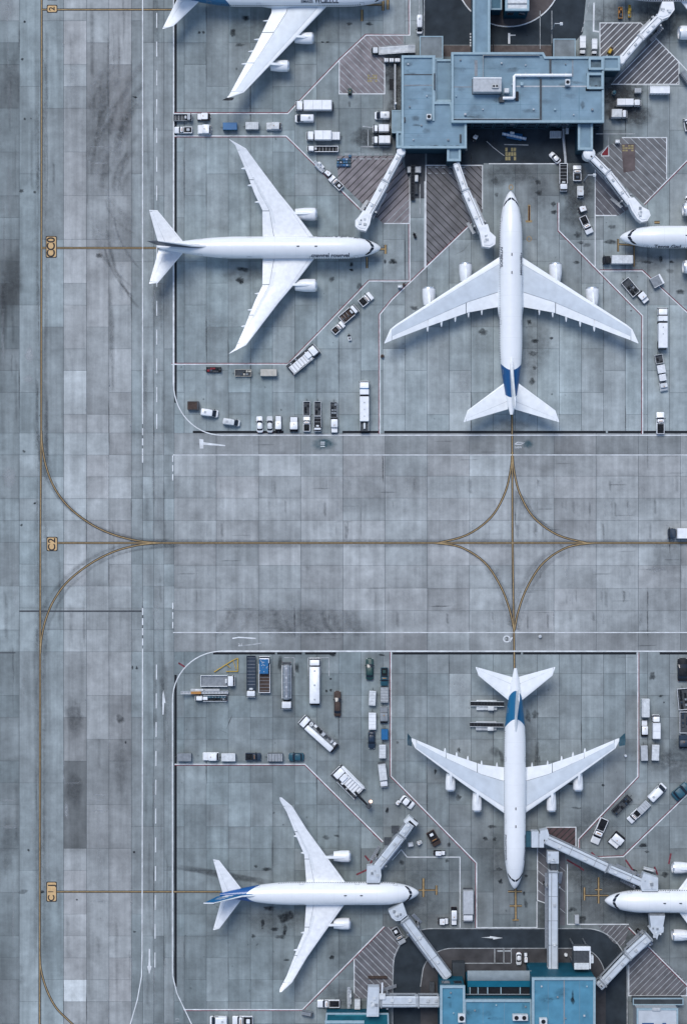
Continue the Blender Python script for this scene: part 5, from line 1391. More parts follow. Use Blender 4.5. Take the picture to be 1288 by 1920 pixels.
bridge("white jet bridge rising to the airliner at the top right corner", [(1164, 113), (1202, 68), (1238, 31)], (13.5, 15), BOX_WHITE, [(1236, 20), (1241, 3), (1262, 3), (1264, 18), (1254, 31), (1242, 36), (1230, 32)], rotunda=2.2)
b5 = bridge("grey jet bridge left standing free, its dark open end toward the dark pickup", [(770, 1545), (752, 1570), (705, 1630)], (15.5, 16), BOX_GREY, [(688, 1624), (712, 1621), (715, 1642), (712, 1655), (687, 1655)], rotunda=0)
bellows(b5, (688, 1655), (712, 1655), -6)
q = MB(); ox, oy = b5.location.x, b5.location.y
hp = [(x - ox, y - oy) for x, y in (P(*p, 6.9) for p in ((757, 1541), (768, 1531), (783, 1543), (772, 1559)))]
q.prism(hp, 3.6, 6.2); part("open_end", q, BLACK, b5)
q = MB(); hp2 = [(x - ox, y - oy) for x, y in (P(*p, 6.9) for p in ((757, 1541), (767, 1530), (784, 1544), (780, 1549), (768, 1538), (761, 1545)))]
q.prism(hp2, 3.6, 6.95); part("end_frame", q, OFFWHITE, b5)
for s_ in ((741, 1556), (727, 1578)):
    q = MB(); x, y = P(*s_, 4); q.box(x - ox - 1.0, x - ox + 1.0, y - oy - .9, y - oy + .9, 2.5, 4.2); part("drive_box", q, DGREY, b5)
b6 = bridge("grey jet bridge from the blue lower pier up to the nose of the blue-tailed twin-jet", [(840, 1834), (758, 1724)], (17,), BOX_GREY, [(728, 1708), (755, 1693), (763, 1716), (751, 1726), (742, 1727), (734, 1721)], rotunda=0)
b7 = bridge("straight vertical grey jet bridge standing on the lower pier beside the four-engine jet", [(1037, 1820), (1037, 1633)], (17,), BOX_GREY, [(1026, 1597), (1047, 1597), (1047, 1619), (1026, 1619)], rotunda=0)
q = MB(); ox, oy = b7.location.x, b7.location.y; x, y = P(1037, 1627, 6); q.box(x - ox - .8, x - ox + .8, y - oy - 1.4, y - oy + 1.4, 3.6, 6.4); part("neck", q, DGREY, b7)
q = MB(); x, y = P(1037, 1826, 8); q.box(x - ox - 1.3, x - ox + 1.3, y - oy - 1.6, y - oy + 1.2, 3.9, 7.3); part("end_box", q, LGREY, b7)
b8 = bridge("long grey jet bridge slanting between two airliner noses above the vertical bridge", [(1022, 1574), (1140, 1629), (1205, 1657)], (16.5, 14.5), BOX_GREY, [(1206, 1637), (1233, 1646), (1233, 1671), (1203, 1671), (1199, 1658)], rotunda=0)
q = MB(); ox, oy = b8.location.x, b8.location.y
for poly in ([(996, 1559), (1009, 1559), (1009, 1589), (996, 1589)], [(1010, 1563), (1019, 1563), (1019, 1589), (1010, 1589)], [(1012, 1558), (1026, 1555), (1029, 1566), (1026, 1576), (1013, 1572)]):
    q = MB(); q.prism([(x - ox, y - oy) for x, y in (P(*p, 6.9) for p in poly)], 3.6, 6.95 + rs.uniform(0, .05)); part("cab", q, BOX_GREY, b8)
bellows(b8, (1009, 1589), (1009, 1559), 0.01); bellows(b8, (1203, 1671), (1233, 1671), -6)
q = MB(); x, y = P(990, 1574, 5); q.box(x - ox - .8, x - ox + .8, y - oy - 2, y - oy + 2, 3.2, 5); part("landing_platform", q, TEAL, b8)
b9 = bridge("grey jet bridge from the east side of the lower pier up to the right-edge airliner", [(1122, 1851), (1132, 1842), (1178, 1793), (1218, 1756)], (17, 16, 18), BOX_GREY, [(1216, 1741), (1222, 1737), (1244, 1738), (1243, 1748), (1234, 1752), (1231, 1762), (1226, 1755)], rotunda=0)
q = MB(); ox, oy = b9.location.x, b9.location.y; q.prism([(x - ox, y - oy) for x, y in (P(*p, 6.9) for p in ((1217, 1717), (1246, 1717), (1242, 1739), (1220, 1739)))], 3.7, 6.93); part("cab", q, BOX_GREY, b9)
bellows(b9, (1246, 1717), (1217, 1717), -3.5)
b10 = bridge("short horizontal grey jet bridge left of the lower pier ending in a tall box", [(824, 1879), (782, 1879), (712, 1879)], (20, 20), BOX_GREY, [(690, 1851), (711, 1851), (710, 1906), (687, 1906)], tops=7.6, rotunda=0)
q = MB(); ox, oy = b10.location.x, b10.location.y; x, y = P(716, 1867, 7); q.tube([(x - ox, y - oy, 7.4), (x - ox + .1, y - oy + 3.6, 7.6)], .22, 8); part("boom", q, WHITE, b10)
q = MB(); q.rbox(x - ox - .7, x - ox + .9, y - oy - .8, y - oy + .7, 7.0, 8.0); part("boom_base", q, OFFWHITE, b10)
# ---------------------------------------------------------------- ground vehicles
WHEELM = {}
def wheel(root, x, y, r=.42, w=.28):
    k = (round(r, 2), round(w, 2))
    if k not in WHEELM:
        m = MB(); m.loops([[(r * q * math.cos(6.28318 * i / 14), o, r * q * math.sin(6.28318 * i / 14)) for i in range(14)] for o, q in ((-w / 2, .85), (-w / 2 + .05, 1), (w / 2 - .05, 1), (w / 2, .85))])
        h = MB(); h.loops([[(r * .55 * math.cos(6.28318 * i / 10), o, r * .55 * math.sin(6.28318 * i / 10)) for i in range(10)] for o in (-w / 2 - .02, w / 2 + .02)])
        WHEELM[k] = (m.mesh("wheel", TYRE, 50), h.mesh("hub", STEEL, 50))
    o = link("wheel", WHEELM[k][0], root, (x, y, r)); link("hub", WHEELM[k][1], o)
def wheels(root, L, W, r=.42, axles=(.3, -.3), w=.28):
    for a in axles:
        for s in (-1, 1): wheel(root, L * a, s * (W / 2 - w / 2 - .02), r, w)
def B(root, name, m, *a, **k):
    q = MB(); q.rbox(*a, **k); return part(name, q, m, root, 40)
def lights(root, L, W, z=.75):
    for s in (-1, 1):
        q = MB(); q.box(L / 2 - .06, L / 2 + .03, s * (W / 2 - .3) - .16, s * (W / 2 - .3) + .16, z, z + .18); part("headlight", q, OFFWHITE, root)
        q = MB(); q.box(-L / 2 - .03, -L / 2 + .06, s * (W / 2 - .2) - .1, s * (W / 2 - .2) + .1, z, z + .2); part("tail_light", q, RED, root)
def mirrors(root, x, W, z=1.5):
    for s in (-1, 1):
        q = MB(); q.box(x - .08, x + .1, s * (W / 2 + .14) - .12, s * (W / 2 + .14) + .12, z, z + .28); part("mirror", q, BLACK, root)
def cab(root, x0, x1, W, c, z0=.5, z1=2.3, roofc=None):
    """driver's cab: body, slanted windscreen band, side windows, roof"""
    q = MB(); h = W / 2; zm = z0 + (z1 - z0) * .5
    q.rr([(z0, x0, x1, -h, h), (zm, x0, x1, -h, h), (zm + .02, x0, x1 - .06, -h + .03, h - .03)], .18)
    cb = part("cab", q, c, root, 40)
    q = MB(); q.rr([(zm + .02, x0 + .05, x1 - .08, -h + .05, h - .05), (z1 - .08, x0 + .08, x1 - .5, -h + .14, h - .14)], .15); part("cab_window", q, GLASS, cb, 40)
    q = MB(); q.rr([(z1 - .08, x0, x1 - .42, -h + .07, h - .07), (z1, x0 + .04, x1 - .5, -h + .13, h - .13)], .18); part("cab_roof", q, roofc or c, cb, 40)
    mirrors(root, x1 - .3, W, zm + .1)
    return cb
def v_car(root, L, W, c, c2):
    h = W / 2
    q = MB(); q.rr([(.30, -L / 2, L / 2, -h + .06, h - .06), (.55, -L / 2, L / 2, -h, h), (.85, -L / 2 + .05, L / 2 - .05, -h, h), (.98, -L / 2 + .15, L / 2 - .18, -h + .1, h - .1)], .5, 3)
    b = part("body", q, c, root, 50)
    q = MB(); q.rr([(.97, -L * .38, L * .24, -h + .1, h - .1), (1.42, -L * .27, L * .08, -h + .24, h - .24)], .3, 2); part("glasshouse", q, GLASS, b, 50)
    q = MB(); q.rr([(1.41, -L * .275, L * .085, -h + .22, h - .22), (1.47, -L * .25, L * .06, -h + .3, h - .3)], .3, 2); part("roof", q, c, b, 50)
    wheels(root, L, W, .34, (.31, -.31), .22); lights(root, L - .1, W, .6); mirrors(root, L * .16, W, 1.0)
def v_van(root, L, W, c, c2):
    h = W / 2
    q = MB(); q.rr([(.35, -L / 2, L / 2, -h, h), (1.0, -L / 2, L / 2, -h, h), (1.15, -L / 2, L / 2 - .25, -h, h)], .3, 3); b = part("body", q, c, root, 50)
    q = MB(); q.rr([(1.14, -L / 2 + .03, L / 2 - .95, -h + .01, h - .01), (2.05, -L / 2 + .06, L / 2 - 1.5, -h + .1, h - .1), (2.18, -L / 2 + .2, L / 2 - 1.65, -h + .25, h - .25)], .25, 2); part("cargo_shell", q, c, b, 50)
    q = MB(); q.rr([(1.14, L / 2 - 1.2, L / 2 - .42, -h + .08, h - .08), (1.98, L / 2 - 1.55, L / 2 - 1.2, -h + .18, h - .18)], .15, 2); part("windscreen", q, GLASS, b, 50)
    for s in (-1, 1):
        q = MB(); q.box(L / 2 - 2.3, L / 2 - 1.3, s * (h - .02) - .03, s * (h - .02) + .03, 1.25, 1.8); part("side_window", q, GLASS, b)
    q = MB(); q.box(-L / 2 + .9, -L / 2 + 1.5, -.3, .3, 2.17, 2.26); part("roof_vent", q, LGREY, b)
    wheels(root, L, W, .36, (.31, -.31), .24); lights(root, L, W, .75); mirrors(root, L / 2 - 1.0, W, 1.2)
def v_pickup(root, L, W, c, c2):
    h = W / 2
    q = MB(); q.rr([(.35, -L / 2, L / 2, -h, h), (.95, -L / 2, L / 2, -h, h), (1.02, -L / 2 + .05, L / 2 - .08, -h + .06, h - .06)], .22, 2); b = part("body", q, c, root, 50)
    q = MB(); q.rr([(1.01, -L * .02, L * .26, -h + .08, h - .08), (1.55, L * .03, L * .16, -h + .2, h - .2)], .22, 2); part("cab_window", q, GLASS, b, 50)
    q = MB(); q.rr([(1.54, L * .02, L * .165, -h + .17, h - .17), (1.62, L * .04, L * .14, -h + .24, h - .24)], .2, 2); part("cab_roof", q, c, b, 50)
    q = MB(); q.box(-L / 2 + .14, -L * .04, -h + .14, h - .14, 1.0, 1.035); part("bed_floor", q, BLACK, b)
    for s in (-1, 1):
        q = MB(); q.box(-L / 2 + .05, -L * .03, s * (h - .09) - .06, s * (h - .09) + .06, 1.0, 1.25); part("bed_side", q, c, b)
    q = MB(); q.box(-L / 2 + .04, -L / 2 + .13, -h + .16, h - .16, 1.0, 1.25); part("tailgate", q, c, b)
    q = MB(); q.rbox(-L * .36, -L * .18, -h * .45, h * .4, 1.04, 1.4); part("load", q, c2, b)
    q = MB(); q.box(L * .07, L * .10, -h * .5, h * .5, 1.62, 1.74); part("beacon_bar", q, ORANGE, b)
    wheels(root, L, W, .38, (.31, -.31), .25); lights(root, L, W, .65); mirrors(root, L * .2, W, 1.1)
def v_box(root, L, W, c, c2):
    """lorry with a closed box body"""
    cl = min(1.9, L * .28)
    q = MB(); q.box(-L / 2 + .15, L / 2 - .2, -W * .3, W * .3, .5, .8); part("chassis", q, BLACK, root)
    cab(root, L / 2 - cl, L / 2, W * .94, c2 if c2 is not LGREY else c, .5, 2.3)
    q = MB(); q.rbox(-L / 2, L / 2 - cl - .3, -W / 2, W / 2, .82, 3.0, .06, .06); bx = part("cargo_box", q, c, root)
    n = max(2, int((L - cl) // 2.4))
    for k in range(n + 1):
        x = -L / 2 + .15 + (L - cl - .6) * k / n; q = MB(); q.box(x - .04, x + .04, -W / 2 + .05, W / 2 - .05, 2.98, 3.03); part("roof_rib", q, LGREY, bx)
    q = MB(); q.box(-L / 2 - .05, -L / 2, -W / 2 + .15, W / 2 - .15, 1.0, 2.8); part("rear_door", q, LGREY, bx)
    q = MB(); q.box(-L / 2 - .45, -L / 2 - .05, -W / 2 + .1, W / 2 - .1, .6, .72); part("tail_lift", q, DGREY, root)
    wheels(root, L, W, .45, (.36, -.32) if L < 7 else (.37, -.22, -.36)); lights(root, L, W)
def v_tanker(root, L, W, c, c2):
    cl = min(2.1, L * .2)
    q = MB(); q.box(-L / 2 + .15, L / 2 - .2, -W * .34, W * .34, .5, .9); part("chassis", q, BLACK, root)
    cab(root, L / 2 - cl, L / 2, W * .96, WHITE, .5, 2.6)
    q = MB(); x0, x1, r = -L / 2 + .5, L / 2 - cl - .5, W * .40; Lp = []
    for x, k in ((x0, .55), (x0 + .25, .9), (x0 + .6, 1), (x1 - .6, 1), (x1 - .25, .9), (x1, .55)): Lp.append([(x, r * k * 1.08 * math.sin(-6.28318 * i / 20), 1.0 + r + r * k * math.cos(6.28318 * i / 20)) for i in range(20)])
    q.loops(Lp); tk = part("tank", q, c, root, 50)
    q = MB(); q.box(x0 + .4, x1 - .4, -.28, .28, .98 + 2 * r, 1.06 + 2 * r); part("walkway", q, STEEL, tk)
    for k in range(4):
        x = x0 + 1 + (x1 - x0 - 2) * k / 3; q = MB(); q.loops([[(x + .3 * math.cos(6.28318 * i / 12), .3 * math.sin(6.28318 * i / 12), z) for i in range(12)] for z in (1.0 + 2 * r, 1.16 + 2 * r)]); part("hatch", q, LGREY, tk, 40)
    for k in range(5):
        x = x0 + .6 + (x1 - x0 - 1.2) * k / 4; q = MB(); q.loops([[(x + o, (r + .03) * 1.08 * math.sin(-6.28318 * i / 20), 1.0 + r + (r + .03) * math.cos(6.28318 * i / 20)) for i in range(20)] for o in (-.05, .05)]); part("tank_band", q, LGREY, tk)
    for s in (-1, 1):
        q = MB(); q.box(x0 + .3, x1 - .3, s * W * .46 - .1, s * W * .46 + .1, .95, 1.25); part("hose_tray", q, c2, root)
    q = MB(); q.rbox(-L / 2, -L / 2 + .9, -W * .42, W * .42, .9, 1.9); part("pump_cabinet", q, DGREY, root)
    wheels(root, L, W, .5, (.38, -.24, -.36)); lights(root, L, W); return root
def v_fueltruck(root, L, W, c, c2):
    """hydrant dispenser: long flat body with a rectangular tank, deck and reels"""
    cl = min(1.9, L * .18)
    q = MB(); q.box(-L / 2 + .1, L / 2 - .2, -W * .4, W * .4, .5, .95); part("chassis", q, BLACK, root)
    cab(root, L / 2 - cl, L / 2, W * .92, WHITE, .5, 2.5)
    q = MB(); q.rbox(-L / 2 + .5, L / 2 - cl - .4, 0 if c2 is DGREY else -W / 2 + .1, W / 2 - .1, .96, 2.6, .25, .2); part("tank", q, c, root, 40)
    if c2 is DGREY:
        q = MB(); q.box(-L / 2 + .3, L / 2 - cl - .3, -W / 2 + .06, -.04, .96, 1.1); part("deck", q, GREY, root)
        for k in range(9):
            x = -L / 2 + 1 + (L - cl - 2.2) * k / 8; e = rs.uniform(.2, .5); q = MB(); q.rbox(x - e, x + e, -W * .42, -W * .42 + rs.uniform(.5, 1.1), 1.1, rs.uniform(1.5, 2.1), .1, .06); part("equipment_box", q, rs.choice((BLACK, DGREY, WHITE, LGREY)), root)
        q = MB(); x = L / 2 - cl - 1.0; q.loops([[(x + .55 * k * math.cos(6.28318 * i / 16), -W * .22 + .55 * k * math.sin(6.28318 * i / 16), z) for i in range(16)] for z, k in ((1.1, 1), (2.0, 1), (2.05, .5), (1.7, .45))]); part("hose_reel", q, OFFWHITE, root, 40)
    else:
        for k in range(3):
            x = -L / 2 + 1.6 + (L - cl - 3) * k / 2; q = MB(); q.loops([[(x + .25 * math.cos(6.28318 * i / 10), .25 * math.sin(6.28318 * i / 10), z) for i in range(10)] for z in (2.6, 2.72)]); part("hatch", q, LGREY, root)
    for s in (-1, 1):
        q = MB(); q.box(-L / 2 + .1, L / 2 - cl - .3, s * (W / 2 - .03) - .04, s * (W / 2 - .03) + .04, 1.0, 1.3); part("side_rail", q, STEEL, root)
    q = MB(); q.rbox(-L / 2, -L / 2 + .5, -W * .45, W * .45, .9, 1.7); part("rear_cabinet", q, BLACK, root)
    wheels(root, L, W, .5, (.40, -.22, -.34)); lights(root, L, W)
def v_tug(root, L, W, c, c2):
    h = W / 2
    q = MB(); q.rr([(.28, -L / 2, L / 2, -h, h), (.85, -L / 2, L / 2, -h, h), (.95, -L / 2 + .08, L / 2 - .12, -h + .08, h - .08)], .18); b = part("body", q, c2 if c is WHITE and c2 in (BLACK, DGREY, NAVY, BROWN) else c, root, 40)
    q = MB(); q.rr([(.94, L * .12, L / 2 - .12, -h + .1, h - .1), (1.22, L * .15, L / 2 - .25, -h + .16, h - .16)], .12); part("hood", q, c, b, 40)
    for s in (-1, 1):
        for x in (-L * .3, L * .1):
            q = MB(); q.box(x - .04, x + .04, s * (h - .16) - .04, s * (h - .16) + .04, .94, 1.9); part("post", q, BLACK, b)
    q = MB(); q.rr([(1.88, -L * .36, L * .14, -h + .06, h - .06), (1.98, -L * .33, L * .11, -h + .12, h - .12)], .18); part("canopy", q, c, b, 40)
    q = MB(); q.box(L * .11, L * .14, -h + .14, h - .14, 1.2, 1.86); part("windscreen", q, GLASS, b)
    q = MB(); q.rbox(-L * .22, -L * .02, -h * .6, h * .6, .94, 1.3); part("seat", q, BLACK, b)
    q = MB(); q.box(-L / 2 + .1, -L * .38, -h + .12, h - .12, .95, 1.05); part("rear_deck", q, BLACK, b)
    q = MB(); q.box(-L / 2 - .2, -L / 2, -.1, .1, .35, .5); part("hitch", q, STEEL, root)
    q = MB(); q.box(-.1, .1, -.1, .1, 1.98, 2.1); part("beacon", q, ORANGE, b)
    wheels(root, L, W, .36, (.3, -.3), .26); lights(root, L, W, .6)
def v_dolly(root, L, W, c, c2):
    """baggage or cargo cart: chassis, drawbar, box body with curtain sides"""
    h = W / 2
    q = MB(); q.box(-L / 2, L / 2, -h, h, .42, .56); part("frame", q, DGREY, root)
    q = MB(); q.tube([(L / 2, 0, .48), (L / 2 + .7, 0, .40)], .06, 6); part("drawbar", q, DGREY, root)
    q = MB(); q.rbox(-L / 2 + .06, L / 2 - .06, -h + .04, h - .04, .57, 1.9, .05, .05); bx = part("box_body", q, c, root)
    if c2 is DGREY or c2 is LGREY:
        for k in range(5):
            x = -L / 2 + .4 + (L - .8) * k / 4; q = MB(); q.box(x - .03, x + .03, -h + .1, h - .1, 1.88, 1.93); part("roof_rib", q, c2 if c is not LGREY else GREY, bx)
    for s in (-1, 1):
        q = MB(); q.box(-L / 2 + .12, L / 2 - .12, s * (h - .03) - .03, s * (h - .03) + .02, .75, 1.7); part("curtain", q, c2, bx)
    wheels(root, L, W, .24, (.34, -.34), .16)
def v_ribbed(root, L, W, c, c2):
    h = W / 2
    v_dolly(root, L, W, c, DGREY if c is not DGREY else BLACK)
    n = 10
    for k in range(n):
        x = -L / 2 + .25 + (L - .5) * k / (n - 1); q = MB(); q.box(x - .07, x + .07, -h + .06, h - .06, 1.89, 1.98); part("corrugation", q, c2, root)
def v_cart(root, L, W, c, c2):
    """open baggage cart with rails and a load"""
    h = W / 2
    q = MB(); q.box(-L / 2, L / 2, -h, h, .45, .58); part("frame", q, BLACK, root)
    q = MB(); q.tube([(L / 2, 0, .5), (L / 2 + .7, 0, .40)], .06, 6); part("drawbar", q, DGREY, root)
    q = MB(); q.box(-L / 2 + .1, L / 2 - .1, -h + .1, h - .1, .58, .62); part("floor", q, DGREY, root)
    for s in (-1, 1):
        q = MB(); q.box(-L / 2, L / 2, s * (h - .05) - .05, s * (h - .05) + .05, 1.0, 1.12); part("side_rail", q, c, root)
        q = MB(); q.box(s * (L / 2 - .05) - .05, s * (L / 2 - .05) + .05, -h + .11, h - .11, .6, 1.22); part("end_rail", q, c, root)
        for x in (-L / 2 + .05, 0, L / 2 - .05):
            q = MB(); q.box(x - .04, x + .04, s * (h - .05) - .04, s * (h - .05) + .04, .58, 1.0); part("post", q, c, root)
    k = 0; x = -L / 2 + .45
    while x < L / 2 - .5:
        for y in (-h * .45, h * .35):
            if rs.random() < .72:
                q = MB(); e = rs.uniform(.2, .38); q.rbox(x - e, x + e, y - rs.uniform(.2, .35), y + rs.uniform(.2, .35), .62, rs.uniform(.85, 1.25), .06, .05); part("bag", q, c2 if rs.random() < .55 else rs.choice((BLACK, DGREY, NAVY, GREY)), root)
        x += .75
    wheels(root, L, W, .24, (.34, -.34), .16)
def v_flat(root, L, W, c, c2):
    """flat-deck lorry"""
    cl = min(1.8, L * .24); h = W / 2
    q = MB(); q.box(-L / 2, L / 2 - .2, -W * .32, W * .32, .5, .8); part("chassis", q, BLACK, root)
    cab(root, L / 2 - cl, L / 2, W * .9, WHITE if c is not GREY else LGREY, .5, 2.2)
    q = MB(); q.box(-L / 2, L / 2 - cl - .2, -h, h, .8, .95); part("deck", q, c2, root)
    for s in (-1, 1):
        q = MB(); q.box(-L / 2, L / 2 - cl - .2, s * (h - .06) - .06, s * (h - .06) + .06, .95, 1.5); part("side_board", q, c, root)
    q = MB(); q.box(-L / 2, -L / 2 + .12, -h + .13, h - .13, .95, 1.5); part("tailboard", q, c, root)
    q = MB(); q.rbox(L / 2 - cl - .75, L / 2 - cl - .25, -h * .4, h * .4, .96, 1.9); part("hydraulic_unit", q, OFFWHITE, root)
    n = int((L - cl - 1) // .9)
    for k in range(n):
        x = -L / 2 + .5 + k * .9; q = MB(); q.box(x - .04, x + .04, -h + .14, h - .14, .95, 1.0); part("deck_roller", q, STEEL, root)
    wheels(root, L, W, .42, (.36, -.2, -.34)); lights(root, L, W)
def v_belt(root, L, W, c, c2):
    """belt loader: low chassis with an inclined conveyor over it"""
    h = W / 2
    q = MB(); q.rbox(-L * .32, L * .30, -h, h, .35, .95, .15, .08); b = part("body", q, c, root, 40)
    q = MB(); z = lambda x: 1.5 + x / L * 1.3
    q.add([(-L / 2, -h * .1, z(-L / 2)), (L / 2, -h * .1, z(L / 2)), (L / 2, h * .7, z(L / 2)), (-L / 2, h * .7, z(-L / 2)), (-L / 2, -h * .1, z(-L / 2) - .28), (L / 2, -h * .1, z(L / 2) - .28), (L / 2, h * .7, z(L / 2) - .28), (-L / 2, h * .7, z(-L / 2) - .28)],
          [(0, 1, 2, 3), (7, 6, 5, 4), (0, 4, 5, 1), (1, 5, 6, 2), (2, 6, 7, 3), (3, 7, 4, 0)])
    cv = part("conveyor", q, c2, root)
    for y in (-h * .16, h * .76):
        q = MB(); q.tube([(-L / 2, y, z(-L / 2) + .12), (L / 2, y, z(L / 2) + .12)], .09, 6); part("conveyor_rail", q, c, cv)
    n = int(L // .8)
    for k in range(n):
        x = -L / 2 + .3 + (L - .6) * k / max(1, n - 1); q = MB(); q.box(x - .03, x + .03, -h * .08, h * .68, z(x) - .02, z(x) + .04); part("belt_cleat", q, DGREY, cv)
    q = MB(); q.rbox(L * .02, L * .2, -h, -h * .2, .95, 1.9, .1, .06); part("driver_stand", q, OFFWHITE, b, 40)
    q = MB(); q.tube([(L * .25, h * .3, .9), (L * .35, h * .3, z(L * .35) - .3)], .09, 6); part("lift_ram", q, STEEL, b)
    wheels(root, L * .62, W, .36, (.36, -.36), .24)
def v_loader(root, L, W, c, c2):
    """large cargo loader: two platforms, side rails, engine covers and a cab"""
    h = W / 2
    q = MB(); q.rbox(-L / 2, L / 2, -h, h, .4, .95, .3, .1); part("chassis", q, DGREY, root)
    q = MB(); q.box(-L / 2 + .3, L * .22, -h + .3, h - .9, 1.6, 1.78); pf = part("platform", q, c, root)
    for k in range(8):
        x = -L / 2 + .6 + (L * .66) * k / 7; q = MB(); q.box(x - .08, x + .08, -h + .4, h - 1.0, 1.77, 1.86); part("roller", q, STEEL, pf)
    for s in (-1, 1):
        q = MB(); q.tube([(-L / 2 + .1, s * (h - .08), 2.3), (L * .24, s * (h - .08), 2.3)], .07, 6); part("handrail", q, OFFWHITE, root)
        for x in (-L / 2 + .15, -L * .2, L * .2):
            q = MB(); q.box(x - .05, x + .05, s * (h - .08) - .05, s * (h - .08) + .05, .95, 2.3); part("post", q, OFFWHITE, root)
        q = MB(); q.add([(-L * .3, s * h * .5, .95), (-L * .22, s * h * .5, .95), (L * .1, s * h * .5, 1.6), (L * .02, s * h * .5, 1.6), (-L * .3, s * h * .5 + .1, .95), (-L * .22, s * h * .5 + .1, .95), (L * .1, s * h * .5 + .1, 1.6), (L * .02, s * h * .5 + .1, 1.6)], [(0, 1, 2, 3), (7, 6, 5, 4), (0, 4, 5, 1), (1, 5, 6, 2), (2, 6, 7, 3), (3, 7, 4, 0)]); part("scissor_arm", q, BLACK, root)
    for k in range(9):
        x = rs.uniform(-L * .45, L * .2); y = rs.choice((h - .55, h - .75, -h + .15)); e = rs.uniform(.15, .4); q = MB(); q.rbox(x - e, x + e, y - .2, y + .25, 1.0, rs.uniform(1.5, 2.2), .06, .05); part("equipment_box", q, rs.choice((BLACK, DGREY, LGREY, WHITE)), root)
    cab(root, L * .27, L / 2, W * .72, WHITE, .6, 2.4)
    q = MB(); q.rbox(L * .1, L * .25, -h * .5, h * .5, 1.8, 2.3); part("bridge_platform", q, WHITE, root)
    wheels(root, L, W, .5, (.36, -.1, -.34)); lights(root, L, W)
def v_bus(root, L, W, c, c2):
    cl = 2.0; h = W / 2
    q = MB(); q.box(-L / 2 + .2, L / 2 - .2, -W * .4, W * .4, .45, .8); part("chassis", q, BLACK, root)
    cab(root, L / 2 - cl, L / 2, W, c, .5, 2.7)
    q = MB(); q.rbox(L / 2 - cl - 1.7, L / 2 - cl - .3, -h, h, .8, 2.9, .15, .1); part("front_box", q, c, root)
    q = MB(); q.rbox(L / 2 - cl - 2.1, L / 2 - cl - 1.75, -h + .1, h - .1, .8, 2.5, .1, .06); part("coupling", q, BLACK, root)
    q = MB(); q.rbox(-L / 2 + (2.6 if c2 is BLUE else .3), L / 2 - cl - 2.2, -h, h, .8, 3.0, .15, .12); part("tank_box", q, c, root)
    q = MB(); q.box(L / 2 - cl - .29, L / 2 - cl - .01, -h + .05, h - .05, 2.3, 2.74); part("stripe", q, c2, root)
    q = MB(); q.rbox(-L / 2, -L / 2 + 2.5, -h, h, .6, 1.9, .3, .1); part("rear_deck", q, DGREY, root)
    q = MB(); q.rbox(-L / 2 + .6, -L / 2 + 2.2, -h * .25, h * .2, 1.9, 2.4); part("pump", q, OFFWHITE, root)
    for s in (-1, 1):
        q = MB(); q.tube([(-L / 2 + .1, s * (h - .1), 2.4), (-L / 2 + 2.5, s * (h - .1), 2.4)], .06, 6); part("handrail", q, OFFWHITE, root)
    for k in range(3):
        x = -L / 2 + 4 + k * 1.8; q = MB(); q.box(x - .15, x + .15, -.15, .15, 3.0, 3.08); part("hatch", q, LGREY, root)
    wheels(root, L, W, .5, (.4, .16, -.24, -.36)); lights(root, L, W)
def v_trailer(root, L, W, c, c2):
    h = W / 2
    q = MB(); q.rbox(-L / 2, L / 2, -h, h, .7, 2.9, .05, .05); bx = part("container", q, c, root)
    n = 7
    for s in (-1, 1):
        for k in range(n):
            x = -L / 2 + .3 + (L - .6) * k / (n - 1); q = MB(); q.box(x - .06, x + .06, s * h - .04, s * h + .04, .8, 2.8); part("side_rib", q, c2, bx)
    q = MB(); q.box(-L / 2 + .1, L / 2 - .1, -h * .6, h * .6, .45, .7); part("chassis", q, BLACK, root)
    q = MB(); q.box(-L / 2 + .05, L / 2 - .05, h - .3, h - .18, 2.9, 2.96); part("roof_edge", q, c2, bx)
    wheels(root, L, W, .4, (-.25, -.36)); wheels(root, L, W, .4, (.34,))
def v_crate(root, L, W, c, c2):
    h = W / 2
    q = MB(); q.rbox(-L / 2, L / 2, -h, h, .15, 1.6, .05, .05); bx = part("box_body", q, c, root)
    q = MB(); q.box(-L / 2 + .2, L / 2 - .2, -h + .1, h - .1, 0, .15); part("skid", q, BLACK, root)
    q = MB(); q.box(L / 2 - .45, L / 2 + .04, -h + .04, h - .04, 1.58, 1.66); part("lid", q, c2, bx)
    for s in (-1, 1):
        q = MB(); q.box(-L / 2 + .05, L / 2 - .5, s * (h - .12) - .05, s * (h - .12) + .05, 1.59, 1.67); part("edge_trim", q, c2, bx)
def v_scooter(root, L, W, c, c2):
    q = MB(); q.rr([(.35, -L * .4, L * .25, -W * .3, W * .3), (.75, -L * .42, L * .1, -W * .35, W * .35), (.85, -L * .38, 0, -W * .25, W * .25)], .15); b = part("body", q, c, root, 50)
    q = MB(); q.rr([(.84, -L * .3, -.02, -W * .2, W * .2), (.95, -L * .28, -.08, -W * .18, W * .18)], .1); part("seat", q, BLACK, b, 50)
    q = MB(); q.rr([(.4, L * .2, L * .34, -W * .3, W * .3), (1.15, L * .14, L * .22, -W * .25, W * .25)], .06); part("leg_shield", q, c2, b, 50)
    q = MB(); q.tube([(L * .16, -W * .5, 1.15), (L * .16, W * .5, 1.15)], .05, 6); part("handlebar", q, BLACK, b)
    wheel(root, L * .38, 0, .28, .16); wheel(root, -L * .34, 0, .28, .16)
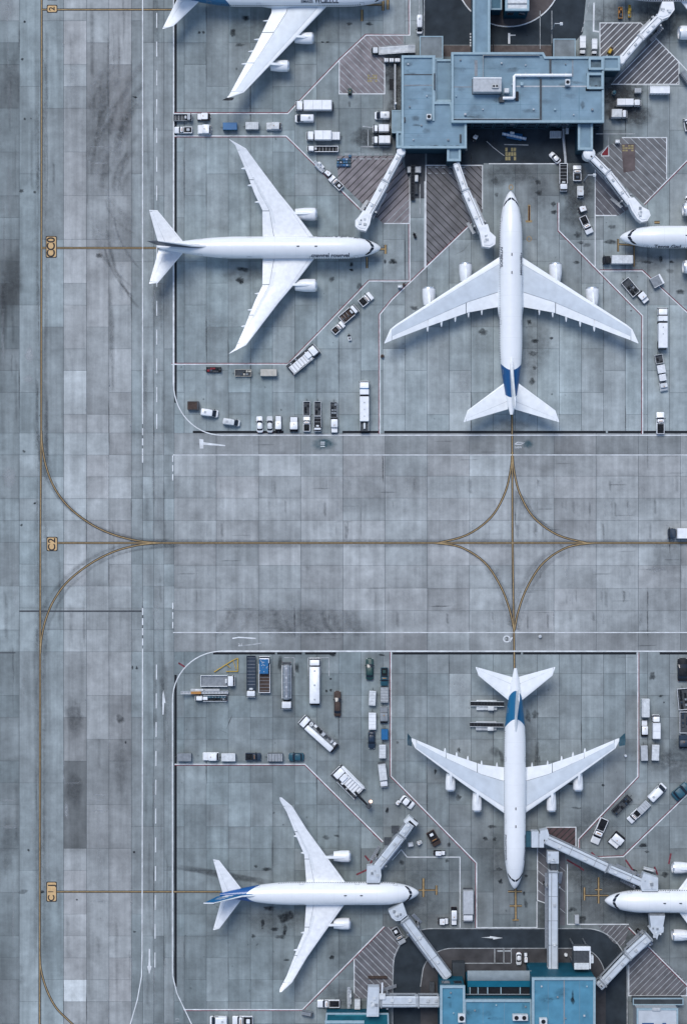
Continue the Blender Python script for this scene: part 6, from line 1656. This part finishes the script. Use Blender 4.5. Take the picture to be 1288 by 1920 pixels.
def v_stairs(root, L, W, c, c2):
    """passenger stairs / long loader with a cab at the front"""
    h = W / 2
    q = MB(); q.box(-L / 2, L / 2 - 1.8, -h * .8, h * .8, .5, .9); part("chassis", q, DGREY, root)
    cab(root, L / 2 - 1.7, L / 2, W * .85, c2, .4, 1.9, OFFWHITE)
    n = 16; x0, x1 = L / 2 - 1.9, -L / 2 + 1.9
    for k in range(n):
        x = x0 + (x1 - x0) * (k + .5) / n; q = MB(); q.box(x - (x0 - x1) / n / 2, x + (x0 - x1) / n / 2, -h, h, 1.0 + 2.4 * k / n - .12, 1.02 + 2.4 * k / n); part("step", q, c, root)
    q = MB(); q.box(-L / 2, x1, -h - .05, h + .05, 3.3, 3.5); part("landing", q, LGREY, root)
    for s in (-1, 1):
        q = MB(); q.tube([(x0, s * h, 1.9), (x1, s * h, 4.4), (-L / 2, s * h, 4.4)], .06, 6); part("handrail", q, STEEL, root)
    wheels(root, L, W, .42, (.36, -.3)); lights(root, L, W)
KIND = dict(car=(v_car, "car", "car"), van=(v_van, "delivery_van", "van"), pickup=(v_pickup, "pickup_truck", "pickup truck"), box=(v_box, "box_truck", "truck"), tanker=(v_tanker, "tank_truck", "tanker truck"),
    fuel=(v_fueltruck, "fuel_truck", "fuel truck"), tug=(v_tug, "baggage_tractor", "tractor"), dolly=(v_dolly, "baggage_cart", "baggage cart"), ribbed=(v_ribbed, "cargo_cart", "cargo cart"), cart=(v_cart, "open_cart", "baggage cart"),
    flat=(v_flat, "flatbed_truck", "truck"), belt=(v_belt, "belt_loader", "belt loader"), loader=(v_loader, "cargo_loader", "cargo loader"), bus=(v_bus, "articulated_truck", "truck"), trailer=(v_trailer, "container_trailer", "trailer"),
    crate=(v_crate, "storage_box", "container"), scooter=(v_scooter, "motor_scooter", "scooter"), stairs=(v_stairs, "stair_truck", "stair truck"))
VEH = [
 # the strip between the two left-hand stands at the top
 ("flat", 343, 220, 0, 35, 13, "GD", "grey flatbed with white cab parked on the red line above a white pickup"),
 ("tug", 381.5, 218, 180, 24, 13, "WR", "white tractor with brown rear on the red line above the white and blue truck"),
 ("pickup", 344, 243, 180, 33, 12, "WL", "white pickup parked under the grey flatbed near the service road"),
 ("tug", 383.5, 242, 180, 25, 17, "WB", "white tractor with blue tail beside the white pickup"),
 ("dolly", 431.5, 237, 180, 27, 14, "BT", "teal blue cart between the white and blue tractor and a grey cart"),
 ("dolly", 473, 236, 180, 25, 14, "OL", "pale grey baggage cart right of the teal blue cart"),
 ("tug", 513.5, 236, 180, 28, 14, "OD", "off-white tractor with dark nose, last in the row after the pale grey cart"),
 ("box", 588, 198.5, 180, 68, 18, "WL", "long white box truck with pale cab where the red line bends upward"),
 ("van", 571, 221.5, 180, 35, 14, "WL", "white van just below the long white box truck"),
 ("box", 598, 255, 180, 47, 17, "WW", "white box truck coupled to a square white trailer"),
 ("dolly", 629, 255, 0, 17, 15, "WL", "square white trailer behind the white box truck"),
 ("flat", 605, 279, 180, 58, 11, "WK", "dark flatbed with white end boards under the white box truck"),
 ("belt", 599, 311, 135, 24, 12, "WO", "white loader nose at the upper end of the diagonal row by the blue crates"),
 ("tug", 615, 325, 135, 15, 9, "WD", "small white tractor in the middle of the diagonal row by the blue crates"),
 ("pickup", 630, 342, 135, 30, 13, "WO", "white pickup at the lower end of the diagonal row by the blue crates"),
 # west side of the upper pier
 ("stairs", 737, 94.5, 180, 81, 14, "OE", "long pale stair truck with dark green cab in the striped area"),
 ("dolly", 724, 113, 180, 8, 7, "WL", "leftmost of three tiny white carts against the upper pier corner"),
 ("dolly", 734, 113, 180, 9, 7, "WL", "middle of three tiny white carts against the upper pier corner"),
 ("dolly", 745, 113, 180, 10, 7, "WL", "rightmost of three tiny white carts against the upper pier corner"),
 ("van", 716.7, 216, 180, 28, 14, "WL", "white van nearest the pale canopy, above two white box trucks"),
 ("box", 714, 241.6, 180, 30, 13, "WW", "upper of two white box trucks parked west of the upper pier"),
 ("box", 715, 263, 180, 33, 14, "WW", "lower of two white box trucks parked west of the upper pier"),
 ("tug", 656, 171, 90, 13, 7, "EE", "small dark green tractor on the lower edge of the striped area"),
 # under the pier
 ("belt", 776, 342, 90, 66, 15, "DK", "dark belt loader in the narrow lane under the upper pier"),
 ("crate", 776, 318, 0, 25, 12, "SL", "pale blue-grey power unit at the head of the dark belt loader"),
 ("scooter", 777.5, 440.5, 110, 13, 7, "KK", "black motor scooter alone in the lane near the striped area"),
 ("tug", 891, 257, 60, 12, 9, "WD", "small white tractor with trailing hose in the dark pier yard"),
 ("belt", 964, 254, 170, 46, 12, "BW", "blue belt loader with white boom in the dark pier yard"),
 ("dolly", 1041, 252, 0, 22, 13, "LL", "pale grey cart at the back of the dark pier yard"),
 ("crate", 1063, 243, 90, 14, 6, "OL", "small off-white box standing upright by the pier wall above the pale cart"),
 ("car", 1040.5, 295, 135, 25, 11, "WL", "white car parked aslant in the dark pier yard"),
 ("flat", 1056, 332, 270, 52, 15, "WK", "dark flatbed with white cab beside the curved grey hose"),
 ("pickup", 1082, 324, 90, 29, 15, "WN", "white pickup with dark blue bed east of the curved grey hose"),
 ("tug", 1088, 359, 90, 22, 12, "OL", "off-white tractor directly below the pickup with dark blue bed"),
 ("tug", 1092, 391.5, 20, 16, 11, "WD", "small white tractor between two larger vehicles in the column beside the striped area"),
 ("pickup", 1099, 421, 295, 35, 14, "WK", "white pickup slightly turned at the foot of the column, near the airliner nose"),
 # top right
 ("van", 786.5, 45, 270, 34, 10.5, "WD", "white van facing down at the edge of the terminal road, top of the picture"),
 ("box", 1091, 87, 270, 35, 11, "WW", "left of two white trucks north of the upper pier's east end"),
 ("box", 1113, 90, 270, 30, 10, "WW", "right of two white trucks north of the upper pier's east end"),
 ("cart", 1163, 23, 270, 21, 8, "AA", "orange cart near the top edge beside a yellow cart"),
 ("cart", 1180, 20, 270, 23, 5, "YY", "narrow yellow cart near the top edge beside the orange cart"),
 ("dolly", 1195, 170, 0, 13, 9, "LL", "small grey cart left of the white container trailer"),
 ("trailer", 1235, 170, 0, 37, 14, "WL", "white container trailer below the striped area at the right"),
 ("box", 1178, 193, 0, 46, 12, "WW", "white truck with two white boxes right of the upper pier's east wall"),
 ("box", 1160, 214, 0, 30, 15, "OW", "white truck with square pale box, lowest in the group by the east wall"),
 ("crate", 1144, 94, 60, 12, 7, "YR", "small yellow-brown box in the upper striped area beside the pier"),
 ("flat", 1288, 233, 100, 24, 12, "WD", "white flatbed cut by the right edge below the container trailer"),
 ("trailer", 1283, 146, 125, 24, 10, "GD", "dark grey trailer aslant at the right edge near the striped area"),
 ("van", 1292, 380, 90, 26, 14, "WT", "white van mostly hidden by the right edge above the cursive airliner"),
 ("crate", 1157, 265, 0, 8, 6, "WO", "tiny white box beside the red triangle marking"),
 # right-hand lane
 ("box", 1157, 487.5, 180, 55, 15.5, "OK", "white box truck with dark cab and dark tail below the cursive airliner"),
 ("cart", 1182, 538, 130, 35, 18, "WK", "white-railed open cart with dark load in the right-hand lane"),
 ("tug", 1205, 557, 310, 24, 14, "WD", "white tractor towing the white-railed open cart"),
 ("crate", 1231, 527, 28, 21, 20, "GW", "grey box with one white edge astride the boundary line at the right"),
 ("bus", 1241, 616, 90, 78, 17, "WK", "long white tanker with white cab in the right-hand lane"),
 ("cart", 1235.5, 673, 100, 17, 15, "OK", "topmost dark cart in the train below the long white tanker"),
 ("dolly", 1239, 692, 100, 16, 15, "WL", "white square cart second in the train below the long white tanker"),
 ("dolly", 1241.5, 708, 100, 13, 13, "WL", "smaller white cart third in the train below the long white tanker"),
 ("tug", 1244, 724.5, 280, 17, 14, "OK", "tractor with dark body at the tail of the train in the right-hand lane"),
 ("pickup", 1238, 793, 90, 41, 14.5, "WK", "white pickup on the drain line at the bottom of the right-hand lane"),
 ("box", 1281, 1000, 180, 58, 19, "WN", "white truck with navy cab on the cross taxiway at the right edge"),
 # diagonal lane at the centre
 ("pickup", 686, 561, 40, 27, 16, "WK", "white and black pickup at the upper end of the diagonal lane in the middle"),
 ("flat", 654, 588.5, 40, 37, 18, "WR", "white truck carrying a brown load in the diagonal lane"),
 ("pickup", 634, 614.5, 42, 26, 13, "WR", "small white pickup behind the truck with the brown load"),
 ("scooter", 655, 632, 100, 15, 8, "WK", "white and black motor scooter below the diagonal lane"),
 ("loader", 569, 673.5, 40, 66, 24, "WD", "big white cargo loader at the lower end of the diagonal lane"),
 ("crate", 750, 537, 0, 8, 5, "WL", "tiny white box in the corner of the white boundary line near the engine"),
 # the lower bays of the upper left stand
 ("cart", 401, 693, 180, 28, 10, "KX", "black cart with a red bag just under the red line"),
 ("cart", 456, 699, 180, 31, 13, "II", "left of two beige carts under the red line"),
 ("dolly", 504, 699, 180, 31, 13, "IL", "right of two beige carts under the red line, beside the big cargo loader"),
 ("crate", 362.5, 760.5, 0, 21, 16, "RD", "dark brown crate in the curve of the white line"),
 ("van", 393, 774, 352, 32, 13.5, "WL", "white van beside the dark brown crate"),
 ("van", 434, 791.5, 352, 32, 12, "OL", "off-white van nearer the drain line than the other van in the curve"),
 ("car", 487, 795.5, 93, 31, 12, "WL", "white car first from the left in the row on the drain line"),
 ("car", 506, 795.5, 91, 31, 11.5, "OL", "off-white car second from the left in the row on the drain line"),
 ("tug", 522, 794, 90, 30, 12, "WK", "black and white tractor third from the left in the row on the drain line"),
 ("tug", 551, 795, 90, 28, 15, "WK", "white-roofed tractor standing apart in the middle of the row on the drain line"),
 ("cart", 575, 765.7, 90, 27, 13, "OK", "left of three upper carts in the double row on the drain line"),
 ("pickup", 575, 795, 90, 28, 13, "WK", "pickup below the left upper cart in the double row"),
 ("cart", 595.5, 765.7, 90, 27, 13, "OK", "middle of three upper carts in the double row on the drain line"),
 ("flat", 595.5, 795, 270, 28, 14, "LK", "dark flatbed below the middle upper cart in the double row"),
 ("cart", 625.5, 768, 90, 29, 13, "SK", "right of three upper carts in the double row on the drain line"),
 ("tug", 627, 797, 270, 30, 13, "WK", "tractor with white nose below the right upper cart in the double row"),
 ("bus", 683, 761.5, 90, 94, 17, "WB", "long white articulated truck with a blue stripe beside the red boundary"),
 # lower left stand, top bays
 ("flat", 408.5, 1277, 0, 64, 21, "WG", "grey-decked flatbed truck with white rails under the yellow tow frame"),
 ("belt", 384, 1297, 180, 88, 10, "LL", "long pale belt loader with an orange middle below the grey-decked flatbed"),
 ("loader", 396, 1309, 180, 60, 12, "TK", "low dark teal machine under the long pale belt loader"),
 ("flat", 471, 1269, 270, 78, 17, "NN", "navy flatbed trailer left of the truck with a blue box"),
 ("flat", 496, 1265, 90, 68, 21, "WR", "white-railed truck with a blue box and brown deck"),
 ("tanker", 537.5, 1286, 270, 88, 18, "SW", "silver tank truck with white cab facing down"),
 ("fuel", 590, 1278, 90, 88, 20, "WW", "long white fuel truck parked between two painted bay lines"),
 ("car", 632.7, 1320, 90, 48, 13, "RB", "long dark brown car right of the white fuel truck"),
 ("car", 693, 1255, 90, 41, 14, "EE", "dark green car near the top of the column by the red boundary"),
 ("pickup", 720.6, 1269, 270, 34, 14, "TE", "teal pickup against the red boundary, below the dark green car"),
 ("ribbed", 720.6, 1303, 90, 29, 15, "GO", "grey corrugated cart against the red boundary below the teal pickup"),
 ("tug", 719.6, 1341, 90, 31, 15, "GN", "blue-grey tractor with white front below the corrugated cart at the boundary"),
 ("dolly", 721, 1377, 90, 20, 13, "BT", "small blue cart against the red boundary"),
 ("dolly", 717, 1409, 90, 26, 13, "OL", "off-white cart just below the small blue cart"),
 ("dolly", 698, 1309, 87, 28, 13, "OL", "off-white cart left of the corrugated cart, slightly turned"),
 ("dolly", 698, 1352, 90, 32, 14, "WL", "white flecked cart above the navy car"),
 ("car", 696.7, 1388, 270, 32, 13, "NN", "navy car under the white flecked cart"),
 ("fuel", 597, 1376, 138, 84, 22, "WD", "white fuel truck with reels driving up-left across the bay"),
 ("dolly", 346, 1420, 180, 27, 15, "GG", "grey cart at the left end of the row above the white line"),
 ("tug", 395.5, 1419, 180, 30, 15, "WL", "white tractor second in the row above the white line"),
 ("dolly", 428.6, 1420, 180, 27, 15, "OO", "pale cart behind the white tractor in the row above the white line"),
 ("pickup", 474.7, 1419.4, 0, 29, 14, "NK", "navy pickup in the middle of the row above the white line"),
 ("ribbed", 516, 1420, 180, 29, 15, "GL", "grey corrugated cart right of the navy pickup"),
 ("car", 555.6, 1420, 180, 29, 15, "TW", "teal car at the right end of the row above the white line"),
 ("loader", 652, 1466, 135, 64, 29, "WW", "big white de-icing truck with a dark boom and glowing lamp"),
 ("box", 718, 1454.5, 277, 44, 14, "OW", "white truck with pale box at the bottom of the column by the red boundary"),
 ("car", 763.5, 1505, 322, 28, 15, "WL", "white car beside the white line above the free-standing bridge"),
 ("tug", 746, 1506, 45, 9, 6, "WO", "tiny white tractor left of the white car near the boundary"),
 ("pickup", 813, 1572.5, 300, 29, 16, "RW", "dark brown pickup with white nose between bridge and boundary"),
 ("tug", 824, 1600, 0, 22, 9, "WK", "white tractor on the white line just below the dark brown pickup"),
 ("crate", 769.6, 1584, 10, 9, 7, "WO", "tiny white box beside the free-standing bridge"),
 ("tug", 786, 1581, 20, 10, 7, "OK", "tiny pale tractor right of the tiny white box by the free-standing bridge"),
 # around the lower pier
 ("box", 877, 1698.5, 270, 59, 19, "LW", "truck with long grey box and white cab facing the terminal road"),
 ("tug", 851, 1719, 270, 34, 11, "WK", "white tractor left of the truck with long grey box"),
 ("tug", 831, 1728, 0, 20, 12, "WD", "square white tractor at the corner of the terminal road"),
 ("pickup", 747, 1755.5, 300, 34, 14, "LW", "grey pickup under the grey bridge on the striped area"),
 ("car", 972.6, 1799, 270, 24, 10, "WL", "white car in the yard north of the blue lower pier"),
 ("tug", 985.4, 1797, 90, 20, 7, "WK", "narrow tractor right of the white car north of the lower pier"),
 ("crate", 1081, 1724, 90, 16, 8, "LL", "grey upright box near the white line below the right-hand airliner nose"),
 ("pickup", 616, 1883, 180, 42, 14, "WK", "white pickup with dark bed left of the bridge box at the bottom"),
 ("belt", 655, 1871, 90, 42, 8, "OL", "narrow white belt loader beside the white pickup at the bottom"),
 ("dolly", 670, 1883, 90, 19, 11, "OL", "white cart between the narrow belt loader and the bridge box"),
 ("van", 410, 1915, 180, 32, 17, "WL", "left of two white vans cut by the bottom edge"),
 ("pickup", 455, 1916, 180, 38, 19, "WW", "white pickup right of the white van at the bottom edge"),
 ("crate", 576, 1901, 350, 20, 9, "GD", "grey rubbish box on the corner of the white line at the bottom"),
 # lower right lanes
 ("trailer", 1208.7, 1327, 90, 34, 14, "OL", "off-white trailer at the top of the lower right lane"),
 ("tug", 1208, 1366, 90, 31, 12, "WK", "white tractor below the off-white trailer"),
 ("box", 1229, 1362.5, 90, 44, 14, "WL", "white box truck with grey cab right of the white tractor"),
 ("dolly", 1207, 1412, 92, 29, 13, "LG", "grey cart, left of the lowest pair in the lower right lane"),
 ("dolly", 1228, 1411, 88, 30, 14, "OL", "off-white cart, right of the lowest pair in the lower right lane"),
 ("car", 1280, 1256, 90, 43, 19, "KW", "black car with white headlamps at the right edge"),
 ("cart", 1281, 1311, 95, 40, 21, "WK", "white-framed cart with dark load below the black car"),
 ("cart", 1284, 1355, 90, 40, 20, "WN", "white-framed cart with navy load third down the right edge"),
 ("tug", 1281, 1391, 90, 25, 16, "NK", "navy tractor below the two white-framed carts at the right edge"),
 ("van", 1231.7, 1486.5, 45, 38, 15, "WL", "white van in the lower right diagonal lane beside the teal car"),
 ("cart", 1166, 1510.5, 45, 43, 14, "DK", "dark cart in the lower right diagonal lane beside the boundary"),
 ("pickup", 1190, 1530, 225, 30, 14, "WK", "white pickup towing a grey trailer in the diagonal lane"),
 ("dolly", 1206, 1514, 45, 26, 14, "LL", "grey trailer towed by the white pickup in the diagonal lane"),
 ("pickup", 1123.7, 1559, 247, 50, 16, "WK", "long white pickup beside the dark red striped area"),
 ("tug", 1155.6, 1576, 230, 27, 22, "WK", "broad white tractor with dark middle right of the long white pickup"),
 ("car", 1277, 1485, 40, 36, 20, "TE", "dark teal car on the white line at the right edge"),
 ("crate", 1217, 1631, 345, 22, 5, "OG", "pale stair top beside the cab of the slanting bridge"),
 # loaders at the four-engine airliner's tail
 ("belt", 913, 1322.5, 0, 62, 19, "OK", "upper of two belt loaders at the teal-tailed airliner"),
 ("belt", 912, 1361.5, 0, 62, 17, "LK", "lower of two belt loaders at the teal-tailed airliner"),
]
for kind, px, py, hd, lp, wp, cc, label in VEH:
    fn, name, cat = KIND[kind]
    x, y = P(px, py, 1.5)
    r = thing(name, label, cat, (x, y, 0), RAD(hd), {"dolly": "closed carts on the aprons", "tug": "tractors on the aprons", "cart": "open carts on the aprons"}.get(kind))
    fn(r, lp / PPM, wp / PPM, PAL[cc[0]], PAL[cc[1]])
    if "orange middle" in label:
        q = MB(); q.box(.9, 3.6, -.10, .55, 1.75, 2.25); part("orange_cover", q, ORANGE, r)
    if "blue box and brown" in label:
        q = MB(); q.rbox(.3, 4.2, -1.1, 1.35, .98, 2.3, .08, .08); bb = part("blue_box", q, BLUE, r)
        for k in range(14):
            a, b = rs.uniform(.6, 3.9), rs.uniform(-.9, 1.15); q = MB(); q.box(a - .1, a + .1, b - .08, b + .08, 2.29, 2.36); part("box_fitting", q, OFFWHITE, bb)
    if "brown load" in label and kind == "flat":
        for k in range(10):
            a, b = rs.uniform(-2.3, .9), rs.uniform(-.8, .8); q = MB(); q.rbox(a - .3, a + .3, b - .25, b + .25, .96, rs.uniform(1.2, 1.5), .06, .05); part("load_bale", q, rs.choice((BROWN, BROWN, DGREY, RED if k == 3 else BROWN)), r)
    if "de-icing" in label:
        q = MB(); q.tube([(-3.2, .4, 2.4), (-5.2, .5, 2.8), (-8.2, .5, 3.0)], [.35, .3, .25], 8); bm_ = part("boom", q, BLACK, r)
        q = MB(); q.rbox(-9.0, -7.8, -.1, 1.1, 2.3, 3.4, .15, .1); part("basket", q, DGREY, bm_)
        lm = bpy.data.materials.new("amber_lamp"); lm.use_nodes = True; pb = lm.node_tree.nodes["Principled BSDF"]
        pb.inputs["Base Color"].default_value = (.9, .45, .3, 1); pb.inputs["Emission Color"].default_value = (1, .55, .38, 1); pb.inputs["Emission Strength"].default_value = 2.2
        q = MB(); q.loops([[(-7.9 + .42 * k * math.cos(6.28318 * i / 12), -.75 + .42 * k * math.sin(6.28318 * i / 12), z) for i in range(12)] for z, k in ((2.7, 1), (2.95, .95), (3.15, .55))]); part("lamp", q, lm, bm_, 40)
        q = MB(); q.rbox(-4.3, 4.0, -2.25, -1.35, 1.0, 2.2, .35, .2); part("side_tank", q, WHITE, r, 40)

# blue crates on the striped area
for k in range(16):
    i, j = k % 5, k // 5
    px, py = 634 + i * 5.4 + rs.uniform(-.5, .5), 310 - j * 5.3
    if k == 15: px, py = 656, 293
    m = MB(); m.rbox(-.33, .33, -.31, .31, 0, .75, .06, .05)
    c = thing("plastic_crate", "blue plastic crate in the cluster on the striped area by the upper pier", "crate", (*P(px, py, .4), 0), RAD(rs.uniform(-6, 6)), "blue crates on the striped area")
    part("tub", m, rs.choice((BLUE, TEAL, NAVY)), c)
    m = MB(); m.rbox(-.2, .2, -.18, .18, .75, .8, .04, .02); part("lid", m, rs.choice((LGREY, TEAL, NAVY, BLUE)), c)
# yellow tow frame
tf = thing("tow_bar", "yellow triangular tow frame lying above the grey-decked flatbed", "tow bar", (*P(427, 1248, 0), 0))
ox, oy = tf.location.x, tf.location.y
for a, b, w in (((402, 1260), (437, 1238), .14), ((437, 1238), (446, 1234), .10), ((446, 1234), (446, 1259), .14), ((446, 1259), (424, 1259), .12), ((437, 1238), (443, 1255), .08), ((425, 1246), (432, 1252), .10)):
    (x0, y0), (x1, y1) = P(*a, .5), P(*b, .5); q = MB(); q.tube([(x0 - ox, y0 - oy, .45), (x1 - ox, y1 - oy, .45)], w, 6); part("bar", q, YELLOW, tf)
for p in ((403, 1259), (446, 1236), (446, 1258)):
    x, y = P(*p); wheel(tf, x - ox, y - oy, .22, .14)
# ground air hose
hs = MB(); hs.tube([(*P(x, y, 1.2), .45) for x, y in ((1056, 238), (1056.5, 258), (1058, 275), (1060, 295), (1061, 318), (1061, 342))], .38, 10)
tag(part("air_hose", hs, LGREY, None, 40), "curved pale grey air hose running down the dark pier yard", "hose")
h2 = MB(); h2.tube([(*P(x, y, .1), .08) for x, y in ((912, 265), (925, 277), (938, 287), (945, 292))], .09, 6)
tag(part("fuel_hose", h2, LGREY, None, 40), "thin pale hose lying across the dark pier yard", "hose")
# people-high odds and ends
def bollard(px, py, m, label, h=1.0, r=.3, name="bollard"):
    q = MB(); q.loops([[(r * k * math.cos(6.28318 * i / 10), r * k * math.sin(6.28318 * i / 10), z) for i in range(10)] for z, k in ((0, 1.2), (.1, 1.2), (.12, 1), (h - .1, 1), (h, .7))])
    t = thing(name, label, name.replace("_", " "), (*P(px, py), 0)); part("post", q, m, t, 40)
    q = MB(); q.loops([[(r * 1.05 * math.cos(6.28318 * i / 10), r * 1.05 * math.sin(6.28318 * i / 10), z) for i in range(10)] for z in (h * .5, h * .68)]); part("band", q, WHITE if m is not WHITE else GREY, t)
bollard(716.6, 668, BROWN, "brown hydrant post beside the red boundary, left of the wing tip", 1.1, .45, "hydrant_post")
bollard(757, 534, BROWN, "brown post beside the tiny white box near the engine", .9, .35, "hydrant_post")
bollard(1012, 1193.5, LGREY, "pale round post on the cross road right of the centreline", .7, .4)
bollard(1172, 1417, WHITE, "small white post near the teal winglet tip", .8, .3)
bollard(741, 200, WHITE, "white lamp post against the west wall of the upper pier", 4.5, .28, "lamp_post")
bollard(1149, 176, TEAL, "teal post beside the east wall of the upper pier", 2.5, .5, "lamp_post")
bollard(850, 1807, WHITE, "white post at the corner of the brown yard by the lower pier", 1.2, .35)
bollard(1060, 1790, WHITE, "white round post in the yard right of the vertical bridge", 1.0, .4)
bollard(1018, 1577, STEEL, "steel guide post beside the head of the slanting bridge", 3.0, .15)
def light_mast(px, py, label):
    x, y = P(px, py); t = thing("light_mast", label, "light mast", (x, y, 0))
    q = MB(); q.tube([(0, 0, 0), (0, 0, 9)], [.16, .09], 8); part("pole", q, LGREY, t, 40)
    q = MB(); q.box(-.1, 1.9, -.1, .1, 8.9, 9.05); part("arm", q, LGREY, t)
    q = MB(); q.rbox(1.3, 2.1, -.4, .4, 8.6, 8.9); part("lamp_head", q, OFFWHITE, t)
light_mast(1094, 339, "light mast in the narrow lane right of the curved hose")
light_mast(1033, 60, "light mast beside the upper terminal road")
